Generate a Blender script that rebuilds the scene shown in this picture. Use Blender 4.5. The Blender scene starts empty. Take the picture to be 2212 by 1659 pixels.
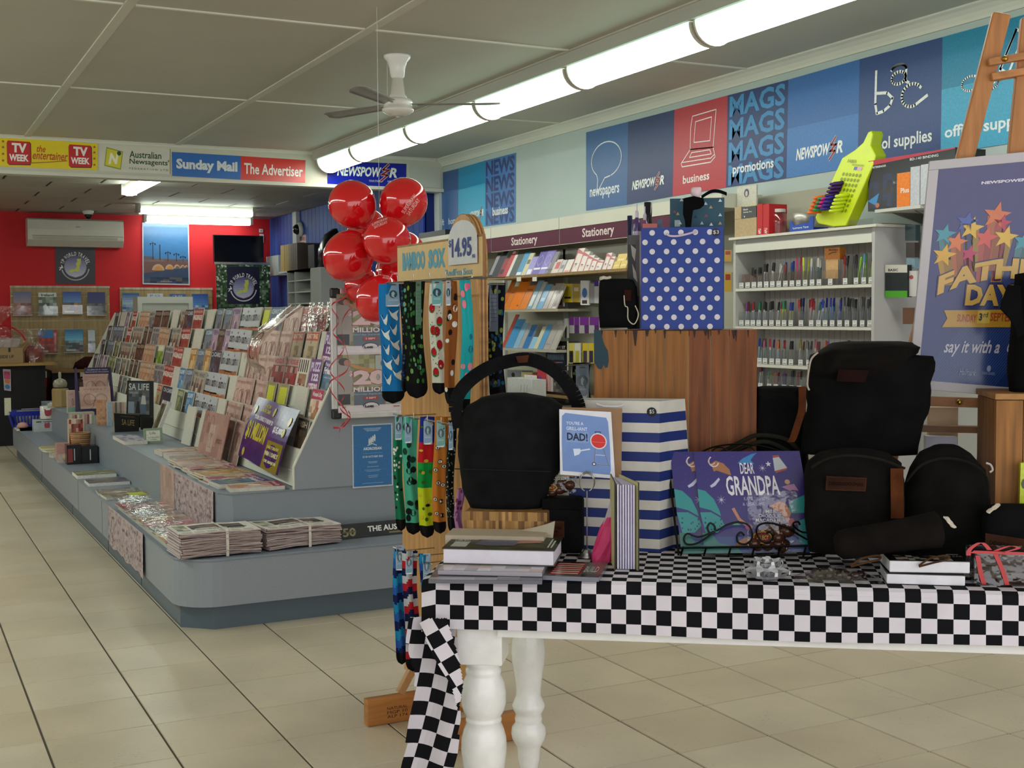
import bpy, math, random
from mathutils import Vector as V, Matrix
R = random.Random(7)
PI = math.pi
SC = bpy.context.scene
COL = SC.collection
YAW, PITCH, ROLL, FPX = -.4678, -.0552, -.0065, 2674.5
EYE = V((0, 0, 1.5))
cy, sy = math.cos(YAW), math.sin(YAW)
FW = V((-sy*math.cos(PITCH), cy*math.cos(PITCH), math.sin(PITCH)))
_r = V((cy, sy, 0)); _u = _r.cross(FW)
RT = _r*math.cos(ROLL)+_u*math.sin(ROLL); UP = -_r*math.sin(ROLL)+_u*math.cos(ROLL)
cd = bpy.data.cameras.new('camera'); cam = bpy.data.objects.new('camera', cd); COL.objects.link(cam)
cd.sensor_width = 36; cd.lens = 36*FPX/2212; cd.clip_start = .05; cd.clip_end = 100
cam.matrix_world = Matrix(((RT.x, UP.x, -FW.x, EYE.x), (RT.y, UP.y, -FW.y, EYE.y), (RT.z, UP.z, -FW.z, EYE.z), (0, 0, 0, 1)))
SC.camera = cam
SC.view_settings.view_transform = 'Standard'; SC.view_settings.look = 'None'
SC.view_settings.gamma = 1; SC.view_settings.use_curve_mapping = False
SC.view_settings.exposure = EXPO = 0.12
w = bpy.data.worlds.new('daylight'); SC.world = w; w.use_nodes = True
w.node_tree.nodes['Background'].inputs[0].default_value = (.98, .98, 1, 1)
w.node_tree.nodes['Background'].inputs[1].default_value = WORLD = 2.2
TUBE = 15.0      # emission of the fluorescent diffusers
TUBE_BACK = 15.0
SC.cycles.max_bounces = 6; SC.cycles.diffuse_bounces = 4; SC.cycles.glossy_bounces = 3
SC.cycles.transparent_max_bounces = 12; SC.cycles.caustics_reflective = False; SC.cycles.caustics_refractive = False
SC.cycles.use_denoising = True
TA = math.radians(-35.5)
TC = V((1.362, 3.169, 0)); TT = V((math.cos(TA), math.sin(TA), 0)); TN = V((-math.sin(TA), math.cos(TA), 0))
TH = .77
def T(a, b, h=0): return TC+TT*a+TN*b+V((0, 0, TH+h))
def ray(px, py): return FW+RT*((px-1106)/FPX)+UP*((829.5-py)/FPX)
def on(px, py, **k):
 d = ray(px, py); (a, v), = k.items()
 if a == 'b': t = (v-(EYE-TC).dot(TN))/d.dot(TN)
 elif a == 'd': t = v
 else:
  i = 'xyz'.index(a); t = (v-EYE[i])/d[i]
 return EYE+d*t
def proj(p):
 d = V(p)-EYE; z = d.dot(FW); return 1106+FPX*d.dot(RT)/z, 829.5-FPX*d.dot(UP)/z
def ypx(px, x, z):
 a, b = x*1.0, 40.
 for _ in range(40):
  m = (a+b)/2
  if proj((x, m, z))[0] > px: a = m
  else: b = m
 return a
def tb(px, py, b):
 p = on(px, py, b=b)-TC; return p.dot(TT), p.z-TH
def hx(h):
 if not isinstance(h, str): return h
 h = h.lstrip('#')
 if len(h) == 3: h = ''.join(c*2 for c in h)
 f = lambda c: c/12.92 if c <= .04045 else ((c+.055)/1.055)**2.4
 return tuple(f(int(h[i:i+2], 16)/255) for i in (0, 2, 4))+(1,)
def mixc(a, b, t):
 a, b = hx(a), hx(b); return tuple(a[i]*(1-t)+b[i]*t for i in range(3))+(1,)
MATS = {}
def mat(k):
 if k in MATS: return MATS[k]
 m = bpy.data.materials.new(k); m.use_nodes = True; nt = m.node_tree; N = nt.nodes; L = nt.links
 b = N['Principled BSDF']; MATS[k] = m
 at = N.new('ShaderNodeAttribute'); at.attribute_name = 'Col'; out = at.outputs['Color']
 def noise(scale, det=3, co='Object', st=(1, 1, 1)):
  tc = N.new('ShaderNodeTexCoord'); mp = N.new('ShaderNodeMapping'); mp.inputs['Scale'].default_value = st
  n = N.new('ShaderNodeTexNoise'); n.inputs['Scale'].default_value = scale; n.inputs['Detail'].default_value = det
  L.new(tc.outputs[co], mp.inputs[0]); L.new(mp.outputs[0], n.inputs['Vector']); return n.outputs['Fac']
 def ramp(f, a, b_, p0=.35, p1=.65):
  r = N.new('ShaderNodeMapRange'); r.inputs[1].default_value = p0; r.inputs[2].default_value = p1
  r.inputs[3].default_value = a; r.inputs[4].default_value = b_; L.new(f, r.inputs[0]); return r.outputs[0]
 def mul(c, f):
  x = N.new('ShaderNodeVectorMath'); x.operation = 'SCALE'; L.new(c, x.inputs[0]); L.new(f, x.inputs['Scale']); return x.outputs[0]
 def bump(f, s, d=.002):
  x = N.new('ShaderNodeBump'); x.inputs['Strength'].default_value = s; x.inputs['Distance'].default_value = d
  L.new(f, x.inputs['Height']); L.new(x.outputs[0], b.inputs['Normal'])
 ro, sp = .7, .3
 if k == 'matte': out = mul(out, ramp(noise(6), .95, 1.04)); ro = .85
 elif k == 'paper': ro, sp = .55, .4; out = mul(out, ramp(noise(30), .96, 1.03))
 elif k == 'glossy': ro, sp = .22, .5; out = mul(out, ramp(noise(9), .97, 1.02))
 elif k == 'print': ro, sp = .38, .5; out = mul(out, ramp(noise(90, 4), .9, 1.08))
 elif k == 'plastic': ro, sp = .35, .5; out = mul(out, ramp(noise(12), .97, 1.02))
 elif k == 'fabric':
  ro, sp = .95, .12; out = mul(out, ramp(noise(14, 4), .42, .8)); bump(noise(260, 3), .35, .0015)
 elif k == 'cloth': ro, sp = .9, .15; out = mul(out, ramp(noise(7, 3), .93, 1.03)); bump(noise(500, 2), .2, .0008)
 elif k == 'wood':
  g = noise(5, 5, st=(7, 7, .7)); out = mul(out, ramp(g, .72, 1.18, .3, .7)); ro = .5; bump(g, .2, .002)
 elif k == 'woodh':
  g = noise(5, 5, st=(.7, 7, 9)); out = mul(out, ramp(g, .72, 1.18, .3, .7)); ro = .5; bump(g, .2, .002)
 elif k == 'oldwood':
  g = noise(6, 6, st=(9, 9, .5)); out = mul(out, ramp(g, .6, 1.25, .3, .7)); ro = .6; bump(g, .5, .003)
 elif k == 'metal': b.inputs['Metallic'].default_value = 1; ro = .3; out = mul(out, ramp(noise(20), .9, 1.05))
 elif k == 'brushed': b.inputs['Metallic'].default_value = .6; ro = .38; out = mul(out, ramp(noise(20), .94, 1.05))
 elif k == 'laminate': ro, sp = .42, .45; out = mul(out, ramp(noise(260, 2), .96, 1.04)); bump(noise(120, 2), .04, .001)
 elif k == 'paint': ro = .6; out = mul(out, ramp(noise(1.3, 4), .96, 1.03)); bump(noise(60, 3), .05, .002)
 elif k == 'gpaint': ro, sp = .16, .5; out = mul(out, ramp(noise(25), .95, 1.02)); bump(noise(30, 3), .06, .002)
 elif k == 'tile':
  ro, sp = .33, .45
  a = ramp(noise(2.2, 5), .9, 1.06); out = mul(out, a)
  s = ramp(noise(70, 6, st=(1, 2.2, 1)), 0, 1, .60, .72); s2 = ramp(noise(5, 4), 0, 1, .42, .62)
  mm = N.new('ShaderNodeMath'); mm.operation = 'MULTIPLY'; L.new(s, mm.inputs[0]); L.new(s2, mm.inputs[1])
  mr = N.new('ShaderNodeMapRange'); mr.inputs[3].default_value = 1; mr.inputs[4].default_value = .66; L.new(mm.outputs[0], mr.inputs[0])
  out = mul(out, mr.outputs[0])
 elif k == 'balloon':
  ro, sp = .08, .6; b.inputs['Coat Weight'].default_value = .5; b.inputs['Subsurface Weight'].default_value = .1
  out = mul(out, ramp(noise(3), .97, 1.02))
 elif k == 'dark': ro, sp = .6, .3; out = mul(out, ramp(noise(20), .9, 1.1))
 elif k == 'screen': ro, sp = .12, .5; out = mul(out, ramp(noise(3), .95, 1.05))
 elif k in ('tube', 'tubeb'):
  ro = .4; b.inputs['Emission Strength'].default_value = TUBE if k == 'tube' else TUBE_BACK
  e = mul(out, ramp(noise(2), .98, 1.02)); L.new(e, b.inputs['Emission Color'])
 elif k in ('film', 'acrylic'):
  tr = N.new('ShaderNodeBsdfTransparent'); gl = N.new('ShaderNodeBsdfGlossy'); gl.inputs['Roughness'].default_value = .12 if k == 'film' else .05
  mx = N.new('ShaderNodeMixShader'); lw = N.new('ShaderNodeLayerWeight'); lw.inputs[0].default_value = .35
  r = N.new('ShaderNodeMapRange'); r.inputs[3].default_value = .06; r.inputs[4].default_value = .6; L.new(lw.outputs['Facing'], r.inputs[0])
  L.new(out, gl.inputs[0]); L.new(r.outputs[0], mx.inputs[0]); L.new(tr.outputs[0], mx.inputs[1]); L.new(gl.outputs[0], mx.inputs[2])
  if k == 'film':
   bp = N.new('ShaderNodeBump'); bp.inputs['Strength'].default_value = 1; bp.inputs['Distance'].default_value = .01
   L.new(noise(28, 2), bp.inputs['Height']); L.new(bp.outputs[0], gl.inputs['Normal'])
  L.new(mx.outputs[0], N['Material Output'].inputs[0]); return m
 L.new(out, b.inputs['Base Color']); b.inputs['Roughness'].default_value = ro
 b.inputs['Specular IOR Level'].default_value = sp
 return m
_TX = {}
def textmesh(s, bold=0., shear=0.):
 key = (s, bold, shear)
 if key in _TX: return _TX[key]
 c = bpy.data.curves.new('t', 'FONT'); c.body = s; c.resolution_u = 2; c.offset = bold; c.shear = shear; c.fill_mode = 'BOTH'
 o = bpy.data.objects.new('t', c); me = o.to_mesh()
 vs = [(v.co.x, v.co.y) for v in me.vertices]; fs = [tuple(p.vertices) for p in me.polygons if p.normal.z > 0 or True]
 o.to_mesh_clear(); bpy.data.objects.remove(o); bpy.data.curves.remove(c)
 if not vs: vs = [(0, 0), (1, 1)]
 xs = [v[0] for v in vs]; ys = [v[1] for v in vs]
 x0, x1, y0, y1 = min(xs), max(xs), min(ys), max(ys)
 vs = [((x-x0)/(x1-x0+1e-9), (y-y0)/(y1-y0+1e-9)) for x, y in vs]
 _TX[key] = (vs, fs, (x1-x0)/(y1-y0+1e-9)); return _TX[key]
class Fr:
 def __init__(s, bl, br, tr, tl):
  s.c = [V(p) for p in (bl, br, tr, tl)]
  n = (s.c[1]-s.c[0]).cross(s.c[3]-s.c[0]).normalized()
  s.n = n; s.w = (s.c[1]-s.c[0]).length; s.h = (s.c[3]-s.c[0]).length
 def __call__(s, u, v, l=0):
  a, b, c, d = s.c
  return (a*(1-u)+b*u)*(1-v)+(d*(1-u)+c*u)*v+s.n*l
def fpx(tl, tr, br, bl, **k): return Fr(on(*bl, **k), on(*br, **k), on(*tr, **k), on(*tl, **k))
def frect(o, ux, uy, w, h): o, ux, uy = V(o), V(ux), V(uy); return Fr(o, o+ux*w, o+ux*w+uy*h, o+uy*h)
def fl(w, h, y=0, x0=None): x0 = -w/2 if x0 is None else x0; return Fr((x0, y, 0), (x0+w, y, 0), (x0+w, y, h), (x0, y, h))
ORG = {}
class M:
 def __init__(s): s.v = []; s.f = []; s.c = []; s.sm = False
 def add(s, vs, fs, col):
  n = len(s.v); s.v += [V(p) for p in vs]
  one = not isinstance(col, list)
  if one: col = hx(col)
  for i, f in enumerate(fs): s.f.append(tuple(n+j for j in f)); s.c.append(col if one else hx(col[i]))
  return s
 def hexa(s, p, col): return s.add(p, [(0, 3, 2, 1), (4, 5, 6, 7), (0, 1, 5, 4), (1, 2, 6, 5), (2, 3, 7, 6), (3, 0, 4, 7)], col)
 def box(s, lo, hi, col):
  x0, y0, z0 = lo; x1, y1, z1 = hi
  return s.hexa([(x0, y0, z0), (x1, y0, z0), (x1, y1, z0), (x0, y1, z0), (x0, y0, z1), (x1, y0, z1), (x1, y1, z1), (x0, y1, z1)], col)
 def obox(s, c, ax, ay, az, col):      # centre + three half vectors
  c, ax, ay, az = V(c), V(ax), V(ay), V(az)
  return s.hexa([c-ax-ay-az, c+ax-ay-az, c+ax+ay-az, c-ax+ay-az, c-ax-ay+az, c+ax-ay+az, c+ax+ay+az, c-ax+ay+az], col)
 def bar(s, a, b, w, d, col, up=(0, 0, 1)):
  a, b = V(a), V(b); z = (b-a); L = z.length; z.normalize(); x = z.cross(V(up))
  if x.length < 1e-4: x = z.cross(V((1, 0, 0)))
  x.normalize(); y = z.cross(x)
  return s.obox((a+b)/2, x*w/2, y*d/2, z*L/2, col)
 def slab(s, fr, t, col, side=None, u0=0, v0=0, u1=1, v1=1):
  q = [(u0, v0), (u1, v0), (u1, v1), (u0, v1)]
  p = [fr(u, v, 0) for u, v in q]+[fr(u, v, -t) for u, v in q]
  s.add(p, [(0, 1, 2, 3)], col); n = len(s.v)-8
  return s.add([], [tuple(n-len(s.v)+j for j in f) for f in ((7, 6, 5, 4), (0, 4, 5, 1), (1, 5, 6, 2), (2, 6, 7, 3), (3, 7, 4, 0))], side or col)
 def rect(s, fr, u0, v0, u1, v1, col, l=.0006): return s.add([fr(u0, v0, l), fr(u1, v0, l), fr(u1, v1, l), fr(u0, v1, l)], [(0, 1, 2, 3)], col)
 def poly(s, fr, pts, col, l=.0012): return s.add([fr(u, v, l) for u, v in pts], [tuple(range(len(pts)))], col)
 def disc(s, fr, u, v, ru, rv, col, l=.0012, n=20, a0=0, a1=2*PI):
  return s.poly(fr, [(u+ru*math.cos(a0+(a1-a0)*i/n), v+rv*math.sin(a0+(a1-a0)*i/n)) for i in range(n+(a1-a0 < 6.2))], col, l)
 def line(s, fr, pts, w, col, l=.0016, closed=False):     # w as a fraction of the frame's height
  k = fr.h/fr.w; P = [V((u/k, v)) for u, v in pts]
  if closed: P.append(P[0])
  for a, b in zip(P, P[1:]):
   d = (b-a)
   if d.length < 1e-6: continue
   d.normalize(); n = V((-d.y, d.x))*w/2; a = a-d*w*.25; b = b+d*w*.25
   s.add([fr(q.x*k, q.y, l) for q in (a+n, a-n, b-n, b+n)], [(0, 1, 2, 3)], col)
  return s
 def arc(s, fr, u, v, ru, rv, a0, a1, w, col, l=.0016, n=16):
  return s.line(fr, [(u+ru*math.cos(math.radians(a0+(a1-a0)*i/n)), v+rv*math.sin(math.radians(a0+(a1-a0)*i/n))) for i in range(n+1)], w, col, l)
 def text(s, fr, t, u0, v0, u1, v1, col, l=.002, bold=.0, shear=0., fit=False, rot=0, warp=None):
  vs, fs, asp = textmesh(t, bold, shear); W, H = (u1-u0), (v1-v0)
  if fit:    # keep the letter proportions, centre in the box
   k = min(W*fr.w/asp, H*fr.h); w2, h2 = k*asp/fr.w, k/fr.h
   u0 += (W-w2)/2; v0 += (H-h2)/2; W, H = w2, h2
  P = [(u0+x*W, v0+y*H) for x, y in vs]
  if rot:
   cu, cv = u0+W/2, v0+H/2; r = math.radians(rot); k = fr.h/fr.w
   P = [(cu+((u-cu)*math.cos(r)-(v-cv)*k*math.sin(r)), cv+((u-cu)/k*math.sin(r)+(v-cv)*math.cos(r))) for u, v in P]
  if warp: P = [warp(u, v) for u, v in P]
  n = (fr(0, 0, 1)-fr(0, 0, 0));
  return s.add([fr(u, v, l) for u, v in P], fs, col)
 def arctext(s, fr, t, cu, cv, r, a0, a1, h, col, l=.002, bold=.01):   # r, h in units of frame height
  k = fr.h/fr.w; n = len(t); m = sum(.45 if c in ' I' else 1 for c in t); a = a0
  for ch in t:
   wd = .45 if ch in ' I' else 1; da = (a1-a0)*wd/m; am = math.radians(a+da/2); a += da
   if ch == ' ': continue
   vs, fs, asp = textmesh(ch, bold, 0); W = abs(math.radians(da))*r*.8
   sg = 1 if a1 < a0 else -1
   pts = []
   for x, y in vs:
    xx = (x-.5)*W; yy = (y-.5)*h
    rx, ry = math.sin(am)*sg*xx+math.cos(am)*sg*yy, -math.cos(am)*sg*xx+math.sin(am)*sg*yy
    pts.append(fr(cu+(r*math.cos(am)+rx)*k, cv+r*math.sin(am)+ry, l))
   s.add(pts, fs, col)
  return s
 def star(s, fr, u, v, r, col, l=.0014, n=5, inner=.42, a=90):   # r in frame height
  k = fr.h/fr.w
  return s.poly(fr, [(u+k*r*(1 if i % 2 == 0 else inner)*math.cos(math.radians(a+180*i/n)), v+r*(1 if i % 2 == 0 else inner)*math.sin(math.radians(a+180*i/n))) for i in range(2*n)], col, l)
 def blotch(s, fr, nu, nv, pal, u0=0, v0=0, u1=1, v1=1, l=.0006, rnd=None):   # photographic mottle of print colours
  rnd = rnd or R
  for i in range(nu):
   for j in range(nv):
    a, b = u0+(u1-u0)*i/nu, v0+(v1-v0)*j/nv
    c = mixc(rnd.choice(pal), rnd.choice(pal), rnd.random()*.5)
    s.rect(fr, a, b, a+(u1-u0)/nu, b+(v1-v0)/nv, c, l)
  return s
 def tube(s, pts, r, n=8, col='888', closed=False, cap=True):
  P = [V(p) for p in pts]; m = len(P); rr = r if isinstance(r, (list, tuple)) else [r]*m
  up = V((0, 0, 1)); rings = []; prev = None
  for i in range(m):
   a = P[i-1] if (i > 0 or closed) else P[0]; b = P[(i+1) % m] if (i < m-1 or closed) else P[-1]
   d = (b-a).normalized() if (b-a).length > 1e-9 else V((0, 0, 1))
   x = prev-d*prev.dot(d) if prev is not None else d.cross(up)
   if x.length < 1e-4: x = d.cross(V((1, 0, 0)))
   x.normalize(); prev = x; y = d.cross(x)
   rings.append([P[i]+x*rr[i]*math.cos(2*PI*k/n)+y*rr[i]*math.sin(2*PI*k/n) for k in range(n)])
  vs = [p for q in rings for p in q]; fs = []
  for i in range(m if closed else m-1):
   j = (i+1) % m
   for k in range(n): fs.append((i*n+k, i*n+(k+1) % n, j*n+(k+1) % n, j*n+k))
  if cap and not closed: fs += [tuple(range(n))[::-1], tuple((m-1)*n+k for k in range(n))]
  return s.add(vs, fs, col)
 def lathe(s, prof, n=24, col='888', c=(0, 0, 0), ax=None, cols=None):      # prof: (r, h) along axis ax
  c = V(c); z = V(ax).normalized() if ax else V((0, 0, 1)); x = z.cross(V((0, 1, 0)))
  if x.length < 1e-3: x = V((1, 0, 0))
  x.normalize(); y = z.cross(x); vs = []; fs = []; cl = []
  for r, h in prof: vs += [c+z*h+x*r*math.cos(2*PI*k/n)+y*r*math.sin(2*PI*k/n) for k in range(n)]
  for i in range(len(prof)-1):
   for k in range(n): fs.append((i*n+k, i*n+(k+1) % n, (i+1)*n+(k+1) % n, (i+1)*n+k)); cl.append((cols or [col]*99)[i])
  fs += [tuple(range(n))[::-1], tuple((len(prof)-1)*n+k for k in range(n))]; cl += [(cols or [col])[0], (cols or [col])[-1]]
  return s.add(vs, fs, cl)
 def loft(s, rows, n=24, p=2.5, col='888', wr=0, seed=1, cap=True):   # rows: (centre, half-width vector, half-depth vector)
  rn = random.Random(seed); vs = []; fs = []
  ph = [rn.random()*6 for _ in range(8)]
  for i, (c, a, b) in enumerate(rows):
   c, a, b = V(c), V(a), V(b)
   for k in range(n):
    t = 2*PI*k/n; ct, st = math.cos(t), math.sin(t)
    e = 2/p; x = math.copysign(abs(ct)**e, ct); y = math.copysign(abs(st)**e, st)
    q = 1+wr*(math.sin(i*1.1+3*t+ph[0])+.6*math.sin(i*2.3-5*t+ph[1])+.5*math.sin(i*.7+9*t+ph[2]))
    vs.append(c+a*x*(1+(q-1)*.25)+b*y*q)
  m = len(rows)
  for i in range(m-1):
   for k in range(n): fs.append((i*n+k, i*n+(k+1) % n, (i+1)*n+(k+1) % n, (i+1)*n+k))
  if cap: fs += [tuple(range(n))[::-1], tuple((m-1)*n+k for k in range(n))]
  return s.add(vs, fs, col)
 def ball(s, c, r, col, n=16, m=10):
  r = r if isinstance(r, (tuple, list)) else (r, r, r); c = V(c)
  return s.loft([(c+V((0, 0, -r[2]*math.cos(PI*i/m))), V((max(r[0]*math.sin(PI*i/m), 1e-5), 0, 0)), V((0, max(r[1]*math.sin(PI*i/m), 1e-5), 0))) for i in range(m+1)], n, 2, col)
 def sheet(s, fn, nu, nv, col):     # fn(u,v)->point ; col(u,v)->colour at the face centre
  vs = [fn(i/nu, j/nv) for j in range(nv+1) for i in range(nu+1)]; fs = []; cl = []
  for j in range(nv):
   for i in range(nu):
    a = j*(nu+1)+i; fs.append((a, a+1, a+nu+2, a+nu+1)); cl.append(hx(col((i+.5)/nu, (j+.5)/nv) if callable(col) else col))
  return s.add(vs, fs, cl)
 def prism(s, pts, d, col, side=None):        # polygon in space + extrusion vector
  pts = [V(p) for p in pts]; d = V(d); n = len(pts)
  s.add(pts+[p+d for p in pts], [tuple(range(n)), tuple(range(2*n-1, n-1, -1))], col); m = len(s.v)-2*n
  s.add([], [], col)
  for i in range(n):
   j = (i+1) % n; s.f.append((m+i, m+j, m+n+j, m+n+i)[::-1]); s.c.append(hx(side or col))
  return s
 def mesh(s, name, m, off=V((0, 0, 0)), smooth=None):
  me = bpy.data.meshes.new(name); me.from_pydata([tuple(p-off) for p in s.v], [], s.f)
  at = me.color_attributes.new('Col', 'FLOAT_COLOR', 'CORNER'); buf = []
  for f, c in zip(s.f, s.c): buf += list(c)*len(f)
  at.data.foreach_set('color', buf)
  if smooth if smooth is not None else s.sm: me.polygons.foreach_set('use_smooth', [True]*len(me.polygons))
  me.materials.append(mat(m)); me.update(); return me
 def build(s, name, m='matte', parent=None, world=True, smooth=None, bevel=0, solid=0, sub=0, origin=None):
  if parent is not None: off = ORG[parent.name] if world else V((0, 0, 0))
  elif not world: off = V((0, 0, 0))
  else:
   xs = [p.x for p in s.v]; ys = [p.y for p in s.v]
   off = V(origin) if origin is not None else V(((min(xs)+max(xs))/2, (min(ys)+max(ys))/2, min(p.z for p in s.v)))
  o = bpy.data.objects.new(name, s.mesh(name, m, off, smooth)); COL.objects.link(o)
  if parent is not None:
   o.parent = parent; ORG[o.name] = off
  else: o.location = off; ORG[o.name] = off
  if solid: x = o.modifiers.new('solid', 'SOLIDIFY'); x.thickness = solid; x.offset = 0
  if bevel:
   x = o.modifiers.new('bevel', 'BEVEL'); x.width = bevel; x.segments = 2; x.limit_method = 'ANGLE'; x.harden_normals = False
  if sub: x = o.modifiers.new('sub', 'SUBSURF'); x.levels = x.render_levels = sub
  return o
def tag(o, label=None, cat=None, group=None, kind=None):
 if label: o['label'] = label
 if cat: o['category'] = cat
 if group: o['group'] = group
 if kind: o['kind'] = kind
 return o
def thing(name, loc, label, cat, group=None, rz=0):
 o = bpy.data.objects.new(name, None); COL.objects.link(o); o.location = V(loc); o.rotation_euler = (0, 0, rz)
 o.empty_display_size = .05; ORG[o.name] = V(loc); return tag(o, label, cat, group)
def copyt(o, parent=None):
 c = o.copy(); COL.objects.link(c)
 if parent is not None: c.parent = parent
 ORG[c.name] = ORG.get(o.name, V((0, 0, 0)))
 for ch in list(o.children): copyt(ch, c)
 return c
def struct(o): o['kind'] = 'structure'; return o
def lerp(a, b, t): return a+(b-a)*t
def interp(tab, x):     # piecewise linear table lookup
 if x <= tab[0][0]: return tab[0][1]
 for (a, p), (b, q) in zip(tab, tab[1:]):
  if x <= b: return p+(q-p)*(x-a)/(b-a)
 return tab[-1][1]
def smooth_path(pts, k=6):
 P = [V(p) for p in pts]; out = []
 for i in range(len(P)-1):
  p0, p1, p2, p3 = P[max(i-1, 0)], P[i], P[i+1], P[min(i+2, len(P)-1)]
  for j in range(k):
   t = j/k; out.append(.5*((2*p1)+(p2-p0)*t+(2*p0-5*p1+4*p2-p3)*t*t+(3*p1-p0-3*p2+p3)*t*t*t))
 out.append(P[-1]); return out
# ================================================================== THE SETTING
WX = 4.88; FY = 11.14; CZ = 3.02; RY = 16.75; RCZ = 2.84; BX = 4.75
fl_ = M().box((-3.9, -1.2, -.05), (5.0, RY, -.004), '4a4438').build('floor', 'matte'); struct(fl_)
S = .3841; GX, GY = 2.7643, 4.9987
cand = []
for i in range(-17, 6):
 for j in range(-31, 17):
  x0, y1 = GX+i*S, GY-j*S; cx_, cy_ = x0+S/2, y1-S/2
  if cx_ > 4.85 or cy_ > RY-.1 or cx_ < -3.8 or cy_ < -1: continue
  px, py = proj((cx_, cy_, 0)); dd = (V((cx_, cy_, 0))-EYE).dot(FW)
  vis = dd > .5 and -120 < px < 2330 and py < 1760
  hid = cx_ > 1.25 and cy_ > 6.0 and cx_ < 2.6
  cand.append((0 if vis and not hid else 1, dd if dd > 0 else 99, x0, y1))
cand.sort()
def tile_m(m, x0, y1, z=0):
 g = .0022; gx = .0036
 c = mixc('cbc0aa', 'c2b59c', R.random()); b = .002
 a0, a1, b0, b1 = x0+gx, x0+S-gx, y1-S+g, y1-g
 m.add([(a0, b0, -.004), (a1, b0, -.004), (a1, b1, -.004), (a0, b1, -.004), (a0+b, b0+b, 0), (a1-b, b0+b, 0), (a1-b, b1-b, 0), (a0+b, b1-b, 0)],
          [(4, 5, 6, 7), (0, 1, 5, 4), (1, 2, 6, 5), (2, 3, 7, 6), (3, 0, 4, 7)], c)
for k, (h, d, x0, y1) in enumerate(cand[:290]):
 m = M(); tile_m(m, x0, y1); m.build('tile', 'tile', fl_)
m = M()
for h, d, x0, y1 in cand[290:]: tile_m(m, x0, y1)
tag(m.build('tile', 'tile', fl_), kind='stuff')
ce = struct(M().box((-3.9, -1.2, CZ+.012), (WX+.15, FY+.05, CZ+.08), '8f8d80').build('ceiling', 'paint'))
XJ = [-3.83, -2.6, -1.366, -.132, 1.102, 2.336, 3.57, WX]; YJ = [-.87, 1.51, 3.89, 6.268, 8.65, FY]
for i in range(len(XJ)-1):
 for j in range(len(YJ)-1):
  M().box((XJ[i]+.004, YJ[j]+.004, CZ), (XJ[i+1]-.004, YJ[j+1]-.004, CZ+.0115), 'b9b8ab').build('ceiling_sheet', 'paint', ce)
for x in XJ[:-1]:
 M().box((x-.026, -1.1, CZ-.008), (x+.026, FY, CZ-.0003), 'c9c8bb').build('batten', 'paint', ce)
for y in YJ[:-1]:
 for i in range(len(XJ)-1):
  M().box((XJ[i]+.029, y-.011, CZ-.008), (XJ[i+1]-.029, y+.011, CZ-.0003), 'd9d8ca').build('cross_batten', 'paint', ce)
struct(M().box((WX, -1.2, 0), (WX+.12, FY+.02, CZ+.011), 'b3c0bd').build('wall_right', 'paint'))
def cove(a, b, nrm, name, col='d4d4c8', k=1):
 a, b, nrm = V(a), V(b), V(nrm); m = M(); pr = [(0, 0), (.075, 0), (.075, -.01), (.055, -.019), (.033, -.038), (.02, -.06), (.016, -.075), (0, -.075)]
 p = [a+nrm*x*k+V((0, 0, z*k)) for x, z in pr]; m.prism(p, b-a, col); return struct(m.build(name, 'paint'))
cove((WX, -1, CZ), (WX, FY-.03, CZ), (-1, 0, 0), 'trim_1')
cove((-3.9, FY-.03, CZ), (WX-.08, FY-.03, CZ), (0, -1, 0), 'trim_2', k=.35)
hb = struct(M().box((-3.9, FY-.03, 2.728), (WX, FY+.12, CZ+.011), 'c9c7b6').box((WX-.36, FY-.038, 2.74), (WX-.03, FY-.03, 2.94), 'c2c3b8').build('wall_header', 'paint'))
struct(M().box((-3.9, FY-.05, 2.70), (WX, FY+.1, 2.73), 'd0cfc2').build('trim_3', 'paint'))
struct(M().box((WX-.035, FY-.0, 0), (WX+.05, FY+.12, 2.699), 'c6ccc9').build('trim_4', 'paint'))
struct(M().box((-4.0, -1.2, 0), (-3.9, RY, RCZ), 'b9b7ab').build('wall_left', 'paint'))
rc = struct(M().box((-3.9, FY+.13, RCZ+.012), (BX+.1, RY, RCZ+.06), '37332f').build('ceiling_rear', 'matte'))
dark = {1: '6d2a26', 2: '37332f', 3: 'cfcfc6'}
tw, td = .9, .55
for r in range(12):
 y0 = FY+.15+r*td; y1 = min(y0+td, RY)
 if y1-y0 < .1: continue
 x = -3.9+(tw/2 if r % 2 else 0)-.45
 while x < BX:
  a, b = max(x, -3.9), min(x+tw, BX)
  if b-a > .05: M().box((a+.013, y0+.005, RCZ), (b-.013, y1-.005, RCZ+.011), mixc('a5a295', 'b0ada0', R.random())).build('ceiling_tile', 'paint', rc)
  x += tw
struct(M().box((-3.9, RY, 0), (BX+.1, RY+.1, RCZ+.06), 'c01c24').build('wall_rear', 'paint'))
bw = struct(M().box((BX+.012, FY+.12, 0), (BX+.1, RY, RCZ+.06), '14266b').build('wall_right_rear', 'paint'))
y = FY+.13
while y < RY-.01:
 M().box((BX, y, 0), (BX+.0115, min(y+.142, RY), RCZ), mixc('3358ac', '2c4f9e', R.random())).build('panel_board', 'paint', bw); y += .15
struct(M().box((BX-.02, FY+.13, 0), (WX+.1, FY+.2, RCZ), '2340a0').build('wall_nib', 'paint'))
struct(M().box((BX-.05, 15.36, 0), (BX-.001, 15.52, RCZ-.001), 'b9bfc2').build('trim_5', 'paint'))
rail = M().box((3.56, 1.3, 2.943), (3.852, FY-.04, CZ-.001), 'b9bab0').build('mounting_rail', 'paint')
tag(rail, 'long grey boxed rail on the ceiling above the row of tubular lights', 'light rail')
jy = [11.06, 10.16, 8.90, 7.65, 6.39, 5.11, 3.83, 2.56]
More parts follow.
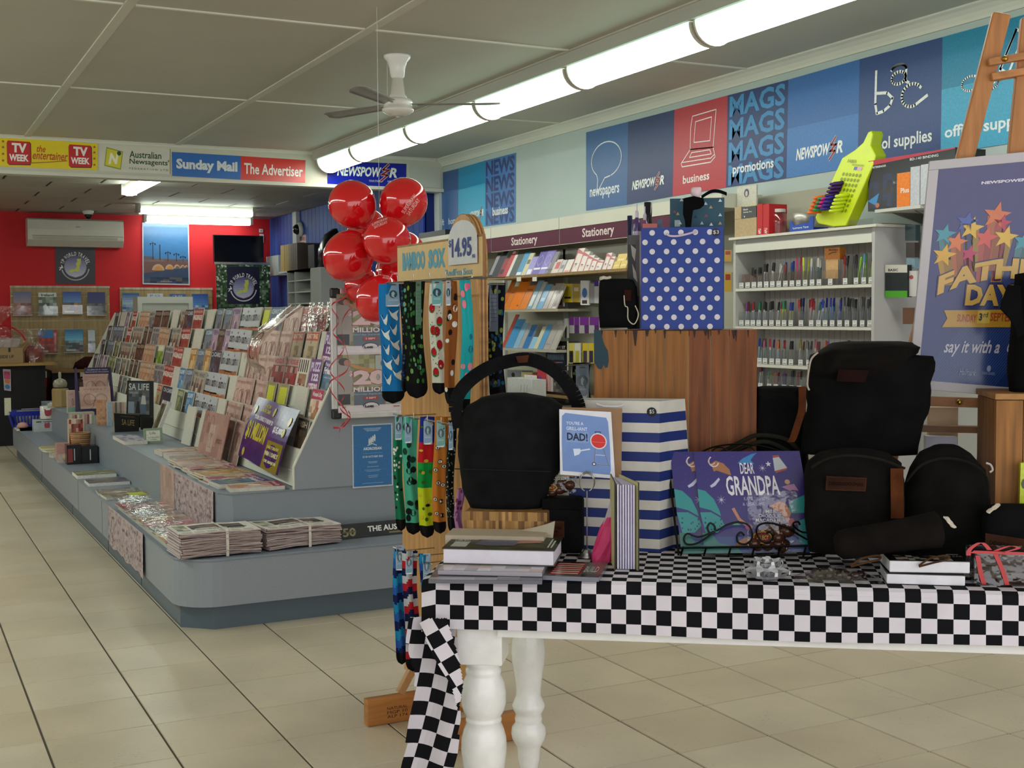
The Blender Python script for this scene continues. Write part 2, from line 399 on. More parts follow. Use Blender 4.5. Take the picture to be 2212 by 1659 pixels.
where = ['farthest, against the masthead beam', 'second from the masthead beam', 'above the far end of the fan blade', 'third from the front, right of the ceiling fan', 'second from the photo\'s upper edge, between two dark rings', 'nearest, cut by the photo\'s upper edge', 'nearest the shopfront, out past the upper edge']
for k in range(7):
 a, b = jy[k]-.012, jy[k+1]+.012
 t = thing('tube_light', (3.706, (a+b)/2, 2.83), 'white frosted tubular ceiling light, '+where[k], 'ceiling light', 'row of tubular ceiling lights')
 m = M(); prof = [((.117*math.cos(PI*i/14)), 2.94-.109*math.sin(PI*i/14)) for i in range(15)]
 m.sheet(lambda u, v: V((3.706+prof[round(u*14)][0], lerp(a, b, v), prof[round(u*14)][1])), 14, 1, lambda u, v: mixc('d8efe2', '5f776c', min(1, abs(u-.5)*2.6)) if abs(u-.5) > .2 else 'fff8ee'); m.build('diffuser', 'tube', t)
 for yy in (a, b):
  M().prism([(3.706+x*1.05, yy-(.014 if yy == a else 0), 2.9405-(2.9405-z)*1.06) for x, z in prof], (0, .014, 0), 'd0ccbc').build('end_cap', 'plastic', t)
def rear_light(a, b, lab, kind):
 a, b = V(a), V(b); d = (b-a).normalized(); s_ = d.cross(V((0, 0, 1))); c = (a+b)/2
 t = thing('batten_light', (c.x, c.y, RCZ-.11), lab, 'ceiling light')
 M().obox(c+V((0, 0, -.03)), (b-a)/2, s_*.05, V((0, 0, .0295)), 'c9c9be').build('housing', 'paint', t)
 m = M(); m.prism([a+s_*x+V((0, 0, -.0605+z)) for x, z in [(-.07, 0), (-.06, -.04), (-.03, -.055), (.03, -.055), (.06, -.04), (.07, 0)]], b-a, 'f2fff4'); m.build('diffuser', 'tubeb', t)
 for e, q in ((a, -1), (b, 1)): M().obox(e+d*q*.018+V((0, 0, -.055)), d*.0175, s_*.075, V((0, 0, .054)), 'a5a49a').build('end_cap', 'plastic', t)
p = [on(x, y, z=RCZ) for x, y in [(292, 440), (521, 455), (300, 464), (508, 477), (355, 386), (288, 410)]]
rear_light((p[0].x+.05, p[0].y, RCZ), (p[1].x, p[0].y, RCZ), 'wide white tube light across the rear ceiling, front one of the parallel two', 0)
rear_light((p[2].x+.05, p[2].y-.2, RCZ), (p[3].x, p[2].y-.2, RCZ), 'white tube light across the rear ceiling, nearer the red wall', 0)
q_ = on(322, 393, z=RCZ-.08); rear_light((q_.x, FY+.35, RCZ), (q_.x, FY+1.75, RCZ), 'short-looking white light pointing towards the red wall, just under the mastheads', 0)
fx, fy = 2.714, 6.83; hz = on(858, 228, y=fy).z
t = thing('ceiling_fan', (fx, fy, hz-.05), 'white three-bladed ceiling fan with metal blades hanging beside the lights', 'ceiling fan')
k_ = 1.3
def LC(p): return [(r*k_, (CZ-(CZ-h)*k_ if h > (CZ+hz)/2+.02 else hz+(h-hz)*k_)) for r, h in p]
M().lathe(LC([(.001, CZ-.001), (.062, CZ-.001), (.06, CZ-.012), (.044, CZ-.03), (.036, CZ-.06), (.031, CZ-.095), (.022, CZ-.105), (.001, CZ-.106)]), 28, 'e9e7e2', (fx, fy, 0)).build('canopy', 'glossy', t, smooth=True)
M().lathe(LC([(.013, CZ-.104), (.013, hz+.10)]), 14, 'c8c4bb', (fx, fy, 0)).build('downrod', 'plastic', t, smooth=True)
m = M().lathe(LC([(.014, hz+.125), (.026, hz+.12), (.034, hz+.05), (.042, hz+.037), (.04, hz+.03)]), 24, 'd8d3c8', (fx, fy, 0)); m.build('motor_cover', 'glossy', t, smooth=True)
f = Fr(V((fx+.0, fy-.045, hz+.045)), V((fx+.03, fy-.032, hz+.045)), V((fx+.026, fy-.028, hz+.085)), V((fx-.001, fy-.037, hz+.085)))
M().rect(f, 0, 0, 1, 1, '1f6f74', .002).text(f, 'CRF', .15, .4, .85, .6, 'cfe6e4', .0025).build('sticker', 'print', t)
M().lathe(LC([(.03, hz+.03), (.062, hz+.026), (.068, hz+.014), (.064, hz+.004), (.066, hz-.012), (.072, hz-.018), (.07, hz-.026), (.055, hz-.036), (.03, hz-.046), (.001, hz-.048)]), 32, 'dcd8cf', (fx, fy, 0)).build('motor_housing', 'glossy', t, smooth=True)
zb = hz+.008
for tip, rt in [((1076, 222), 0), ((727, 172), 1), ((748, 242), 2)]:
 q = on(*tip, z=zb); d = V((q.x-fx, q.y-fy, 0)); L = d.length; d.normalize(); L = .60; s_ = V((-d.y, d.x, 0))
 c = V((fx, fy, zb)); m = M(); ns = 9
 def bp(u, v):
  r = .12+(L-.12)*v; wdt = .075+.03*v; tw = math.radians(16); e = (u-.5)*wdt*(1 if v < .93 else .8-.3*(v-.93)/.07)
  return c+d*r+s_*e*math.cos(tw)+V((0, 0, e*math.sin(tw)-.012*abs(u-.5)))
 m.sheet(bp, 4, ns, 'a9a7a3'); m.build('blade', 'brushed', t, solid=.002, smooth=True)
 M().bar(c+d*.05, c+d*.15, .014, .006, '8f8d88').build('blade_arm', 'metal', t)
tag(M().tube([(fx-.07, fy-.02, CZ-.001), (fx-.072, fy-.02, hz+.01)], .0012, 5, 'd8d4c8').build('pull_cord', 'plastic', t))
FP = FY-.034
def sign(name, lab, tl, tr, br, bl, base, draw, cat='sign', mt='glossy', grp=None, th=.004, **k):
 f = fpx(tl, tr, br, bl, **k); m = M().slab(f, th, base, 'c8c8c0'); draw(m, f)
 return tag(m.build(name, mt), lab, cat, grp)
def squig(m, f, u, v, w_, h_, c1='8c1f2b', c2='e8e0e0'):   # the red zigzag stroke of the chain's mark
 P = [(u+.75*w_, v+h_), (u+.3*w_, v+.66*h_), (u+.8*w_, v+.66*h_), (u+.2*w_, v+.38*h_), (u+.7*w_, v+.38*h_), (u+.15*w_, v)]
 m.line(f, P, .11*h_*1.35, c2, .0022); m.line(f, P, .09*h_*1.1, c1, .0028)
def npw(m, f, u0, v0, u1, v1, col='eef2ee'):    # masthead word with the zigzag standing in for its E
 W = u1-u0
 m.text(f, 'NEWSPOW', u0, v0, u0+W*.735, v1, col, .0018, .035, .22); m.text(f, 'R', u0+W*.865, v0, u1, v1, col, .0018, .035, .22)
 squig(m, f, u0+W*.69, v0-(v1-v0)*.4, W*.22, (v1-v0)*1.75)
def d_tv(m, f):
 for cx_ in (.19, .815):
  for sh, c in ((.008, '3a1010'), (0, 'c3272b')):
   m.poly(f, [(cx_-.115+sh, .12-sh*3), (cx_-.1+sh, .08-sh*3), (cx_+.11+sh, .10-sh*3), (cx_+.12+sh, .2), (cx_+.115+sh, .84), (cx_+.1+sh, .9), (cx_-.11+sh, .9), (cx_-.12+sh, .82)], c, .0012 if sh else .0018)
  m.text(f, 'TV', cx_-.07, .5, cx_+.08, .83, 'f4f0e8', .0024, .05); m.text(f, 'WEEK', cx_-.095, .2, cx_+.1, .44, 'f4f0e8', .0024, .04)
 m.text(f, 'the', .37, .56, .46, .8, 'b8401c', .0018, .01, .3); m.text(f, 'entertainer', .33, .3, .69, .58, 'b8401c', .0018, .01, .3)
 m.line(f, [(.31, .16), (.5, .22), (.68, .3)], .03, '9c5a1a')
 for u in (.035, .965):
  for v in (.2, .43, .66, .86): m.star(f, u, v, .06, 'a8462a')
sign('masthead_sign', 'yellow masthead sign with two red screen-shaped logos, far left', (-1, 296), (211, 310), (211, 368), (-1, 359), 'e6cf1c', d_tv, y=FP)
def d_an(m, f):
 m.poly(f, [(.07, .2), (.30, .08), (.33, .78), (.1, .92)], '8fa03c', .001); m.poly(f, [(.085, .24), (.29, .13), (.315, .75), (.11, .87)], 'd8cf3a', .0016)
 m.text(f, 'N', .13, .28, .27, .7, 'f0efd8', .002, .05, .2)
 m.disc(f, .275, .7, .03, .09, '24482a', .0026, 8)
 m.text(f, 'Australian', .42, .56, .87, .82, '1f4a2c', .0018, .012); m.text(f, "Newsagents'", .42, .27, .98, .54, '1f4a2c', .0018, .012)
 m.text(f, 'F E D E R A T I O N   L T D', .42, .12, .97, .19, '3c5a44', .0018)
 m.rect(f, .992, .02, .999, .98, '5a5a50')
sign('masthead_sign', 'cream masthead sign with tilted yellow square and green lettering', (214, 312), (368, 320), (368, 377), (214, 369), 'd3d1c2', d_an, y=FP)
sign('masthead_sign', 'mid-blue masthead sign with bold white lettering next to a red one', (371, 328), (520, 337), (520, 388), (372, 380), '2a68b8', lambda m, f: m.text(f, 'Sunday Mail', .06, .2, .95, .74, 'd9dde0', .0018, .045), y=FP)
sign('masthead_sign', 'red masthead sign with white lettering left of the lights', (520, 337), (660, 346), (659, 395), (520, 388), 'd23028', lambda m, f: m.text(f, 'The Advertiser', .05, .25, .96, .72, 'f2e6e0', .0018, .02), y=FP)
def d_np(m, f):
 npw(m, f, .12, .38, .88, .8); m.text(f, 'YOUR STORE OF', .52, .17, .7, .25, 'd8dce8', .0018, .01); m.text(f, 'NEWS', .76, .17, .86, .25, 'd8dce8', .0018, .01)
sign('masthead_sign', 'deep blue masthead sign with red zigzag mark behind the balloons', (707, 347), (878, 354), (877, 404), (707, 398), '101f9a', d_np, y=FP)
W0 = WX-.001
def board(lab, tl, tr, br, bl, base, draw, th=.004):
 f = fpx(tl, tr, br, bl, x=W0-th); m = M().slab(f, th, base, '8f9aa0'); draw(m, f)
 return tag(m.build('wall_board', 'print'), lab, 'sign', None)
def words(w_, c, u0, v0, u1, v1, n, bold=.03):
 def g(m, f):
  for i in range(n):
   h = (v1-v0)/n; m.text(f, w_, u0, v0+h*i+.012, u1, v0+h*(i+1)-.012, c, .0012, bold)
 return g
def d1(m, f):
 m.rect(f, 0, 0, 1, .68, '3d669f', .0006); m.text(f, 'craft', .14, .14, .42, .24, 'dfe6ea', .0014, .01); m.text(f, 'home', .6, .14, 1.0, .24, 'dfe6ea', .0014, .01)
board('dark blue wall board reading craft, farthest on the right wall', (942, 376), (990, 364), (990, 501), (938, 508), '2f568c', d1)
def d2(m, f): m.rect(f, 0, 0, 1, .66, '2fa6cf', .0006); npw(m, f, .45, .16, .95, .27)
board('bright blue wall board between the craft board and the repeated NEWS board', (990, 364), (1048, 347), (1048, 488), (990, 501), '1687b6', d2)
def d3(m, f):
 words('NEWS', '243a74', .03, .0, .97, .99, 4)(m, f); m.text(f, 'business', .26, .14, .77, .27, 'e6ebee', .0024, .03)
board('blue wall board with the word NEWS repeated in navy', (1048, 347), (1114, 330), (1113, 480), (1048, 489), '3f74b4', d3)
def d4(m, f):
 m.line(f, [(.5+.36*math.cos(math.radians(a)), .6+.22*math.sin(math.radians(a))) for a in range(-70, 232, 12)]+[(.3, .37), (.28, .2), (.4, .31), (.47, .375), (.6, .39)], .014, 'e3e8ea')
 m.text(f, 'newspapers', .1, .12, .82, .26, 'dfe6ea', .0014, .02)
board('steel blue wall board with a white speech bubble', (1266, 286), (1357, 263), (1354, 442), (1266, 455), '2f5f96', d4)
board('dark navy wall board with small white and red mark', (1357, 263), (1457, 237), (1453, 424), (1354, 442), '243667', lambda m, f: npw(m, f, .12, .16, .82, .27))
def d6(m, f):
 k = 'efe4e2'
 m.line(f, [(.33, .74), (.36, .87), (.80, .88), (.76, .47), (.33, .50)], .012, k, closed=True); m.line(f, [(.42, .8), (.72, .81), (.70, .55), (.40, .57)], .01, k, closed=True)
 m.line(f, [(.33, .50), (.16, .36), (.18, .32), (.72, .31), (.80, .36), (.76, .47)], .012, k, closed=True); m.line(f, [(.18, .37), (.72, .355), (.79, .39)], .01, k)
 m.line(f, [(.36, .46), (.70, .45), (.73, .40), (.32, .41)], .01, k, closed=True); m.text(f, 'business', .2, .12, .7, .215, k, .0014, .02)
board('red wall board with a white line drawing of a laptop computer', (1457, 237), (1572, 206), (1568, 405), (1453, 424), 'b8323f', d6)
def d7(m, f): words('MAGS', '3a88c0', .04, 0, .96, .99, 4)(m, f); m.text(f, 'promotions', .12, .1, .8, .23, 'e6ebee', .0024, .025)
board('navy wall board with the word MAGS repeated in light blue', (1572, 206), (1703, 172), (1699, 385), (1568, 405), '22386e', d7)
def d8(m, f): m.rect(f, 0, 0, 1, .5, '3a78bd', .0006); npw(m, f, .14, .16, .8, .28)
board('plain mid-blue wall board beside the abc board', (1703, 172), (1857, 128), (1853, 360), (1699, 385), '2c66ab', d8)
def d9(m, f):
 k = 'e4e8e4'; w_ = .028
 m.arc(f, .5, .74, .085, .055, 0, 360, w_, k); m.arc(f, .5, .81, .09, .045, 170, 0, w_, k); m.line(f, [(.59, .81), (.585, .7), (.62, .675)], w_, k)
 m.line(f, [(.22, .85), (.215, .55), (.235, .46)], w_, k); m.line(f, [(.235, .645), (.36, .63), (.43, .57), (.4, .51), (.32, .47), (.24, .46)], w_, k)
 m.arc(f, .66, .56, .12, .10, 30, 290, w_, k); m.line(f, [(.70, .467), (.84, .53)], w_, k)
 m.text(f, 'school supplies', .04, .09, .9, .235, k, .0014, .02)
board('navy wall board with hand-drawn letters abc', (1857, 128), (2036, 80), (2032, 333), (1853, 360), '26427c', d9)
def d10(m, f):
 k = 'e4ecec'; m.rect(f, 0, 0, 1, .55, '2f9fc6', .0006)
 m.text(f, 'office supplies', .04, .1, .93, .23, k, .0014, .02); m.arc(f, .3, .55, .09, .06, 60, 300, .02, k); m.arc(f, .45, .52, .12, .06, 200, 380, .02, k)
 m.line(f, [(.58, .6), (.73, .9), (.58, .62), (.66, .56), (.8, .85), (.73, .9)], .022, k); m.line(f, [(.5, .5), (.6, .57)], .02, k)
board('turquoise wall board behind the top of the easel', (2036, 80), (2262, 18), (2258, 298), (2032, 333), '1281a6', d10)
# ================================================================== THE MAGAZINE ISLAND
GREY = '8b929b'; GREYD = '66737f'
isl = thing('display_island', (1.9, 10.2, 0), 'long grey laminate magazine island with low plinth, middle step and sloping white tiers', 'display stand')
X0, XB, YF_, YE, ZL, ZM = 1.2, 2.62, 5.86, 14.4, .35, .605
def outline(x0, yf, r, n=7): return [(XB, yf)]+[(x0+r-r*math.sin(PI/2*i/n), yf+r-r*math.cos(PI/2*i/n)) for i in range(n+1)]+[(x0, YE), (XB, YE)]
M().prism([(x, y, 0) for x, y in [(XB, 5.915), (1.372, 5.905), (1.235, 6.03), (1.235, YE), (XB, YE)]][::-1], (0, 0, .118), '56646f').build('kick_board', 'laminate', isl)
for yy in (7.05, 8.2, 9.9, 12.0): M().box((1.2335, yy, .002), (1.236, yy+.004, .116), '2f363c').build('kick_joint', 'matte', isl)
M().prism([(x, y, .118) for x, y in outline(X0, YF_, .2)][::-1], (0, 0, ZL-.118-.012), GREY).build('plinth', 'laminate', isl)
M().prism([(x, y, ZL-.012) for x, y in outline(X0-.004, YF_-.004, .2)][::-1], (0, 0, .012), '7d8794').build('plinth_top', 'laminate', isl, bevel=.002)
for yy in (8.2, 9.3, 11.6): M().box((X0-.0012, yy, .12), (X0+.001, yy+.004, ZL-.013), '4a5259').build('panel_joint', 'matte', isl)
M().prism([(x, y, ZL) for x, y in [(XB, 6.205), (1.545, 6.205), (1.488, 6.28), (1.488, YE-.1), (XB, YE-.1)]][::-1], (0, 0, ZM-ZL-.002), '858d96').build('middle_step', 'laminate', isl)
M().prism([(x, y, ZM-.002) for x, y in [(XB, 6.2), (1.54, 6.2), (1.483, 6.28), (1.483, YE-.1), (XB, YE-.1)]][::-1], (0, 0, .002), '7b8593').build('step_top', 'laminate', isl)
def ep(y, col, t=.018): return M().prism([(1.868, y, ZM+.001), (1.868, y, .722), (2.289, y, 1.56), (XB, y, 1.56), (XB, y, ZM+.001)], (0, t, 0), col)
ep(6.2, '8b929a').build('end_panel', 'laminate', isl); ep(YE-.12, 'cfccbc').build('end_panel', 'laminate', isl)
m = M()
for y in (6.199, YE-.121): m.prism([(1.861, y, ZM+.002), (1.867, y, ZM+.002), (1.867, y, .722), (2.288, y, 1.56), (2.28, y, 1.562), (1.861, y, .724)], (0, .02, 0), 'd9d7c9')
for y in (6.199, YE-.121):
 M().prism([(1.861, y, ZM+.002), (1.867, y, ZM+.002), (1.867, y, .722), (2.288, y, 1.56), (2.28, y, 1.562), (1.861, y, .724)], (0, .02, 0), 'd9d7c9').build('edge_strip', 'paint', isl)
M().box((XB-.02, 6.22, ZM+.001), (XB, YE-.13, 1.54), '8b929a').build('back_panel', 'laminate', isl)
TAU = math.radians(13); NT = 6
def tier(k): # base x, base z of tier k (0 = lowest)
 zt = .81+.152*k; xt = 1.865+(zt-.722)*.506-.01
 return xt-.27*math.tan(TAU), zt-.27
for k in range(NT):
 bx_, bz = tier(k); zl = max(bz, ZM+.004); bl = bx_+(zl-bz)*math.tan(TAU); h = (bz+.262-zl)
 M().prism([(bl+.038, 6.22, zl), (bl+.046, 6.22, zl), (bl+.046+h*math.tan(TAU), 6.22, zl+h), (bl+.038+h*math.tan(TAU), 6.22, zl+h)], (0, YE-6.35, 0), 'd6d5c8').build('tier_panel', 'paint', isl)
 if bz > ZM: M().box((bx_-.012, 6.22, bz-.008), (bx_+.034, YE-.13, bz-.001), 'cfcec2').build('tier_shelf', 'paint', isl)
SKIN = ['c59a86', 'b98a78', 'd4b09c', 'a87764', '8f6557']; RG = random.Random(11)
def cv_pink(m, f):
 m.blotch(f, 3, 4, ['c9a79b', 'bd978c', 'd0b2a5', 'b08a80'], rnd=RG); k = '6b4438'
 m.text(f, 'WEEKLY', .1, .86, .9, .93, 'a57d74', .0016, .01)
 for cu in (.3, .68): m.arc(f, cu, .52, .19, .2, 0, 360, .014, k)
 m.line(f, [(.46, .5), (.42, .25), (.3, .12)], .014, k); m.arc(f, .68, .52, .15, .16, 20, 330, .01, '8a6254')
def cv_out(m, f):
 m.rect(f, 0, 0, 1, .5, 'b8652a'); m.rect(f, .0, .46, 1, 1, 'b9c0c6'); m.text(f, 'OUT', .04, .64, .52, .82, '16181c', .0016, .05, .1); m.text(f, 'BACK', .52, .65, .97, .81, '5d666e', .0016, .0)
 m.blotch(f, 4, 4, ['b8652a', 'c67a34', 'a1561f', '8a4a1e'], 0, 0, 1, .46, .0008, RG); m.text(f, 'BEST', .12, .3, .4, .4, 'e6d6b8', .0018, .02); m.text(f, 'ROADS', .1, .18, .5, .27, 'e6d6b8', .0018, .02); m.line(f, [(.62, .05), (.78, .3), (.7, .42)], .03, 'd99a4a')
 m.disc(f, .2, .9, .05, .035, '3c4248', .0016, 8)
def cv_red(m, f):
 m.rect(f, 0, 0, 1, 1, 'a5332c'); m.text(f, 'RECIPES', .1, .88, .9, .95, 'e4c9bd', .0016, .02); m.text(f, 'SINGLES', .04, .66, .97, .82, 'e8dcd2', .0016, .05); m.blotch(f, 4, 5, ['a3392b', 'b55a34', '7c2620', 'c98a52', '8c2f24'], .1, .08, .95, .6, .0009, RG)
def mk_photo(bg, pal, mast, mc, tc=None, v0=0, title=1):
 def g(m, f):
  m.rect(f, 0, 0, 1, 1, bg); m.blotch(f, 4, 6, pal, .0, v0, 1, .78, .0009, RG)
  if title: m.rect(f, .0, .8, 1, 1, tc or bg, .001); m.text(f, mast, .08, .83, .92, .95, mc, .0016, .03)
  m.disc(f, .55, .5, .17, .13, RG.choice(pal), .0013, 10); m.poly(f, [(.3, .02), (.85, .02), (.78, .3), (.6, .4), (.38, .3)], RG.choice(pal), .0012)
  m.text(f, 'NEWS & STYLE', .06, .06, .5, .1, 'e0dcd2', .0018, .01)
 return g
def cv_blank(m, f): m.rect(f, 0, 0, 1, 1, 'cfcdc0')
def cv_friend(m, f):
 m.rect(f, 0, 0, 1, 1, '3c7397'); m.rect(f, 0, .72, 1, 1, '5b3a86', .001); m.text(f, 'People', .08, .86, .75, .96, 'e8e0f0', .0016, .02, .2); m.text(f, 'Friend', .08, .72, .95, .86, 'efeaf2', .0016, .05); m.text(f, 'Creative Living', .1, .62, .9, .68, 'dfe8ee', .0016); m.blotch(f, 4, 4, ['3c5f78', '6d8f9c', '8c8a7a', '2d4f70'], .05, .04, .95, .56, .001, RG)
def cv_puz(m, f):
 m.rect(f, 0, 0, 1, 1, '6e3f80'); m.rect(f, 0, .3, 1, .5, 'b1316c', .001); m.text(f, 'PUZZ', .06, .74, .95, .94, 'd9c9ec', .0016, .05); m.text(f, '122', .3, .55, .9, .7, 'ece4f4', .0016, .05); m.text(f, '$7500', .06, .3, .94, .5, 'f0e8f4', .0018, .05); m.blotch(f, 4, 3, ['54407e', '7c4d94', 'c5b8da'], 0, 0, 1, .28, .001, RG)
def cv_bw(m, f):
 m.rect(f, 0, 0, 1, 1, 'dbd6ca'); m.blotch(f, 4, 6, ['6b4630', 'a9805c', '2c1f1a', 'c9a27c', '8a4c48'], .18, .02, .86, .66, .001, RG)
 for i, ch in enumerate('RUSSH'): m.rect(f, .06+.18*i, .7, .13+.18*i, .96, '17161a', .0014)
def cv_yel(m, f):
 m.blotch(f, 3, 7, ['8d8468', '6d6148', 'a09a78', '55503c'], rnd=RG); m.rect(f, .2, .55, .95, .92, 'c8cf24', .001); m.rect(f, .28, .3, .5, .55, 'a87a4c', .0012)
def cv_cream(m, f):
 m.rect(f, 0, 0, 1, 1, 'c2ae8c'); m.rect(f, 0, .8, 1, .98, 'd0502f', .001); m.text(f, 'KNITTING', .06, .84, .94, .95, 'ecd9c0', .0016, .04); m.arc(f, .48, .86, .07, .12, 0, 360, .014, '2c2018', .002)
 m.blotch(f, 3, 6, ['5c5634', '8a7e4c', 'b59a5c', '4a4a2c'], .3, .05, .75, .68, .001, RG); m.rect(f, .78, .3, .95, .34, '7d705c', .0016); m.rect(f, .78, .4, .95, .44, '7d705c', .0016); m.rect(f, .05, .3, .22, .34, '7d705c', .0016)
def cv_fr(m, f):
 m.rect(f, 0, 0, 1, 1, '33342e'); m.text(f, 'frankie', .08, .7, .92, .86, 'e8e4da', .0016, .03); m.poly(f, [(.3, .1), (.5, .62), (.72, .1), (.6, .1), (.5, .4), (.4, .1)], 'd8c838', .0014); m.poly(f, [(.2, 0), (.45, .35), (.5, .05)], 'b8605a', .0016)
COVERS = {
 'pink': (cv_pink, 'dusty pink anniversary magazine'), 'out': (cv_out, 'magazine with pale grey top and orange photograph'),
 'red': (cv_red, 'deep red recipe magazine with pale lettering'), 'blank': (cv_blank, 'blank cream backing card'), 'friend': (cv_friend, 'purple and blue story magazine'),
 'puz': (cv_puz, 'purple and magenta puzzle magazine'), 'bw': (cv_bw, 'cream fashion magazine with black striped lettering'), 'yel': (cv_yel, 'olive magazine with an acid-yellow block'),
 'cream': (cv_cream, 'tan craft magazine with an orange-red heading band'), 'fr': (cv_fr, 'charcoal magazine with a yellow arrow shape'),
 'navy': (mk_photo('2b3040', ['2a3048', '1c2233', '6d6f78', '3c4560', '14161f'], 'CARS', 'c6ccd6'), 'navy and grey magazine'),
 'grey': (mk_photo('8f9090', ['85878a', '6a6c70', 'a9aaa8', '4c4e52'], 'MEN', '55585c', 'a6a8a4'), 'silvery grey magazine'),
 'dark': (mk_photo('2b2420', ['2a211c', '4a382c', '15110f', '6b5540'], 'FISH', 'a89a84'), 'dark brown magazine'),
 'skin': (mk_photo('a58369', ['b08a6c', 'c49c7c', '86644e', 'a06a50', 'd0b294'], 'HOME', 'e0c9b0'), 'warm tan magazine'),
 'grn': (mk_photo('6a7a4c', ['5c7040', '86935c', '3d4f2c', 'a09c78'], 'GARDEN', 'd6d8b8'), 'leaf green magazine'),
 'lime': (mk_photo('7ea33c', ['6fa02c', '9cbf3c', '58852a'], 'GREEN', 'eef0d8', 'd8d2bc'), 'bright green magazine with a cream top'),
 'ppl': (mk_photo('a8a69a', ['b39c88', 'd0c8b8', '5a4a40', '8d8274'], 'WHO', '6b6a66'), 'pale grey magazine with figures on it'),
 'blue': (mk_photo('5b7387', ['64798c', '8597a5', '465a6c', '8a8478'], 'OCEAN', 'c9d8e2', '4d6c84'), 'slate blue magazine'),
 'sky': (mk_photo('3f86b8', ['3f86b8', '6fa8cc', 'd9e2e8', '2f6c9c'], 'SURF', 'e8eef2'), 'bright blue magazine'),
 'lav': (mk_photo('a99cb4', ['b9a0b4', '8a6c8c', 'd0bcd0', '6f5872'], 'TEEN', '5b3c6c'), 'lilac pink magazine'),
 'ora': (mk_photo('b8813c', ['c4903f', 'd2a95c', '9c6a30', 'e0c48c'], 'FOOD', 'f0e4c8'), 'golden orange magazine'),
 'redl': (mk_photo('8c2a2c', ['a03434', 'c9948c', '6b1c20', '3a2422', 'd8c4bc'], 'VOGUE', 'c8403c', 'b9a8a4'), 'crimson fashion magazine with a woman in red'),
 'wday': (mk_photo('cdbfae', ['d8b498', 'e6cdb4', 'b8865c', 'e8e0d4', 'a83c58'], "Woman's Day", 'f2e8ee', 'b4325a'), 'weekly with a magenta masthead and a smiling blonde figure'),
}
PRO = {}
SH_ = dict(pink='pink', out='orange-photo', red='deep red', blank='blank', friend='story', puz='puzzle', bw='black-striped', yel='acid-yellow', cream='tan', fr='charcoal', navy='navy', grey='silver', dark='brown', skin='warm-tan', grn='leaf-green', lime='bright-green', ppl='pale-grey', blue='slate', sky='bright-blue', lav='lilac', ora='golden', redl='crimson', wday='magenta-headed')
for q_ in COVERS: COVERS[q_] = COVERS[q_]+(SH_[q_],)
def cover_mesh(k, w_=.205, h=.27, t=.007):
 key = (k, w_, h, t)
 if key not in PRO:
  m = M(); f = fl(w_, h); m.slab(f, t, 'b9b3a6', 'cfcabd'); COVERS[k][0](m, f); PRO[key] = m.mesh('magazine', 'print', V((0, 0, 0)))
 return PRO[key]
ORD = ['lowest', 'second-lowest', 'third', 'fourth', 'second-highest', 'top']
def zone(y): return 'near end' if y < 7.2 else 'near half' if y < 8.6 else 'middle' if y < 10.4 else 'far half' if y < 12.4 else 'far end'
NUMW = ['', 'first', 'second', 'third', 'fourth', 'fifth']; CNT = ['', 'one', 'two', 'three', 'four', 'five']; seen = {}
def rack(k, segs):
 bx_, bz = tier(k); zm = bz+.17; xm = bx_+.17*math.tan(TAU); prev = None
 for a, b, kind, n in segs:
  ya, yb = ypx(a, xm, zm), ypx(b, xm, zm); step = (ya-yb)/n
  for i in range(n):
   y = min(max(ya-step*(i+.5), 6.34), YE-.25)
   o = bpy.data.objects.new('backing_card' if kind == 'blank' else 'magazine', cover_mesh(kind)); COL.objects.link(o); ORG[o.name] = V((0, 0, 0))
   st = (i % 3)*.0075 if n > 1 else R.random()*.012
   o.location = (bx_+.018-st+(.006 if kind == 'blank' else 0), y, max(bz, ZM)+R.random()*.006+(0 if bz > ZM else .002)); o.rotation_euler = (-TAU-R.uniform(-.03, .012), R.uniform(-.02, .02), -PI/2+R.uniform(-.05, .05))
   if kind == 'blank': o.scale = (min(1.15, max(.3, abs(ya-yb)/n/.205)), 1, 1)
   elif step < .1: o.scale = (.93, 1, 1)
   lab = COVERS[kind][1]; t_ = ORD[k]+' tier '+zone(y)
   which = f"{NUMW[i+1]} of {CNT[n]}" if n > 1 else ''
   after = f" right of {COVERS[prev][2]}" if prev else ' at the far edge'
   L = f"{lab}, {t_}"+(', '+which if which else ''); L2 = L+after
   if len(L2.split()) <= 16: L = L2
   elif len(L.split()) > 16: L = f"{lab}, {t_}"
   seen[L] = seen.get(L, 0)+1
   tag(o, L, 'card' if kind == 'blank' else 'magazine', f"{COVERS[kind][2]} magazines, {ORD[k]} tier")
  prev = kind
rack(5, [(214, 226, 'grey', 1), (226, 240, 'navy', 2), (240, 253, 'navy', 2), (253, 268, 'blank', 1), (268, 277, 'lav', 1), (277, 297, 'red', 1), (297, 319, 'skin', 3), (319, 330, 'grey', 1), (330, 345, 'dark', 2), (345, 362, 'dark', 2), (362, 384, 'blank', 1), (384, 396, 'ppl', 1), (396, 405, 'dark', 1), (405, 412, 'navy', 1), (413, 434, 'red', 2), (436, 463, 'blank', 1), (463, 480, 'blue', 1), (480, 497, 'blue', 1), (497, 512, 'lav', 2), (513, 560, 'out', 3), (560, 574, 'yel', 1), (574, 606, 'blue', 2), (606, 644, 'pink', 3), (644, 662, 'redl', 1), (662, 700, 'redl', 2)])
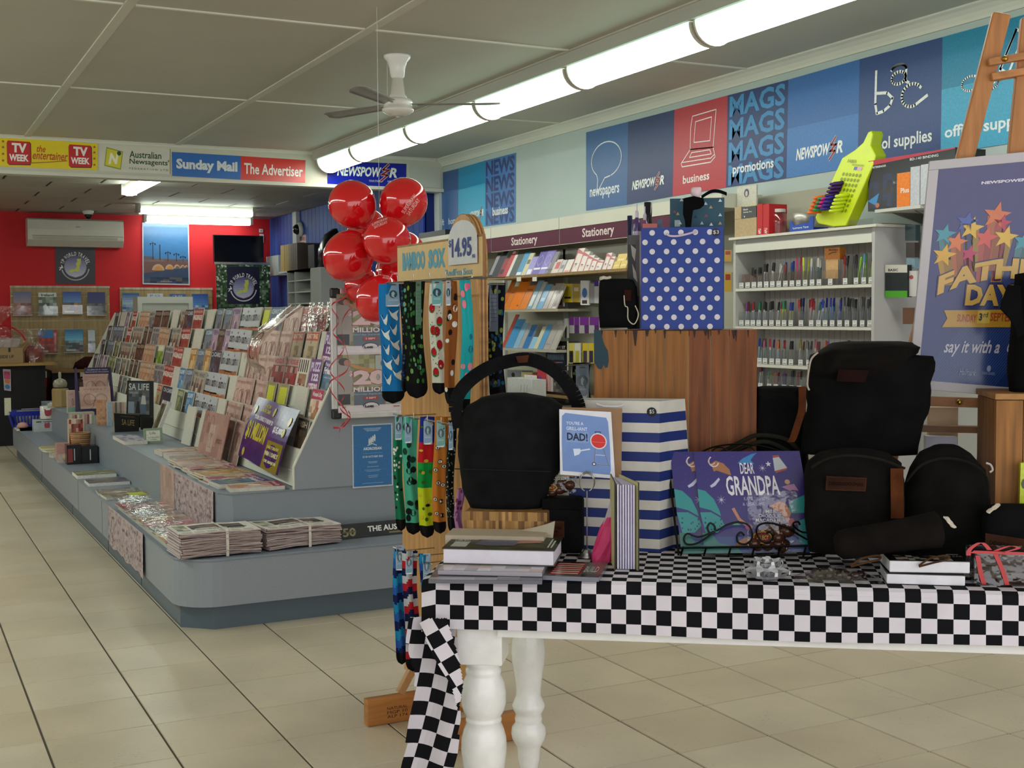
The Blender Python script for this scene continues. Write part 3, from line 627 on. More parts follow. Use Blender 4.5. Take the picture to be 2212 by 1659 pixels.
rack(4, [(205, 240, 'navy', 4), (240, 266, 'blue', 3), (266, 282, 'red', 1), (282, 306, 'ppl', 3), (306, 325, 'dark', 2), (325, 338, 'grey', 2), (338, 364, 'skin', 3), (364, 386, 'ppl', 3), (386, 406, 'red', 2), (408, 440, 'blank', 1), (440, 452, 'blue', 1), (452, 468, 'lav', 1), (470, 478, 'dark', 1), (478, 492, 'lav', 2), (492, 538, 'out', 3), (538, 554, 'fr', 1), (554, 622, 'pink', 5), (622, 650, 'cream', 1), (650, 682, 'cream', 1), (682, 699, 'blank', 1), (699, 716, 'puz', 1)])
rack(3, [(192, 202, 'grey', 1), (202, 226, 'navy', 3), (226, 243, 'blue', 2), (243, 257, 'grn', 1), (257, 290, 'ppl', 4), (290, 306, 'dark', 2), (306, 334, 'skin', 3), (334, 352, 'lime', 1), (352, 368, 'grey', 2), (368, 388, 'red', 2), (389, 408, 'blank', 1), (408, 422, 'ora', 1), (422, 436, 'blue', 1), (436, 450, 'ora', 1), (450, 470, 'navy', 2), (470, 514, 'out', 3), (514, 526, 'blank', 1), (526, 572, 'pink', 3), (572, 592, 'pink', 1), (592, 606, 'redl', 1), (606, 634, 'redl', 2), (634, 666, 'bw', 1), (666, 690, 'puz', 1), (690, 712, 'friend', 1)])
rack(2, [(168, 180, 'grn', 1), (180, 210, 'navy', 4), (210, 228, 'lav', 2), (228, 246, 'grn', 2), (246, 258, 'grey', 1), (258, 272, 'ppl', 1), (272, 296, 'dark', 2), (296, 330, 'skin', 4), (330, 348, 'grey', 2), (348, 368, 'red', 2), (369, 384, 'blank', 1), (384, 398, 'sky', 1), (398, 410, 'blue', 1), (410, 436, 'ppl', 2), (436, 488, 'out', 3), (488, 504, 'blank', 1), (504, 566, 'pink', 5), (566, 588, 'yel', 1), (588, 618, 'yel', 1), (620, 664, 'blank', 1), (664, 696, 'wday', 1)])
rack(1, [(156, 172, 'grn', 2), (172, 200, 'lav', 3), (200, 232, 'dark', 2), (250, 272, 'grey', 2), (330, 346, 'cream', 1), (346, 364, 'navy', 2), (366, 378, 'blank', 1), (378, 394, 'grn', 1), (394, 414, 'sky', 1), (414, 464, 'out', 3), (464, 480, 'blank', 1), (480, 540, 'pink', 5), (540, 590, 'pink', 2), (632, 662, 'dark', 1)])
rack(0, [(395, 420, 'blank', 1), (420, 448, 'blank', 1), (450, 480, 'pink', 1), (480, 520, 'pink', 2)])
def sag(u, v):
 y = lerp(7.42, 7.17, u)-v*.22; z = 1.165+.395*v; x = 1.96+.2*v+.05*math.sin(v*PI)*-1+(.035 if v < .12 else 0)
 return V((x-.055*math.sin(v*PI), y, z))
m = M().sheet(sag, 5, 12, lambda u, v: '8c4f52' if .84 < v < .93 and u > .3 else mixc('b99086', 'cba89b', (math.sin(v*9+u*3)+1)/2))
class FF:    # frame on the sagging sheet
 w = .23; h = .42
 def __call__(s, u, v, l=0): return sag(u, v)+V((-1, -.3, .3)).normalized()*l
m.arc(FF(), .45, .42, .3, .2, 0, 300, .012, '5b3a30', .004); m.text(FF(), 'WEEKLY', .3, .66, .92, .72, 'a88', .004)
tag(m.build('magazine', 'glossy', solid=.003), 'big pink magazine in a shiny wrapper sagging over the top two tiers', 'magazine')
tag(M().sheet(lambda u, v: sag(-.04+u*1.08, -.01+v*1.03)+V((-.012-.006*math.sin(u*9+v*12), 0, .004)), 10, 18, 'ffffff').build('wrapper', 'film', smooth=True), 'loose clear plastic wrapper around the big sagging pink magazine', 'wrapper')
for a, b, lab in ((646, 664, 'left'), (665, 682, 'middle'), (683, 700, 'right')):
 bx_, bz = tier(5); ya, yb = ypx(a, bx_, 1.45), ypx(b, bx_, 1.45)
 tag(M().sheet(lambda u, v: V((bx_-.012+v*.07-.007*math.sin(u*8+v*7+a), ya+(yb-ya)*u, bz+.01+v*.275)), 8, 10, 'ffffff').build('wrapper', 'film', smooth=True), f'clear shiny sleeve on the top tier by the lottery poster, {lab} of three', 'wrapper')
for k in range(6):  # unseen tube run added to light the aisle side of the magazines
 a, b = 11.0-k*1.3, 11.0-k*1.3-1.22
 m = M(); m.prism([(-1.5+x, a, z) for x, z in [(.117*math.cos(PI*i/8), 2.99-.109*math.sin(PI*i/8)) for i in range(9)]], (0, b-a, 0), 'f4fff8')
 tag(m.build('tube_light', 'tube'), 'added unseen white tubular light over the left aisle, outside the picture', 'ceiling light', 'added tubular lights over the left aisle')
def bxp(name, lab, cat, l, t, r, b, z, dep, col, draw=None, y=None, mt='print', side=None, grp=None, yaw=0, parent=None, bevel=0, kind=None, tilt=0):
 """carton-like thing: picture corners of its front face, standing on height z; front faces the shopfront"""
 if y is None: y = on((l+r)/2, b, z=z).y
 p, q = on(l, b, y=y), on(r, b, y=y); top = on((l+r)/2, t, y=y).z; w_ = q.x-p.x
 c = V(((p.x+q.x)/2, y, z)); ux = V((math.cos(yaw), math.sin(yaw), 0)); uz = V((0, math.sin(tilt), math.cos(tilt)))
 f = frect(c-ux*w_/2, ux, uz, w_, (top-z)/math.cos(tilt)); m = M().slab(f, dep, col, side)
 if draw: draw(m, f)
 o = m.build(name, mt, parent, bevel=bevel); return tag(o, lab, cat, grp, kind) if parent is None else o
def flat(name, lab, cat, cx_, cy_, z, w_, d_, h, col, draw=None, rz=0, side='d8d4c8', mt='print', grp=None, **kw):
 """booklet or box lying on a surface: w along local x, d along local y"""
 ux = V((math.cos(rz), math.sin(rz), 0)); uy = V((-math.sin(rz), math.cos(rz), 0)); c = V((cx_, cy_, z+h))
 f = frect(c-ux*w_/2-uy*d_/2, ux, uy, w_, d_); m = M().slab(f, h, col, side)
 if draw: draw(m, f)
 return tag(m.build(name, mt, **kw), lab, cat, grp)
def pal_draw(pal, nu=5, nv=6, extra=None):
 def g(m, f):
  m.blotch(f, nu, nv, pal, rnd=RG)
  if extra: extra(m, f)
 return g
def stack(n, name, labf, cat, cx_, cy_, z, w_, d_, h, col, draw, rz=0, side='b9b4ac', jit=.008, grp=None, mt='print'):
 for i in range(n):
  flat(name, labf(i), cat, cx_+R.uniform(-jit, jit), cy_+R.uniform(-jit, jit), z+i*h, w_, d_, h*.96, col, draw if i == n-1 else None, rz+R.uniform(-.03, .03), side, mt, grp)
def newspaper(cx_, cy_, z, w_, d_, h, rz, top, lab, grp, curl=0.):
 ux = V((math.cos(rz), math.sin(rz), 0)); uy = V((-math.sin(rz), math.cos(rz), 0)); c = V((cx_, cy_, z)); m = M(); nu = 8
 rn = random.Random(int(cx_*999+z*7777))
 ph = rn.random()*6; ins = rn.uniform(0, .006)
 def zz(u, v): return .006*math.sin(u*3.1)+curl*(1-u)**3*.8+.002*math.sin(u*11+ph)
 def P(u, v, t): return c+ux*(u-.5)*(w_-ins)+uy*(v-.5)*(d_-ins)+V((0, 0, zz(u, v)+t))
 f2 = lambda u, v, l=0: P(u, v, h+l)
 m.sheet(lambda u, v: P(u, v, h), nu, 4, 'ddd9cf' if top else 'b7a7a2'); m.sheet(lambda u, v: P(u, 1-v, 0), nu, 1, 'a8989a')
 for v in (0, 1):
  m.sheet(lambda u, q: P(u, v, h*q) - uy*(1-2*v)*.004*math.sin(q*PI), nu, 2, lambda u, q: mixc('a39092', 'bfb0ac', rn.random()))
 m.sheet(lambda v, q: P(0, v, h*q)-ux*.004*math.sin(q*PI), 3, 2, 'b3a2a0'); m.sheet(lambda v, q: P(1, v, h*q), 3, 2, 'b3a2a0')
 if top: top(m, type('G', (), {'w': w_, 'h': d_, '__call__': staticmethod(f2)})())
 return tag(m.build('newspaper', 'paper', smooth=False), lab, 'newspaper', grp)
def np_top(m, f):
 for i in range(6):
  for j in range(4): m.rect(f, .22+.11*i, .48+.09*j, .33+.11*i, .57+.09*j, mixc(RG.choice(['4a4038', '6b5a50', '8a7468', '3a3a34', '7c6f78']), '5a5048', .4), .0008)
 m.rect(f, .22, .42, .9, .48, '1f2022', .0008); m.text(f, 'Country Times', .26, .28, .86, .4, '2a2c2c', .0012, .02)
 for i in range(3): m.blotch(f, 2, 2, ['5c7a8c', 'b9b08c', '6d7a50', 'd0c8b0'], .03, .3+.21*i, .19, .48+.21*i, .0008, RG)
 for i in range(6): m.rect(f, .05+.15*i, .05, .17+.15*i, .2, 'bcbab4', .0008)
for (cx_, cy_, nn, rz, g, nm) in ((1.405, 6.03, 15, .04, 'folded newspapers in the left bundle', 'left'), (1.825, 6.07, 13, .07, 'folded newspapers in the right bundle', 'right')):
 for i in range(nn):
  last = i == nn-1; hh = .0076 if i < nn-1 else .0085
  newspaper(cx_+R.uniform(-.006, .006), cy_+R.uniform(-.005, .005), ZL+.004+i*.0076, .395, .27, hh*.95, rz+R.uniform(-.03, .03)+(.05 if i < 2 and nm == 'right' else 0), np_top if last else None,
                  f'top newspaper of the {nm} bundle, photographs on its front page' if last else f'folded newspaper inside the {nm} bundle at the island corner', None if last else g, .012 if i > nn-4 else .004)
 b = M(); c = V((cx_, cy_, ZL)); ux = V((math.cos(rz), math.sin(rz), 0)); uy = V((-math.sin(rz), math.cos(rz), 0))
 h = nn*.0076+.009; pr = [(-.139, .002), (-.141, h*.5), (-.139, h+.001), (-.132, h+.006), (0, h+.0075), (.132, h+.006), (.139, h+.001)]
 for (a, za), (b2, zb2) in zip(pr, pr[1:]):
  b.add([c+uy*a+ux*.02+V((0, 0, za)), c+uy*a+ux*.034+V((0, 0, za)), c+uy*b2+ux*.034+V((0, 0, zb2)), c+uy*b2+ux*.02+V((0, 0, zb2))], [(0, 1, 2, 3)], 'd8cfc4')
 tag(b.build('bundle_strap', 'plastic', solid=.001), f'pale paper strap around the {nm} newspaper bundle', 'strap')
def d_aus(m, f):
 m.rect(f, 0, 0, 1, .84, '16171a'); m.text(f, '50', .06, .12, .2, .74, '8f865c', .0014, .03); m.line(f, [(.06, .42), (.2, .46)], .1, '5d5940', .002)
 m.text(f, 'THE AUSTRALIAN', .33, .34, .98, .74, 'ecebe6', .0014, .03); m.rect(f, .56, .12, .9, .24, '7b714c', .0012)
f = Fr((2.045, 6.05, ZL+.003), (2.56, 6.07, ZL+.003), (2.56, 6.09, ZL+.075), (2.045, 6.07, ZL+.075)); m = M().slab(f, .07, '16171a', 'c8c6be'); d_aus(m, f)
m.add([f(0, 1, -.002)+V((0, 0, .001)), f(1, 1, -.002)+V((0, 0, .001)), f(1, 1, -.068)+V((0, 0, .001)), f(0, 1, -.068)+V((0, 0, .001))], [(0, 1, 2, 3)], 'd6d4cc')
tag(m.build('newspaper_insert', 'print'), 'thick newspaper with black banner edge lying against the step', 'newspaper')
def lies(kind, cx_, cy_, z, rz, lab, n=1, th=.009, grp=None, cat='magazine', w_=.21, d_=.28):
 for i in range(n):
  o = bpy.data.objects.new('magazine', cover_mesh(kind, w_, d_, th)); COL.objects.link(o); ORG[o.name] = V((0, 0, 0))
  q = rz+R.uniform(-.05, .05); up = V((-math.sin(q), math.cos(q), 0)); c = V((cx_, cy_, 0))-up*d_/2
  o.location = (c.x+R.uniform(-.006, .006), c.y+R.uniform(-.006, .006), z+th*(i+1)+.0006*(i+1)); o.rotation_euler = (-PI/2, 0, q)
  tag(o, lab if i == n-1 else lab.replace('top ', 'lower '), cat, grp or (lab+'s' if n > 2 else None))
lies('wday', 1.70, 6.36, ZM, -PI/2-.1, 'glossy weekly on top of the pile at the near corner of the step', 1, .02)
for i, (kind, yy, nn) in enumerate([('friend', 6.52, 3), ('wday', 6.70, 3), ('ora', 6.86, 4), ('skin', 7.02, 3), ('wday', 7.2, 3), ('pink', 7.38, 4), ('skin', 7.56, 4)]):
 nm = ['first', 'second', 'third', 'fourth', 'fifth', 'sixth', 'seventh'][i]
 for j in range(nn):
  lies(kind, 1.66+R.uniform(-.01, .01), yy, ZM+j*.0085, -PI/2+R.uniform(-.06, .06), f'glossy magazine lying on the step, {nm} pile from the near end, layer {["bottom","second","third","top"][j if j < nn-1 else 3]}', 1, .008)
lies('pink', 1.70, 7.95, ZM, -PI/2, 'thick pink-covered magazine lying on the step left of the pink pile', 1, .03); lies('skin', 1.70, 8.22, ZM, -PI/2, 'salmon covered notebook lying on the step by the green photo frame', 1, .03)
cols = [['8c8a80', 'c2352f', 'd8d4cc'], ['c9c4b8', 'e8e4da', '5b7a9c'], ['c8c86a', 'b8b08c', 'f2efe6'], ['e8a8bc', 'd8427c', 'f4e6e8'], ['8aa4b0', 'c9d4d8', '5c7a84'], ['d88a3c', 'e8b060', 'c8602c'], ['6a5a50', '8c7c70', 'c9bca8'], ['c9a8a0', 'a8847a', 'e8d8cc']]
for i in range(17):
 y = 7.72-i*.088; pal = cols[(i*3) % 8]
 f = Fr((1.215, y-.02, ZL+.012+.002*(i % 3)), (1.215, y-.235, ZL+.004), (1.478, y-.235, ZL+.004), (1.478, y-.02, ZL+.012+.002*(i % 3)))
 z0 = .03+.0004*i
 f = Fr(V((1.212+R.uniform(-.01, .012), y-.0, ZL+z0)), V((1.212+R.uniform(-.01, .012), y-.2, ZL+z0+.006)), V((1.478, y-.2, ZL+z0+.006)), V((1.478, y-.0, ZL+z0)))
 f.n = V((0, 0, 1));
 m = M(); m.add([f(0, 0), f(1, 0), f(1, 1), f(0, 1), f(0, 0)-V((0, 0, .006)), f(1, 0)-V((0, 0, .006)), f(1, 1)-V((0, 0, .006)), f(0, 1)-V((0, 0, .006))], [(0, 1, 2, 3), (7, 6, 5, 4), (0, 4, 5, 1), (1, 5, 6, 2), (2, 6, 7, 3), (3, 7, 4, 0)], 'b8b6ae')
 m.blotch(f, 5, 7, pal, l=.0008, rnd=RG);
 if i in (0, 1): m.rect(f, .05, 0, .9, .28, 'c42c30', .002)
 if i > 8: m.rect(f, .5, .62, .98, .97, ['e8528c', 'e08838', 'a8c8d8'][i % 3], .002)
 nm = ['farthest', 'second', 'third', 'fourth', 'fifth', 'sixth', 'seventh', 'eighth', 'middle', 'tenth', 'eleventh', 'twelfth', 'thirteenth', 'fourteenth', 'fifteenth', 'sixteenth', 'nearest'][i]
 tag(m.build('magazine', 'glossy'), f'glossy weekly in the overlapping row on the plinth, {nm} one', 'magazine', 'overlapping weeklies on the plinth')
tag(M().box((1.22, 6.12, ZL+.001), (1.475, 7.7, ZL+.022), 'b5b2a8').build('magazine_pad', 'paper'), 'flat pale layer of back issues under the overlapping weeklies', 'magazines', kind='stuff')
tag(M().sheet(lambda u, v: V((1.205+.28*v, 7.8-1.72*u, ZL+.055+.010*math.sin(u*23+v*5)*math.sin(v*PI))), 40, 6, 'ffffff').build('plastic_cover', 'film', smooth=True), 'crinkled clear plastic spread over the weeklies on the plinth', 'plastic sheet')
def fringe(name, lab, x, y0, y1, z0, z1):
 rn = random.Random(5); m = M(); m.sheet(lambda u, v: V((x-.004*math.sin(u*14)*(1-v), lerp(y0, y1, u), lerp(z0+.006*math.sin(u*31), z1, v))), 40, 6, 'b9a6a8')
 f = Fr((x, y0, z0), (x, y1, z0), (x, y1, z1), (x, y0, z1));
 for i in range(330):
  u, v = rn.random(), rn.random()*.94; h = rn.uniform(.05, .14); w_ = .004+.006*rn.random(); c = rn.choice(['8a7478', '6d5a60', '94808a', '4b3f48', 'd3c4c8'])
  m.poly(f, [(u, v), (u+w_, v+h*.5), (u+w_*.3, min(v+h, 1)), (u-w_*.5, v+h*.5)], c, .006)
 for i in range(46):
  u, v = rn.random()*.97, rn.random()*.9; k = f.h/f.w; m.poly(f, [(u, v), (u+.035*k, v+.05), (u+.03*k, v+.09), (u+.008*k, v+.04)], '2e282c', .0065)
 return tag(m.build(name, 'paper'), lab, 'wrapping paper')
fringe('patterned_paper', 'pale pink patterned paper hanging over the plinth edge', X0-.012, 7.86, 6.72, .115, ZL+.004)
fringe('patterned_paper', 'pale pink patterned paper hanging down the middle step', 1.478, 7.30, 6.34, ZL+.04, ZM+.003)
f = Fr((1.478, 7.72, ZL+.01), (1.478, 7.31, ZL+.01), (1.478, 7.31, ZM+.004), (1.478, 7.72, ZM+.004)); m = M().slab(f, .003, 'b39488'); m.blotch(f, 5, 4, ['b39488', 'a98a7e', 'bfa294'], rnd=RG)
for cu in (.3, .72): m.arc(f, cu, .55, .13, .32, -30, 210, .012, '5b3c34')
tag(m.build('magazine_poster', 'print'), 'dusty pink poster of looped numerals hanging down the step', 'poster')
f = Fr((1.765, 8.0, ZM+.03), (1.775, 7.42, ZM+.03), (1.84, 7.42, ZM+.3), (1.83, 8.0, ZM+.3)); m = M().slab(f, .004, 'a8857a'); m.blotch(f, 6, 4, ['a8857a', 'b08e82', '9c7a70'], rnd=RG)
for cu in (.16, .38): m.arc(f, cu, .62, .09, .3, -40, 200, .012, '5b3c34')
m.rect(f, .34, .1, .56, .72, 'c2aa9c', .001); m.arc(f, .42, .36, .04, .16, 0, 300, .012, '5b3c34', .002); m.arc(f, .5, .36, .04, .16, 0, 300, .012, '5b3c34', .002); m.text(f, 'years', .66, .3, .9, .45, '6b4438', .0012)
tag(m.build('magazine_poster', 'print'), 'brownish pink anniversary poster standing behind the step piles', 'poster')
def dr(u, v):
 y = lerp(7.20, 6.40, u); return V((1.83+.13*v-.015*math.sin(v*PI)+.006*math.sin(u*7), y, ZM+.085+.34*v-.03*u))
class DF:
 w = .8; h = .37
 def __call__(s, u, v, l=0): return dr(u, v)+V((-.94, -.1, .34)).normalized()*l
m = M().sheet(dr, 16, 10, lambda u, v: mixc('2c2560', '3d2f78', RG.random())); f = DF()
m.text(f, '$1 MILLION', .05, .3, .56, .62, 'c9c040', .003, .04); m.text(f, 'YOUR CHANCE TO WIN UP TO', .12, .66, .62, .73, 'dcd8e4', .003, .02); m.text(f, 'HEALTHY', .25, .88, .4, .93, 'b8b04c', .003); m.text(f, 'ALDI CASH', .22, .8, .44, .86, 'b8b04c', .003, .02)
m.poly(f, [(.62, .0), (.97, .0), (.97, .45), (.65, .45)], '8a8228', .003); m.text(f, '$15,000!', .68, .56, .9, .68, 'e4e0e8', .003, .04); m.text(f, 'DAILY DRAW', .68, .33, .92, .38, 'd8cf70', .005, .01); m.text(f, 'WIN 1 DAILY', .66, .22, .94, .29, 'e8e2b0', .005, .02); m.text(f, 'OR MAJOR', .68, .1, .94, .16, 'e8e2b0', .005, .02)
for u, v in ((.08, .8), (.55, .86), (.93, .8), (.1, .1), (.9, .62)): m.disc(f, u, v, .025, .07, 'b8ac4c', .004, 12)
tag(m.build('competition_poster', 'glossy', solid=.002), 'purple competition poster with yellow lettering draped on the lower tiers', 'poster')
for i, (px, lab) in enumerate(((362, 'left'), (385, 'right'))):
 p = on(px, 950, z=ZM); yy = p.y; f = Fr((1.70, yy+.09, ZM+.004), (1.70, yy-.09, ZM+.004), (1.815, yy-.09, ZM+.29), (1.815, yy+.09, ZM+.29))
 m = M().slab(f, .022, 'd0cdc4', 'c9c7c0'); m.rect(f, .1, .06, .8, .92, '4a5c3a', .001); m.blotch(f, 4, 8, ['4a5c3a', '6b7f50', '38442c', '8a9470', '2c3424'], .12, .08, .78, .9, .0015, RG)
 tag(m.build('picture_book', 'print'), f'white-bordered garden book leaning on the rack, {lab} of the pair', 'book')
bxp('photo_frame', 'small green photo frame with handwritten card on the step', 'photo frame', 312, 925, 352, 957, ZM, .02, '8da084', lambda m, f: (m.rect(f, .12, .14, .86, .84, 'e4e4d4', .001), m.text(f, 'Life', .3, .58, .62, .76, '5c665c', .002), m.text(f, 'is a beautiful', .2, .34, .8, .44, '5c665c', .002), m.text(f, 'ride', .34, .2, .66, .3, '5c665c', .002)), tilt=.12)
flat('magazine_pile', 'lilac and white booklets lying beneath the black magazine holder', 'booklets', 1.56, 9.25, ZM, .16, .5, .025, '8a7c9c', pal_draw(['b9b0c8', '6d5c84', 'c8c4cc']))
def holder(m, f):
 m.text(f, 'SA LIFE', .3, .42, .8, .72, 'a88d54', .002, .0); m.rect(f, .25, .84, .8, .9, '3d3524', .001)
yh = on(290, 932, z=ZM).y
t = thing('magazine_holder', (on(272, 930, y=yh).x, yh, ZM), 'black countertop holder with gold lettering and a framed cover behind', 'magazine holder')
f = fpx((246, 892), (302, 897), (300, 938), (248, 934), y=yh); m = M().slab(f, .05, '121212', '8a8270'); holder(m, f); m.build('box', 'dark', t)
def sal(m, f):
 m.rect(f, .05, .28, .84, .96, '4d5358', .001); m.blotch(f, 6, 7, ['4d5358', '5f666c', '3c4247', '6f7478'], .06, .29, .83, .8, .0015, RG); m.text(f, 'SA LIFE', .06, .8, .82, .94, 'dcdcd8', .003, .01)
 m.poly(f, [(.5, .3), (.72, .3), (.7, .52), (.66, .68), (.56, .68), (.5, .5)], '5c6f84', .0022); m.poly(f, [(.52, .5), (.72, .5), (.68, .68), (.56, .69)], 'c9c8c4', .0026); m.disc(f, .62, .72, .04, .03, '8a6a58', .003, 10); m.poly(f, [(.32, .3), (.5, .3), (.46, .55), (.38, .56)], '1c1c20', .002)
 m.text(f, 'COFFEE & DESIGN', .08, .72, .4, .76, 'c9ccd0', .003); m.rect(f, .06, .3, .28, .55, '8a98a8', .0018)
f = fpx((275, 822), (332, 823), (332, 925), (272, 922), y=yh+.06); m = M().slab(f, .006, '0e0d0e', '9c9072'); sal(m, f); m.build('framed_cover', 'glossy', t)
f = fpx((304, 900), (330, 901), (330, 930), (304, 928), y=yh-.0); M().slab(f, .02, '14130f', '8a8270').build('side_pocket', 'dark', t)
yp = on(205, 895, z=ZM).y
t = thing('cardboard_shipper', (on(205, 895, y=yp).x, yp, ZM), 'purple cardboard shipper with slanted sides displaying a pink magazine', 'display stand')
a, b = on(168, 890, y=yp).x, on(246, 890, y=yp).x; hT = on(220, 795, y=yp).z
for x in (a, b-.012): M().prism([(x, yp-.09, ZM+.001), (x, yp+.16, ZM+.001), (x, yp+.16, hT), (x, yp+.10, hT)], (.012, 0, 0), '33294f').build('side_panel', 'paper', t)
f = Fr((a+.09, yp+.16, hT-.06), (b, yp+.16, hT-.06), (b, yp+.17, hT+.0), (a+.09, yp+.17, hT+.0)); m = M().slab(f, .004, '33294f'); m.text(f, 'CELEBRATE 90 YEARS', .1, .55, .9, .75, 'c8c4d8', .001); m.text(f, 'FAVOURITE MAGAZINE', .05, .2, .95, .4, 'c8c4d8', .001); m.build('header_card', 'paper', t)
f = Fr((a+.012, yp-.09, ZM+.002), (b-.012, yp-.09, ZM+.002), (b-.012, yp-.09, ZM+.06), (a+.012, yp-.09, ZM+.06)); M().slab(f, .004, '33294f').build('lip', 'paper', t)
for k, (dy, dz) in enumerate(((-.07, .02), (.07, .13))):
 f = Fr((a+.02+.05*k, yp+dy, ZM+dz), (b-.03, yp+dy, ZM+dz), (b-.03, yp+dy+.07, ZM+dz+.24), (a+.02+.05*k, yp+dy+.07, ZM+dz+.24)); m = M().slab(f, .01, 'c0a096'); cv_pink(m, f)
 tag(m.build('magazine', 'print'), ['dusty pink magazine in the front slot of the purple shipper', 'dusty pink magazine in the rear slot of the purple shipper'][k], 'magazine')
q = on(131, 880, z=ZM); t = thing('diffuser_jar', (q.x, q.y, ZM), 'tan ceramic diffuser jar with a round speckled lid and knob', 'jar')
M().lathe([(.06, .0), (.08, .004), (.082, .17), (.07, .185), (.03, .19)], 8, '9a8258', (q.x, q.y, ZM+.008)).build('body', 'glossy', t)
M().lathe([(.03, .19), (.065, .2), (.07, .235), (.055, .27), (.018, .285), (.012, .29), (.016, .32), (.012, .35), (.002, .355)], 16, '8c8672', (q.x, q.y, ZM+.006)).build('lid', 'glossy', t, smooth=True)
M().lathe([(.001, 0), (.12, 0), (.13, .006), (.001, .007)], 20, 'c9c6ba', (q.x, q.y, ZM)).build('saucer', 'glossy', t)
flat('soap_bar', 'small cream soap bar in front of the tan jar', 'soap', q.x+.1, q.y-.16, ZM, .1, .05, .03, 'c4bca4')
bxp('gift_carton', 'tall pink carton with hand drawing and mint green base', 'carton', 147, 844, 167, 893, ZM, .1, 'c9a49c', lambda m, f: (m.rect(f, 0, 0, 1, .26, '7fae98', .001), m.line(f, [(.5, .35), (.45, .55), (.55, .65), (.65, .5), (.6, .35)], .02, '7c5a50'), m.text(f, 'SOAP', .2, .82, .6, .88, '9c5a5c', .001)), side='cdbfa4')
bxp('gift_carton', 'plain cream carton right of the pink hand carton', 'carton', 168, 846, 180, 890, ZM, .1, 'cdc6ae')
bxp('box', 'kraft paper box lying behind the floral cartons', 'box', 236, 845, 270, 868, ZM+.06, .16, 'b29c70', side='a8925f'); bxp('box_tray', 'low kraft tray under the kraft paper box', 'box', 234, 868, 268, 880, ZM, .17, 'a8925f')
bxp('gift_carton', 'orange floral carton standing on the edge of the step', 'carton', 211, 864, 233, 918, ZM, .06, 'c08a62', pal_draw(['c08a62', 'd09c74', 'b07c58', 'cf9f84'], 4, 9))
bxp('gift_carton', 'slim pale blue carton beside the orange floral one', 'carton', 233, 868, 243, 920, ZM, .06, '9fb0bc')
for i, c in enumerate(['c9b0a0', '6f6a66', 'b9b0a8', '8a7c84', 'd0a894', 'c4bcb4']):
 bxp('paperback', f'{["pink spined","charcoal spined","grey spined","mauve spined","peach spined","cream spined"][i]} gift book standing behind the black holder', 'book', 244+i*5, 869, 248.6+i*5, 912, ZM, .12, c, side='c9b0a0', grp='gift books behind the black holder')
bxp('dark_frame', 'small dark picture frame standing by the far rack end', 'frame', 170, 819, 196, 870, ZM, .03, '1d1a18', lambda m, f: m.blotch(f, 3, 4, ['3a2c24', '54402f'], .12, .12, .88, .88, rnd=RG))
for i in range(4): flat('booklet', f'lilac-grey booklet in the fanned pile behind the tan jar, {["bottom","second","third","top"][i]}', 'booklet', 1.62+.02*i, q.y+.35-.03*i, ZM+.012*i, .3, .2, .011, 'a99fa8', None, .2*i)
lies('yel', 1.345, 8.2, ZL, -PI/2+.05, 'yellow-green puzzle weekly lying on the plinth', 1, .016); lies('ppl', 1.345, 8.42, ZL, -PI/2-.04, 'grey and pink weekly lying just beyond the yellow-green one', 1, .014)
flat('picture_book', 'white-edged hardback with a navy and gold cover lying on the plinth', 'book', 1.345, 8.93, ZL, .27, .24, .022, '5c5248', pal_draw(['6b5a48', '4a4c60', '8a7a5c', '3c3f58']), side='dcdad4')
flat('picture_book', 'white-edged hardback with a farm landscape cover, farther of two', 'book', 1.33, 9.42, ZL, .27, .28, .024, '6a6a4c', pal_draw(['7a7450', '93865c', '5a6044', '9fae8c']), side='dcdad4')
def mugbox(l, r, t_, b_, dep, cc, lab, y):
 def g(m, f):
  m.poly(f, [(.06, .1), (.42, .12), (.4, .82), (.06, .8)], cc, .001); m.rect(f, .5, .2, .56, .8, 'c4c4c4', .001)
 bxp('mug_carton', lab, 'carton', l, t_, r, b_, ZL, dep, '101012', g, y=y, mt='glossy')
ym = on(200, 1001, z=ZL).y
mugbox(145, 176, 961, 1001, .12, '8c3a34', 'black mug carton with a dark red picture, left of three', ym)
mugbox(177, 212, 963, 1002, .12, '16181c', 'black mug carton with a plain dark front, middle of three', ym)
mugbox(213, 250, 964, 1001, .12, '2c7a7c', 'black mug carton with a teal picture, right of three', ym)
q = on(185, 962, z=ZL); q = V((1.375, ym+.2, ZL))
t = thing('wicker_vase', q, 'pale woven vase with a wide cushion-like base', 'vase'); zc = .0
m = M().lathe([(.02, .0), (.14, .01), (.16, .05), (.12, .085), (.07, .1)], 28, 'b89a80', q); m.build('base', 'cloth', t, smooth=True)
m = M()
for i in range(9):
 z = q.z+.098+i*.016; m.tube([(q.x+(.058+.0022*i)*math.cos(2*PI*k/20), q.y+(.058+.0022*i)*math.sin(2*PI*k/20), z) for k in range(20)], .0085, 6, mixc('a8805c', 'b8906c', i % 2), closed=True)
m.build('woven_neck', 'cloth', t, smooth=True)
bxp('floral_carton', 'white carton covered in dark red blossoms behind the woven vase', 'carton', 150, 906, 180, 958, ZL, .1, 'c9b4a0', pal_draw(['8c2c24', 'a83c2c', 'c9b4a0', '6b1f1c', 'd8c8b0'], 6, 9), y=ym+.42)
bxp('gift_carton', 'striped pastel carton behind the red blossom carton', 'carton', 152, 891, 205, 930, ZL, .1, 'b0a898', lambda m, f: [m.rect(f, .1*i, .05, .1*i+.07, .95, ['c8c4a8', 'b88a90', '8c3c4c', 'd8d4c8', '9aa08c'][i % 5], .001) for i in range(10)], y=ym+.75)
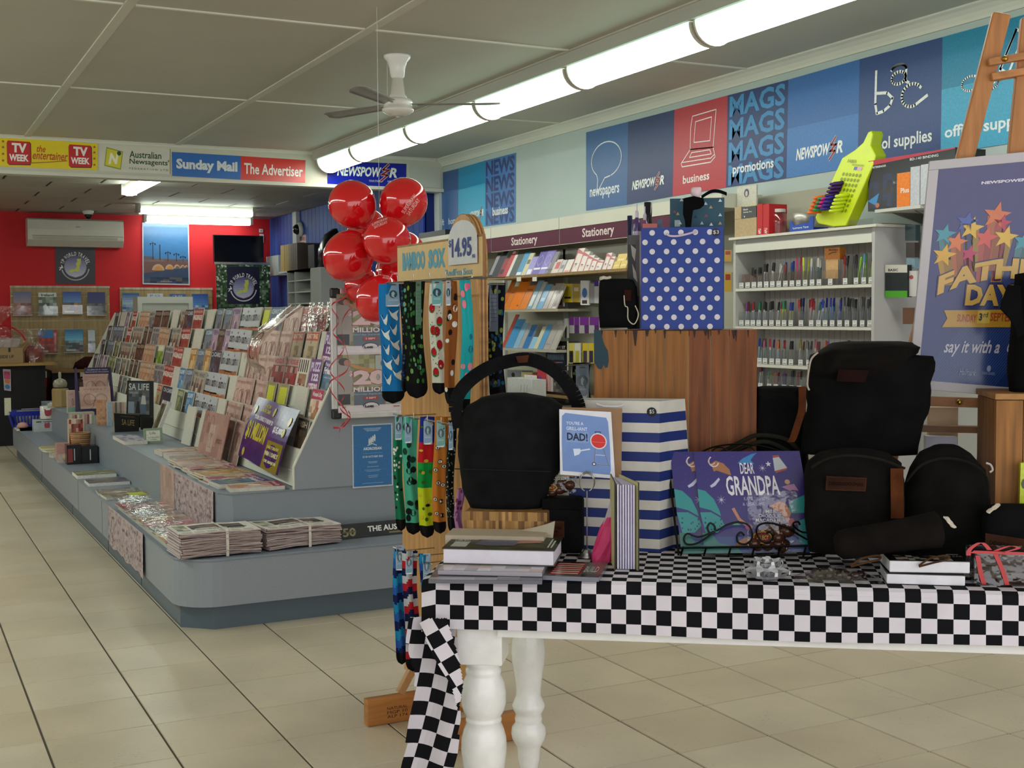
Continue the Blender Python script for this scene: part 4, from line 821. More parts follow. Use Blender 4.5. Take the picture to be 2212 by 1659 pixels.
bxp('pouch', 'striped cream and green makeup pouch right of the woven vase', 'pouch', 203, 937, 222, 966, ZL, .05, 'c0b8a0', lambda m, f: [m.rect(f, .1, .1+.2*i, .9, .2+.2*i, '7c8468', .001) for i in range(4)], y=ym+.3)
bxp('gift_carton', 'rosy pink box beside the woven vase', 'carton', 123, 958, 150, 985, ZL+.02, .1, 'b98a84', y=ym+.18); bxp('booklet', 'small white and brown booklets under the rosy pink box', 'booklet', 126, 981, 146, 993, ZL, .1, 'b8aca4', y=ym+.16)
flat('card_pack', 'yellow and green card pack leaning over pink boxes', 'card', 1.27, ym+.62, ZL+.05, .27, .1, .012, 'c8ac54', pal_draw(['c8ac54', 'b0b068', 'd8b03c']), .25); flat('gift_carton', 'pink floral packet beneath the yellow card pack', 'carton', 1.29, ym+.62, ZL, .2, .1, .048, 'b8948c', None, .2)
flat('booklet', 'tan booklets lying on the plinth beyond the yellow card pack', 'booklet', 1.30, ym+1.3, ZL, .24, .2, .02, 'a89668', pal_draw(['a89668', 'b8a474', 'c0a83c']))
def dcat(m, f):
 m.poly(f, [(.42, .3), (.6, .3), (.62, .6), (.58, .8), (.5, .68), (.44, .8), (.4, .6)], 'b04858', .001); m.rect(f, .1, .8, .3, .9, '3a3c40', .001); m.rect(f, .35, .82, .7, .88, '5c5e62', .001)
yc = on(100, 932, z=ZL).y
bxp('mug_carton', 'white carton printed with a cat mug', 'carton', 73, 907, 130, 931, ZL, .14, 'bcc0c0', dcat, y=yc)
q = on(104, 906, y=yc+.06); t = thing('cat_mug', (q.x, yc+.06, q.z-.0), 'white mug with a pink cat face standing on its carton', 'mug')
rr = .075; zb = on(104, 906, y=yc).z+.002
M().lathe([(.001, 0), (rr, 0), (rr*1.02, .01), (rr*1.02, .13), (rr*.95, .13), (rr*.93, .012), (.001, .011)], 24, 'd6d4cc', (q.x, yc+.07, zb)).build('cup', 'glossy', t, smooth=True)
M().tube([(q.x+rr+.055*math.sin(a)*1.0, yc+.07, zb+.065+.045*math.cos(a)) for a in [PI*i/8 for i in range(9)]], .011, 8, 'd6d4cc').build('handle', 'glossy', t, smooth=True)
f = Fr((q.x-.045, yc+.07-rr-.004, zb+.03), (q.x+.03, yc+.07-rr-.004, zb+.03), (q.x+.03, yc+.07-rr-.004, zb+.11), (q.x-.045, yc+.07-rr-.004, zb+.11)); M().poly(f, [(.15, .1), (.5, 0), (.85, .1), (.95, .5), (.95, 1), (.7, .78), (.3, .78), (.05, 1), (.05, .5)], 'a83c50', 0).build('cat_face', 'print', t)
bxp('candle_carton', 'pale carton with a plant picture behind the cat mug', 'carton', 49, 884, 80, 908, ZL, .12, 'b4b8ac', pal_draw(['b4b8ac', 'c8c4a8', '8a9c80'], 4, 4), y=yc+.9); bxp('candle_carton', 'dusky pink carton left of the cat mug', 'carton', 77, 883, 92, 903, ZL, .12, 'a87c84', y=yc+.85)
q = V((1.24, yc+.35, ZL)); tag(M().lathe([(.001, 0), (.05, 0), (.06, .02), (.04, .05), (.001, .06)], 10, 'c4988c', q+V((0, 0, .018))).build('soap_flower', 'cloth', smooth=True), 'small peach soap flower on a flat white box', 'soap'); flat('booklet', 'flat white box under the peach soap flower', 'box', 1.27, yc+.35, ZL, .2, .3, .017, 'c4c4bc')
for i in range(5): flat('booklet', f'thin grey-white booklet in the row along the plinth edge, {["nearest","second","third","fourth","farthest"][i]}', 'booklet', 1.30, min(yc+1.0+.3*i,13.7), ZL, .2, .26, .02, mixc('a9a4a4', '8c8a92', R.random()), pal_draw(['a9a4a4', 'c0bcb8', '7c7480'], 4, 4))
q = V((1.34, 14.0, ZL)); t = thing('shopping_basket', q, 'blue plastic basket full of wrapped goods at the far end', 'basket'); m = M()
w0, w1, d0, d1, h = .17, .21, .12, .15, .17; s4 = [(-1, -1), (1, -1), (1, 1), (-1, 1)]
for i in range(4):
 (a, b), (c, d) = s4[i], s4[(i+1) % 4]; n = 12
 for z0, z1 in ((0, .03), (h-.05, h)):
  k0, k1 = z0/h, z1/h
  P = lambda a, b, k: q+V((a*(w0+(w1-w0)*k), b*(d0+(d1-d0)*k), .012+h*k))
  m.add([P(a, b, k0), P(c, d, k0), P(c, d, k1), P(a, b, k1)], [(0, 1, 2, 3)], '1c2f9c')
 for j in range(n+1):
  u = j/n; e = lerp(a, c, u); g = lerp(b, d, u); m.bar(P(e, g, .1), P(e, g, .8), .012, .006, '1c2f9c')
m.box((q.x-w0, q.y-d0, ZL+.002), (q.x+w0, q.y+d0, ZL+.011), '1c2f9c'); m.build('basket_body', 'plastic', t, solid=.004)
M().loft([(q+V((0, 0, .03+.05*i)), V((.16-.01*i, 0, 0)), V((0, .11-.01*i, 0))) for i in range(4)], 16, 3, 'a09a98', .08).build('wrapped_goods', 'glossy', t)
bxp('note_block', 'small cream block sticking out of the blue basket', 'note block', 10, 860, 24, 880, ZL+.14, .03, 'c8c4a8', y=13.95)
# ================================================================== REAR ROOM
WY = RY-.002
for k in range(2):  # out-of-view lights added to brighten the rear room
 M2 = M(); M2.box((-1.9, 12.2+2.2*k, RCZ-.1), (-.1, 12.35+2.2*k, RCZ-.03), 'f2fff4')
 tag(M2.build('batten_light', 'tubeb'), 'white tube light on the rear ceiling beyond the picture\'s left edge', 'ceiling light', 'added rear lights beyond the left edge')
t = thing('air_conditioner', (2.1, 16.63, 2.2), 'white wall-mounted split air conditioner on the red wall', 'air conditioner')
Y = 16.51; f = fpx((62, 470), (268, 480), (268, 525), (60, 522), y=Y); zb, zt = f.c[0].z, f.c[3].z; xa, xb = f.c[0].x, f.c[1].x
M().prism([(xa, Y, zb+.03), (xa, Y-.01, zb+.16), (xa, Y+.0, zt-.02), (xa, Y+.04, zt), (xa, WY, zt), (xa, WY, zb-.05), (xa, Y+.09, zb-.05)], (xb-xa, 0, 0), 'c6c2b4').build('casing', 'plastic', t, bevel=.006)
f2 = Fr((xa+.06, Y-.002, zb+.035), (xb-.08, Y-.002, zb+.035), (xb-.08, Y-.01, zb+.07), (xa+.06, Y-.01, zb+.07)); M().slab(f2, .006, 'b2ae9f').build('outlet_flap', 'plastic', t)
f3 = Fr((xa+.05, Y-.003, zb+.08), (xb-.01, Y-.003, zb+.08), (xb-.01, Y-.004, zb+.085), (xa+.05, Y-.004, zb+.085)); M().rect(f3, 0, 0, 1, 1, '5f5c52', .004).build('seam', 'matte', t)
M().box((xa+(xb-xa)*.49, Y-.013, zb+.19), (xa+(xb-xa)*.54, Y-.0115, zb+.2), '8a8778').build('badge', 'metal', t)
def world(m, f, cu=.5, cv=.47, R_=.30, bg='2c2b38'):
 k = f.h/f.w
 m.disc(f, cu, cv, R_*1.24*k, R_*1.24, '181722', .001, 40) if False else None
 m.disc(f, cu, cv, R_*1.0*k, R_*1.0, '6c4a5c', .0012, 40)
 n = 10
 for i in range(n):     # the printed sky band of the badge
  a0, a1 = -1+2*i/n, -1+2*(i+1)/n; q = R_*.96
  m.poly(f, [(cu+s_*math.sqrt(max(0, 1-a*a))*q*k, cv+a*q) for s_, a in ((-1, a0), (1, a0), (1, a1), (-1, a1))], mixc('b9b8cc', '3c3a78', i/n), .0018)
 m.poly(f, [(cu+x*R_*k, cv+y*R_) for x, y in [(.12, .72), (.48, .74), (.5, .4), (.36, .05), (.4, -.3), (.2, -.42), (-.1, -.38), (-.35, -.52), (-.6, -.5), (-.5, -.32), (-.3, -.22), (-.02, -.2), (.12, -.02), (.05, .3), (.18, .5)]], 'c2c24c', .0026)
 m.arctext(f, 'YP WORLD TRAVEL', cu, cv, R_*1.19, 168, 12, .105, 'dcdade', .002, .02)
 m.arc(f, cu, cv, R_*1.2*k, R_*1.2, 195, 350, .03, 'dcdade', .002, 30)
 m.poly(f, [(cu+x*R_*k, cv+y*R_) for x, y in [(-1.5, -.1), (-1.2, .0), (-1.25, .16), (-1.18, .16), (-1.1, .0), (-1.05, -.15), (-1.18, -.12), (-1.35, -.35), (-1.42, -.32), (-1.3, -.1)]], 'dcdade', .002)
f = fpx((119, 534), (205, 535), (206, 614), (120, 613), y=WY-.005); m = M().slab(f, .004, '26252f'); world(m, f); tag(m.build('wall_sign', 'print'), 'square black sign with a round purple travel badge under the air conditioner', 'sign')
f = fpx((307, 479), (408, 483), (410, 616), (308, 614), y=WY-.02); t = thing('framed_picture', f(.5, 0, -.02), 'tall framed picture of an arched bridge under blue sky', 'picture')
m = M()
for a, b, c, d in ((0, 0, 1, .02), (0, .98, 1, 1), (0, .02, .025, .98), (.975, .02, 1, .98)): M().slab(f, .018, 'b6b4c4', None, a, b, c, d).build('frame_rail', 'paint', t)
m = M().slab(f, .012, '3c6ea0', None, .026, .021, .974, .979);
for i in range(10): m.rect(f, .026, .36+.062*i, .974, .36+.062*(i+1), mixc('86a8c0', '2f6698', i/9), -.0005)
m.rect(f, .026, .3, .974, .42, '6b5a58', .0002); m.rect(f, .026, .12, .974, .3, '37415c', .0002)
m.poly(f, [(.026, .36), (.026, .18), (.2, .2), (.5, .24), (.974, .32), (.974, .37), (.6, .38)], '6a4a46', .0006)
for cu, rx, ry in ((.33, .13, .10), (.57, .09, .08), (.73, .07, .065), (.85, .05, .05), (.93, .035, .04)):
 m.disc(f, cu, .2+cu*.09, rx, ry, 'a88a74', .0012, 16, 0, PI); m.disc(f, cu+.01, .195+cu*.09, rx*.68, ry*.72, 'b0783c' if cu < .7 else '6a5a50', .0018, 16, 0, PI)
for u, v0, v1, w_ in ((.22, .4, .68, .012), (.37, .4, .64, .016), (.54, .38, .54, .01), (.72, .38, .52, .01), (.86, .38, .48, .008)):
 m.line(f, [(u, v0), (u, v1)], w_, '2c3440', .002);
 if u != .37: m.line(f, [(u-.05, v1-.05), (u-.05, v1-.02), (u+.05, v1-.02), (u+.05, v1-.05)], .008, '2c3440', .002); m.disc(f, u-.05, v1-.03, .015, .012, '20262e', .002, 6); m.disc(f, u+.05, v1-.03, .015, .012, '20262e', .002, 6)
m.rect(f, .026, .4, .25, .45, '5c5258', .001); m.rect(f, .45, .38, .97, .41, '57505c', .001); m.blotch(f, 7, 3, ['2c3a5c', '34466c', '1f2c44', '5c5448'], .026, .022, .974, .12, .0006); m.text(f, 'BORDEAUX, FRANCE', .38, .045, .62, .06, 'c9ccd0', .002)
m.build('print', 'gpaint', t)
f = fpx((461, 507), (562, 508), (570, 571), (463, 570), y=16.3); f = Fr(f.c[0], V((f.c[1].x, 16.3, f.c[0].z)), V((f.c[1].x, 16.3, f.c[3].z)), f.c[3])
t = thing('television', f(.5, 0, -.03), 'black wall-hung television above the travel banner', 'television'); M().slab(f, .05, '0b0b0d').build('body', 'plastic', t); M().rect(f, .012, .03, .988, .97, '08090c', .0015).build('screen', 'screen', t); M().box((f(.5, .5).x-.05, 16.35, f(.5, .5).z-.1), (f(.5, .5).x+.05, WY, f(.5, .5).z+.1), '1a1a1c').build('wall_bracket', 'metal', t)
f = fpx((466, 570), (583, 571), (583, 690), (467, 690), y=15.95); t = thing('roller_banner', f(.5, 0), 'leafy green roller banner with a purple travel badge', 'banner')
f = Fr(V((f.c[0].x, 15.95, .05)), V((f.c[1].x, 15.95, .05)), f.c[2], f.c[3]); zt = f.c[3].z
m = M().slab(f, .003, '2f4a2a', 'c0c0c0'); m.blotch(f, 26, 70, ['2f4a2a', '1c3018', '4a6b3c', '24391e', '7c9478', '16240f'], l=.001)
rn = random.Random(3)
for i in range(130):
 u, v = rn.random(), .75+.25*rn.random()**.6;
 if rn.random() < .8: m.disc(f, u, v, .008+.014*rn.random(), .004+.004*rn.random(), rn.choice(['b9c2b4', '8c9c88', 'd4dad0']), .0016, 6)
v0 = (on(500, 657, y=15.95).z-.05)/(zt-.05); fb = Fr(f(.2, v0), f(.8, v0), f(.8, .985), f(.2, .985)); m.rect(fb, 0, 0, 1, 1, '10122e', .002); fb2 = Fr(fb(0, 0, .002), fb(1, 0, .002), fb(1, 1, .002), fb(0, 1, .002)); world(m, fb2, .5, .43, .29)
m.build('fabric', 'print', t); M().box((f.c[0].x-.01, 15.94, zt-.005), (f.c[1].x+.01, 15.965, zt+.025), 'c2c4c0').build('top_rail', 'metal', t); M().box((f.c[0].x-.02, 15.85, 0), (f.c[1].x+.02, 16.05, .06), 'a0a2a0').build('base', 'metal', t)
def slatwall(l, r, tp, lab, zbot=.75):
 p, q = on(l, tp, y=WY-.02), on(r, tp, y=WY-.02); z1 = p.z; t = thing('slatwall_panel', ((p.x+q.x)/2, WY-.02, zbot), lab, 'display panel')
 M().box((p.x, WY-.012, zbot), (q.x, WY, z1), 'd8d4c4').build('backing', 'paint', t)
 z = z1-.03; n = 0
 while z-.095 > zbot:
  M().box((p.x+.002, WY-.026, z-.094), (q.x-.002, WY-.0125, z), mixc('a58c62', '9c845c', R.random())).build('slat', 'wood', t); z -= .1045
 M().box((p.x-.004, WY-.03, z1-.028), (q.x+.004, WY-.0125, z1), 'b2a794').build('top_trim', 'wood', t); return p.x, q.x, z1
s1 = slatwall(22, 236, 617, 'tan slatwall panel of travel brochures under the air conditioner'); s2 = slatwall(259, 458, 621, 'tan slatwall panel right of the narrow red strip')
def sky_draw(c1, c2, low, ext=None):
 def g(m, f):
  for i in range(5): m.rect(f, 0, .5+.1*i, 1, .6+.1*i, mixc(c2, c1, i/4))
  m.blotch(f, 5, 5, low, 0, 0, 1, .5, rnd=RG)
  if ext: ext(m, f)
 return g
def broch(l, t_, r, b, draw, lab, y=16.68):
 f = fpx((l, t_), (r, t_), (r, b), (l, b), y=y); f = frect(f.c[0], (1, 0, 0), (0, 0, 1), f.w, f.h); t = thing('brochure', f(.5, 0, -.005), lab, 'brochure')
 m = M().slab(f, .012, 'c9c9c9'); draw(m, f); m.build('booklet', 'print', t); fh = frect(f(0-.06, -.03, .012), (1, 0, 0), (0, 0, 1), f.w*1.12, f.h*.42)
 M().slab(fh, .002, 'e8e8e8').build('holder_pocket', 'acrylic', t)
 M().box((f.c[0].x-.012, y-.013, f.c[0].z-.012), (f.c[1].x+.012, WY-.027, f.c[0].z-.006), 'c9ccc8').build('holder_shelf', 'plastic', t)
wb = lambda m, f: (m.rect(f, .05, .03, .6, .12, 'd8d4cc', .0016), m.disc(f, .78, .1, .09, .06, 'b8404c', .0018, 10))
broch(30, 630, 68, 680, sky_draw('5c6488', '8c7c88', ['8c4a3c', 'a8604c', '5c3a34', 'c08a74']), 'brochure with a red town and grey sky, top left of the first panel')
broch(84, 632, 123, 680, lambda m, f: (m.blotch(f, 5, 6, ['5c6c5c', '3f5044', '8c988c', 'b0b8b0'], 0, 0, 1, .8, rnd=RG), m.rect(f, 0, .8, 1, 1, 'c9cbc4', .001), m.text(f, 'Ireland', .15, .83, .85, .95, '2c302c', .0016, .03), m.poly(f, [(.3, 0), (.25, .4), (.4, .5), (.6, .2), (.8, .1), (.8, 0)], 'c8ccc4', .0016)), 'brochure with white heading band and grey-green coast')
broch(137, 630, 176, 677, sky_draw('2c4a9c', '5c84b8', ['6c5c3c', '3c4c5c', 'a07c3c', '54606c'], wb), 'brochure with blue sky over a golden lake village')
broch(190, 631, 228, 680, sky_draw('2c2f6c', '3c3f6c', ['4a4c54', '3a3c40', '6c6c60']), 'brochure with an indigo sky and deer, top right of the first panel')
broch(84, 713, 124, 763, lambda m, f: (m.rect(f, 0, .66, .8, 1, '2c70a8', .001), m.blotch(f, 5, 5, ['a8342c', 'b84c3c', '7c2c24'], 0, 0, .8, .66, rnd=RG), m.rect(f, .8, 0, 1, 1, 'b0242c', .0012), m.text(f, 'COSMOS', .83, .04, .97, .9, 'e0c8c8', .002), m.rect(f, .08, .03, .5, .12, 'd8d0c8', .0016)), 'blue-topped brochure with a red right edge, lower row')
broch(141, 712, 180, 760, sky_draw('2c6c9c', '6cb0d0', ['3c5060', '5c6c5c', '2c3c44', '8ca0a8'], wb), 'brochure with a harbour ferry under blue sky, lower row')
broch(191, 713, 206, 760, sky_draw('b0b8bc', 'c0c8cc', ['7c848c', '9ca4a8']), 'pale brochure partly hidden by the far rack end')
broch(265, 633, 302, 683, sky_draw('2f5c94', '9cb0c0', ['c8d0d8', '2c5ca0', '8ca0b4']), 'brochure with a sweeping white and blue glacier, second panel')
broch(319, 634, 353, 684, lambda m, f: (m.rect(f, 0, 0, 1, 1, 'bcc4cc'), m.text(f, 'P O', .2, .86, .8, .95, '3c5c9c', .001)), 'white brochure with small blue heading behind the white cabinet')
broch(367, 635, 402, 684, lambda m, f: (m.rect(f, 0, 0, 1, 1, '3c5c94'), m.text(f, 'CRUISE', .2, .86, .8, .95, 'c8d0dc', .001)), 'deep blue brochure behind the white cabinet')
broch(415, 635, 450, 684, sky_draw('2c5098', '5080c0', ['b8c8d8', '3c6090', '8ca8c8']), 'blue brochure with snowy mountains, right end of the second panel')
yb = 15.35; f = fpx((298, 640), (417, 641), (417, 700), (298, 700), y=yb); f = Fr(V((f.c[0].x, yb, .0)), V((f.c[1].x, yb, .0)), V((f.c[1].x, yb, f.c[2].z)), V((f.c[0].x, yb, f.c[2].z)))
t = thing('white_cabinet', f(.5, 0, -.2), 'white panelled cabinet showing above the far magazine tiers', 'cabinet'); M().slab(f, .3, 'c2c3b8').build('carcass', 'paint', t)
u0 = .08; zt = f.c[2].z
for a, b, c, d in ((0, .97, 1, 1), (0, 0, u0, .97), (1-u0, 0, 1, .97), (u0, .955, 1-u0, .97)): M().slab(Fr(f(0, 0, .016), f(1, 0, .016), f(1, 1, .016), f(0, 1, .016)), .0155, 'cfd0c6', None, a, b, c, d).build('door_rail', 'paint', t)
M().slab(Fr(f(0, 0, .008), f(1, 0, .008), f(1, 1, .008), f(0, 1, .008)), .0075, 'bfc0b5', None, u0+.01, .03, 1-u0-.01, .95).build('door_panel', 'paint', t)
q0, q1 = on(-5, 790, y=15.65), on(118, 783, y=15.65); zc = q1.z
t = thing('rear_counter', (.6, 15.95, 0), 'tan-topped dark counter under the slatwall, at the far left', 'counter'); M().box((-.6, 15.6, zc-.03), (q1.x, 16.45, zc), 'a5824c').build('worktop', 'woodh', t); M().box((-.6, 15.7, 0), (q1.x-.1, 16.4, zc-.031), '18161a').build('front_panel', 'dark', t)
q2 = on(152, 798, y=16.05)
t = thing('side_table', (q1.x+.15, 16.25, 0), 'low brown table between the counter and the magazine island', 'table'); M().box((on(92, 800, y=15.85).x+.1, 15.8, q2.z-.03), (q2.x+.2, 16.55, q2.z), '80603a').build('tabletop', 'woodh', t); M().box((q1.x+.0, 15.95, 0), (q2.x+.1, 16.5, q2.z-.031), '1c1e24').build('modesty_panel', 'dark', t)
y_ = 15.75; f = fpx((-20, 752), (52, 754), (50, 783), (-20, 784), y=y_); f = frect((f.c[0].x, y_, zc+.001), (1, 0, 0), (0, 0, 1), f.w, f.c[3].z-zc)
m = M().slab(f, .3, '9c7f58'); m.text(f, 'THIS SIDE UP', .0, .32, .72, .52, '2c2418', .001, .02); m.rect(f, .55, .72, .62, 1, '241f1a', .001); tag(m.build('cardboard_box', 'paper'), 'open brown carton printed with an arrow-side-up note on the counter', 'box')
zt = f.c[3].z; cx_ = f(.3, 0).x
t = thing('gift_hamper', (cx_, 15.9, zt), 'cellophane-wrapped hamper with red ribbon standing on the carton', 'hamper')
M().loft([(V((cx_, 15.9, zt+.002)), V((.22, 0, 0)), V((0, .12, 0))), (V((cx_, 15.9, zt+.09)), V((.24, 0, 0)), V((0, .13, 0))), (V((cx_, 15.9, zt+.11)), V((.2, 0, 0)), V((0, .1, 0)))], 16, 3, 'b8a8a4', .05).build('hamper_contents', 'paper', t)
M().loft([(V((cx_+.02*math.sin(i), 15.9, zt+.003+.07*i)), V((w_, 0, 0)), V((0, w_*.5, 0))) for i, w_ in enumerate([.26, .28, .24, .12, .05, .12, .18, .24])], 14, 2.2, 'ffffff', .25).build('cellophane', 'film', t)
M().tube(smooth_path([(cx_-.12, 15.75, zt+.16), (cx_+.02, 15.74, zt+.26), (cx_+.2, 15.74, zt+.2), (cx_+.28, 15.74, zt+.08)]), .012, 6, 'a82024').build('ribbon', 'glossy', t)
cx2 = f(1, 0).x+.14; t = thing('gift_hamper', (cx2, 15.95, zc), 'small foil-and-cellophane hamper standing beside the carton', 'hamper')
M().loft([(V((cx2, 15.95, zc+.002)), V((.1, 0, 0)), V((0, .08, 0))), (V((cx2, 15.95, zc+.12)), V((.11, 0, 0)), V((0, .09, 0))), (V((cx2, 15.95, zc+.2)), V((.06, 0, 0)), V((0, .05, 0)))], 12, 2.5, '8c4438', .1).build('hamper_contents', 'glossy', t)
M().loft([(V((cx2, 15.95, zc+.002+.08*i)), V((w_, 0, 0)), V((0, w_, 0))) for i, w_ in enumerate([.12, .13, .12, .05, .12, .16])], 12, 2.2, 'ffffff', .25).build('cellophane', 'film', t)
f = fpx((6, 797), (23, 798), (24, 845), (9, 843), y=15.68); m = M().slab(f, .002, 'b0a0a4'); m.rect(f, .1, .55, .9, .9, 'a02c50', .001)
for v, c in ((.66, 'c03c68'), (.44, 'c87030'), (.18, '3070a8')): m.disc(f, .5, v, .36, .11, c, .0016, 14)
tag(m.build('hanging_strip', 'print'), 'narrow vertical card strip with coloured discs on the dark counter front', 'sign')
q = on(152, 788, z=q2.z); tag(M().loft([(V((q.x, 16.15, q2.z+.002)), V((.16, 0, 0)), V((0, .1, 0))), (V((q.x, 16.15, q2.z+.08)), V((.14, 0, 0)), V((0, .09, 0))), (V((q.x+.03, 16.15, q2.z+.15)), V((.05, 0, 0)), V((0, .04, 0)))], 14, 2.2, '3c1c18', .15).build('handbag', 'fabric', smooth=True), 'dark brown bag slumped on the low table by the rack', 'bag')
def dome(p, nrm, lab, r=.06):
 p, nrm = V(p), V(nrm); t = thing('security_camera', p, lab, 'security camera')
 M().lathe([(.001, 0), (r*1.1, 0), (r*1.15, .02), (r*.95, .045), (r*.6, .06)], 20, 'c9cac4', p, nrm).build('housing', 'glossy', t, smooth=True)
 M().lathe([(r*.8, .05), (r*.75, .075), (r*.5, .1), (.001, .112)], 20, '08080a', p, nrm).build('lens_dome', 'screen', t, smooth=True)
q = on(184, 458, z=RCZ-.002); dome((q.x, q.y-.25, RCZ-.001), (0, 0, -1), 'small black-eyed dome camera under the rear ceiling')
q = on(651, 495, x=BX-.002); dome((BX-.001, q.y, q.z), (-1, 0, -.1), 'white dome camera on the blue boarded wall', .085)
for a, b, c, d, lab in ((560, 494, 568, 502, 'upper'), (561, 505, 570, 524, 'lower')):
 f = fpx((a, b), (c, b+1), (c, d), (a, d), y=WY-.012); m = M().slab(f, .011, 'c8ccd0'); m.rect(f, .3, .3, .7, .6, '5c6068', .001); tag(m.build('power_outlet', 'plastic'), f'{lab} white power outlet by the television', 'power outlet')
f = fpx((575, 555), (602, 553), (602, 597), (577, 597), x=BX-.16); f = Fr(f.c[0], V((f.c[1].x, f.c[1].y, f.c[0].z)), V((f.c[1].x, f.c[1].y, f.c[3].z)), f.c[3]); m = M().slab(f, .158, 'b0b4b4'); m.rect(f, .1, .3, .14, .7, '44484c', .001); tag(m.build('meter_box', 'paint'), 'pale grey metal box mounted on the blue wall beside the banner', 'switch box')
f = fpx((645, 508), (661, 507), (661, 533), (645, 534), x=BX-.004); m = M().slab(f, .003, 'c4c4c0'); m.rect(f, .05, .5, .95, .97, 'b03434', .001); m.disc(f, .5, .74, .3, .14, '1c1c20', .0015, 14); m.text(f, 'DANGER', .1, .84, .9, .93, 'd8d8d4', .0022); m.rect(f, .15, .12, .85, .42, '5c6064', .001); tag(m.build('warning_sign', 'print'), 'small red and white warning sign beneath the wall camera', 'sign')
X1 = 4.19; ys, yn = ypx(622, X1, 1.6), ypx(672, X1, 1.6); zt = on(700, 577, x=X1).z; zt = (on(622, 586, x=X1).z+on(690, 576, x=X1).z)/2
t = thing('pigeonhole_unit', (X1+.2, (ys+yn)/2, 0), 'pale grey pigeonhole shelf unit against the blue wall', 'shelf unit'); C_ = 'a9aba6'; Dp = .42; ym_ = (ys+yn)/2+.15
for y in (ys, ym_, yn): M().box((X1, y-.01, .0), (X1+Dp, y+.01, zt-.021), C_).build('upright', 'paint', t)
M().box((X1, yn-.011, zt-.02), (X1+Dp, ys+.011, zt), 'c2c4be').build('top_board', 'paint', t); M().box((X1+Dp-.01, yn, .0), (X1+Dp, ys, zt-.02), '8c8f8c').build('back_board', 'paint', t)
for i in range(9):
 z = zt-.13-i*.13
 for a, b in ((yn+.0105, ym_-.0105), (ym_+.0105, ys-.0105)):
  M().box((X1+.002, a, z), (X1+Dp-.011, b, z+.012), 'c0c2bc').build('shelf', 'paint', t)
 if i in (1, 3, 4): tag(M().box((X1+.02, yn+.05, z+.0125), (X1+.3, ym_-.05, z+.03+.01*i), ['c9c8c0', '6c7f68', 'b8b6ac', '8a8f88', '4a5c50'][i]).build('paper_stack', 'paper'), f'papers in the {["","second","","fourth","fifth"][i]} pigeonhole from the top, near column', 'papers')
M().box((X1+.001, yn-.36, 0), (X1+Dp, yn-.0115, zt-.0), 'a6a8a3').build('side_cabinet', 'paint', t)
for i, (c, w_) in enumerate([('b89c58', .13), ('a8924c', .07), ('a8904a', .05), ('8c8048', .045), ('6e5c44', .06), ('5c4c3c', .06), ('54463a', .06), ('4c4038', .06)]):
 y = ypx(604, X1, 1.8)-sum(v for _, v in [('', .13), ('', .07), ('', .05), ('', .045), ('', .06), ('', .06), ('', .06), ('', .06)][:i])*1.25
 nm = ['tan lever file, leftmost', 'mustard file, second', 'mustard file, third', 'olive file, fourth', 'brown box file, fifth', 'brown box file, sixth', 'dark brown box file, seventh', 'dark brown box file, eighth'][i]
 o = M().box((X1+.02, y-w_*1.15, zt+.002), (X1+.3, y, zt+.31), c).build('lever_file', 'paper'); tag(o, nm+' from the left on the pigeonhole unit', 'file')
yq = ypx(604, X1, 1.8); M().box((X1, yn, zt-.02), (X1+Dp, yq+.02, zt-.0), 'c2c4be').build('top_board', 'paint', t)
y = ypx(684, X1, 1.85); tag(M().loft([(V((X1+.15, y, zt+.002)), V((.12, 0, 0)), V((0, .17, 0))), (V((X1+.15, y, zt+.2)), V((.11, 0, 0)), V((0, .16, 0))), (V((X1+.17, y-.03, zt+.36)), V((.07, 0, 0)), V((0, .1, 0))), (V((X1+.2, y-.05, zt+.42)), V((.02, 0, 0)), V((0, .03, 0)))], 20, 3, '0f1012').build('helmet_case', 'glossy', smooth=True), 'glossy black domed case standing on the pigeonhole unit', 'case')
y = ypx(667, X1, 1.8); tag(M().box((X1+.03, y-.12, zt+.002), (X1+.3, y+.1, zt+.26), '1a1c26').build('box_file', 'dark'), 'navy black box between the files and the domed case', 'box')
tag(M().box((X1-.1, ypx(604, X1, 1.2)-.25, 0), (X1-.02, ypx(604, X1, 1.2), 1.5), '2a5c9c').build('display_board', 'print'), 'tall narrow blue board standing beside the pigeonhole unit', 'board')
# ================================================================== STATIONERY WALL
def fxr(l, t_, r, b, X):
 f = fpx((l, t_), (r, t_), (r, b), (l, b), x=X); return f
def fxq(tl, tr, br, bl, X):   # keep vertical edges vertical, top/bottom level
 y0, y1 = ypx((tl[0]+bl[0])/2, X, 1.8), ypx((tr[0]+br[0])/2, X, 1.8)
 zt = (on(*tl, x=X).z+on(*tr, x=X).z)/2; zb = (on(*bl, x=X).z+on(*br, x=X).z)/2
 return Fr((X, y0, zb), (X, y1, zb), (X, y1, zt), (X, y0, zt))
XS = 4.575
f1 = fxq((1046, 493), (1209, 472), (1209, 497), (1051, 515), XS); f2 = fxq((1211, 472), (1400, 446), (1400, 468), (1211, 496), XS)
zt, zm = f1.c[3].z, f1.c[0].z; f3 = fxq((1051, 515), (1209, 497), (1209, 527), (1051, 547), XS); zb = f3.c[0].z
ya, yb, yc_ = ypx(1062, XS, 1.9), f1.c[1].y, 6.2; ya0 = 11.0
bk = thing('shelving_bay', (4.774, 6.1, .25), 'beige-backed stationery shelving bay under the two maroon header signs', 'shelving')
M().box((4.800, 5.45, .0), (WX-.001, ya0, zt-.02), 'a6a594').build('back_panel', 'paint', bk)
for y in (9.6, ypx(1219, 4.774, 1.6), 7.0): M().box((4.774, y-.018, .0), (4.799, y+.018, zb-.0), 'b9bab2').build('upright', 'paint', bk)
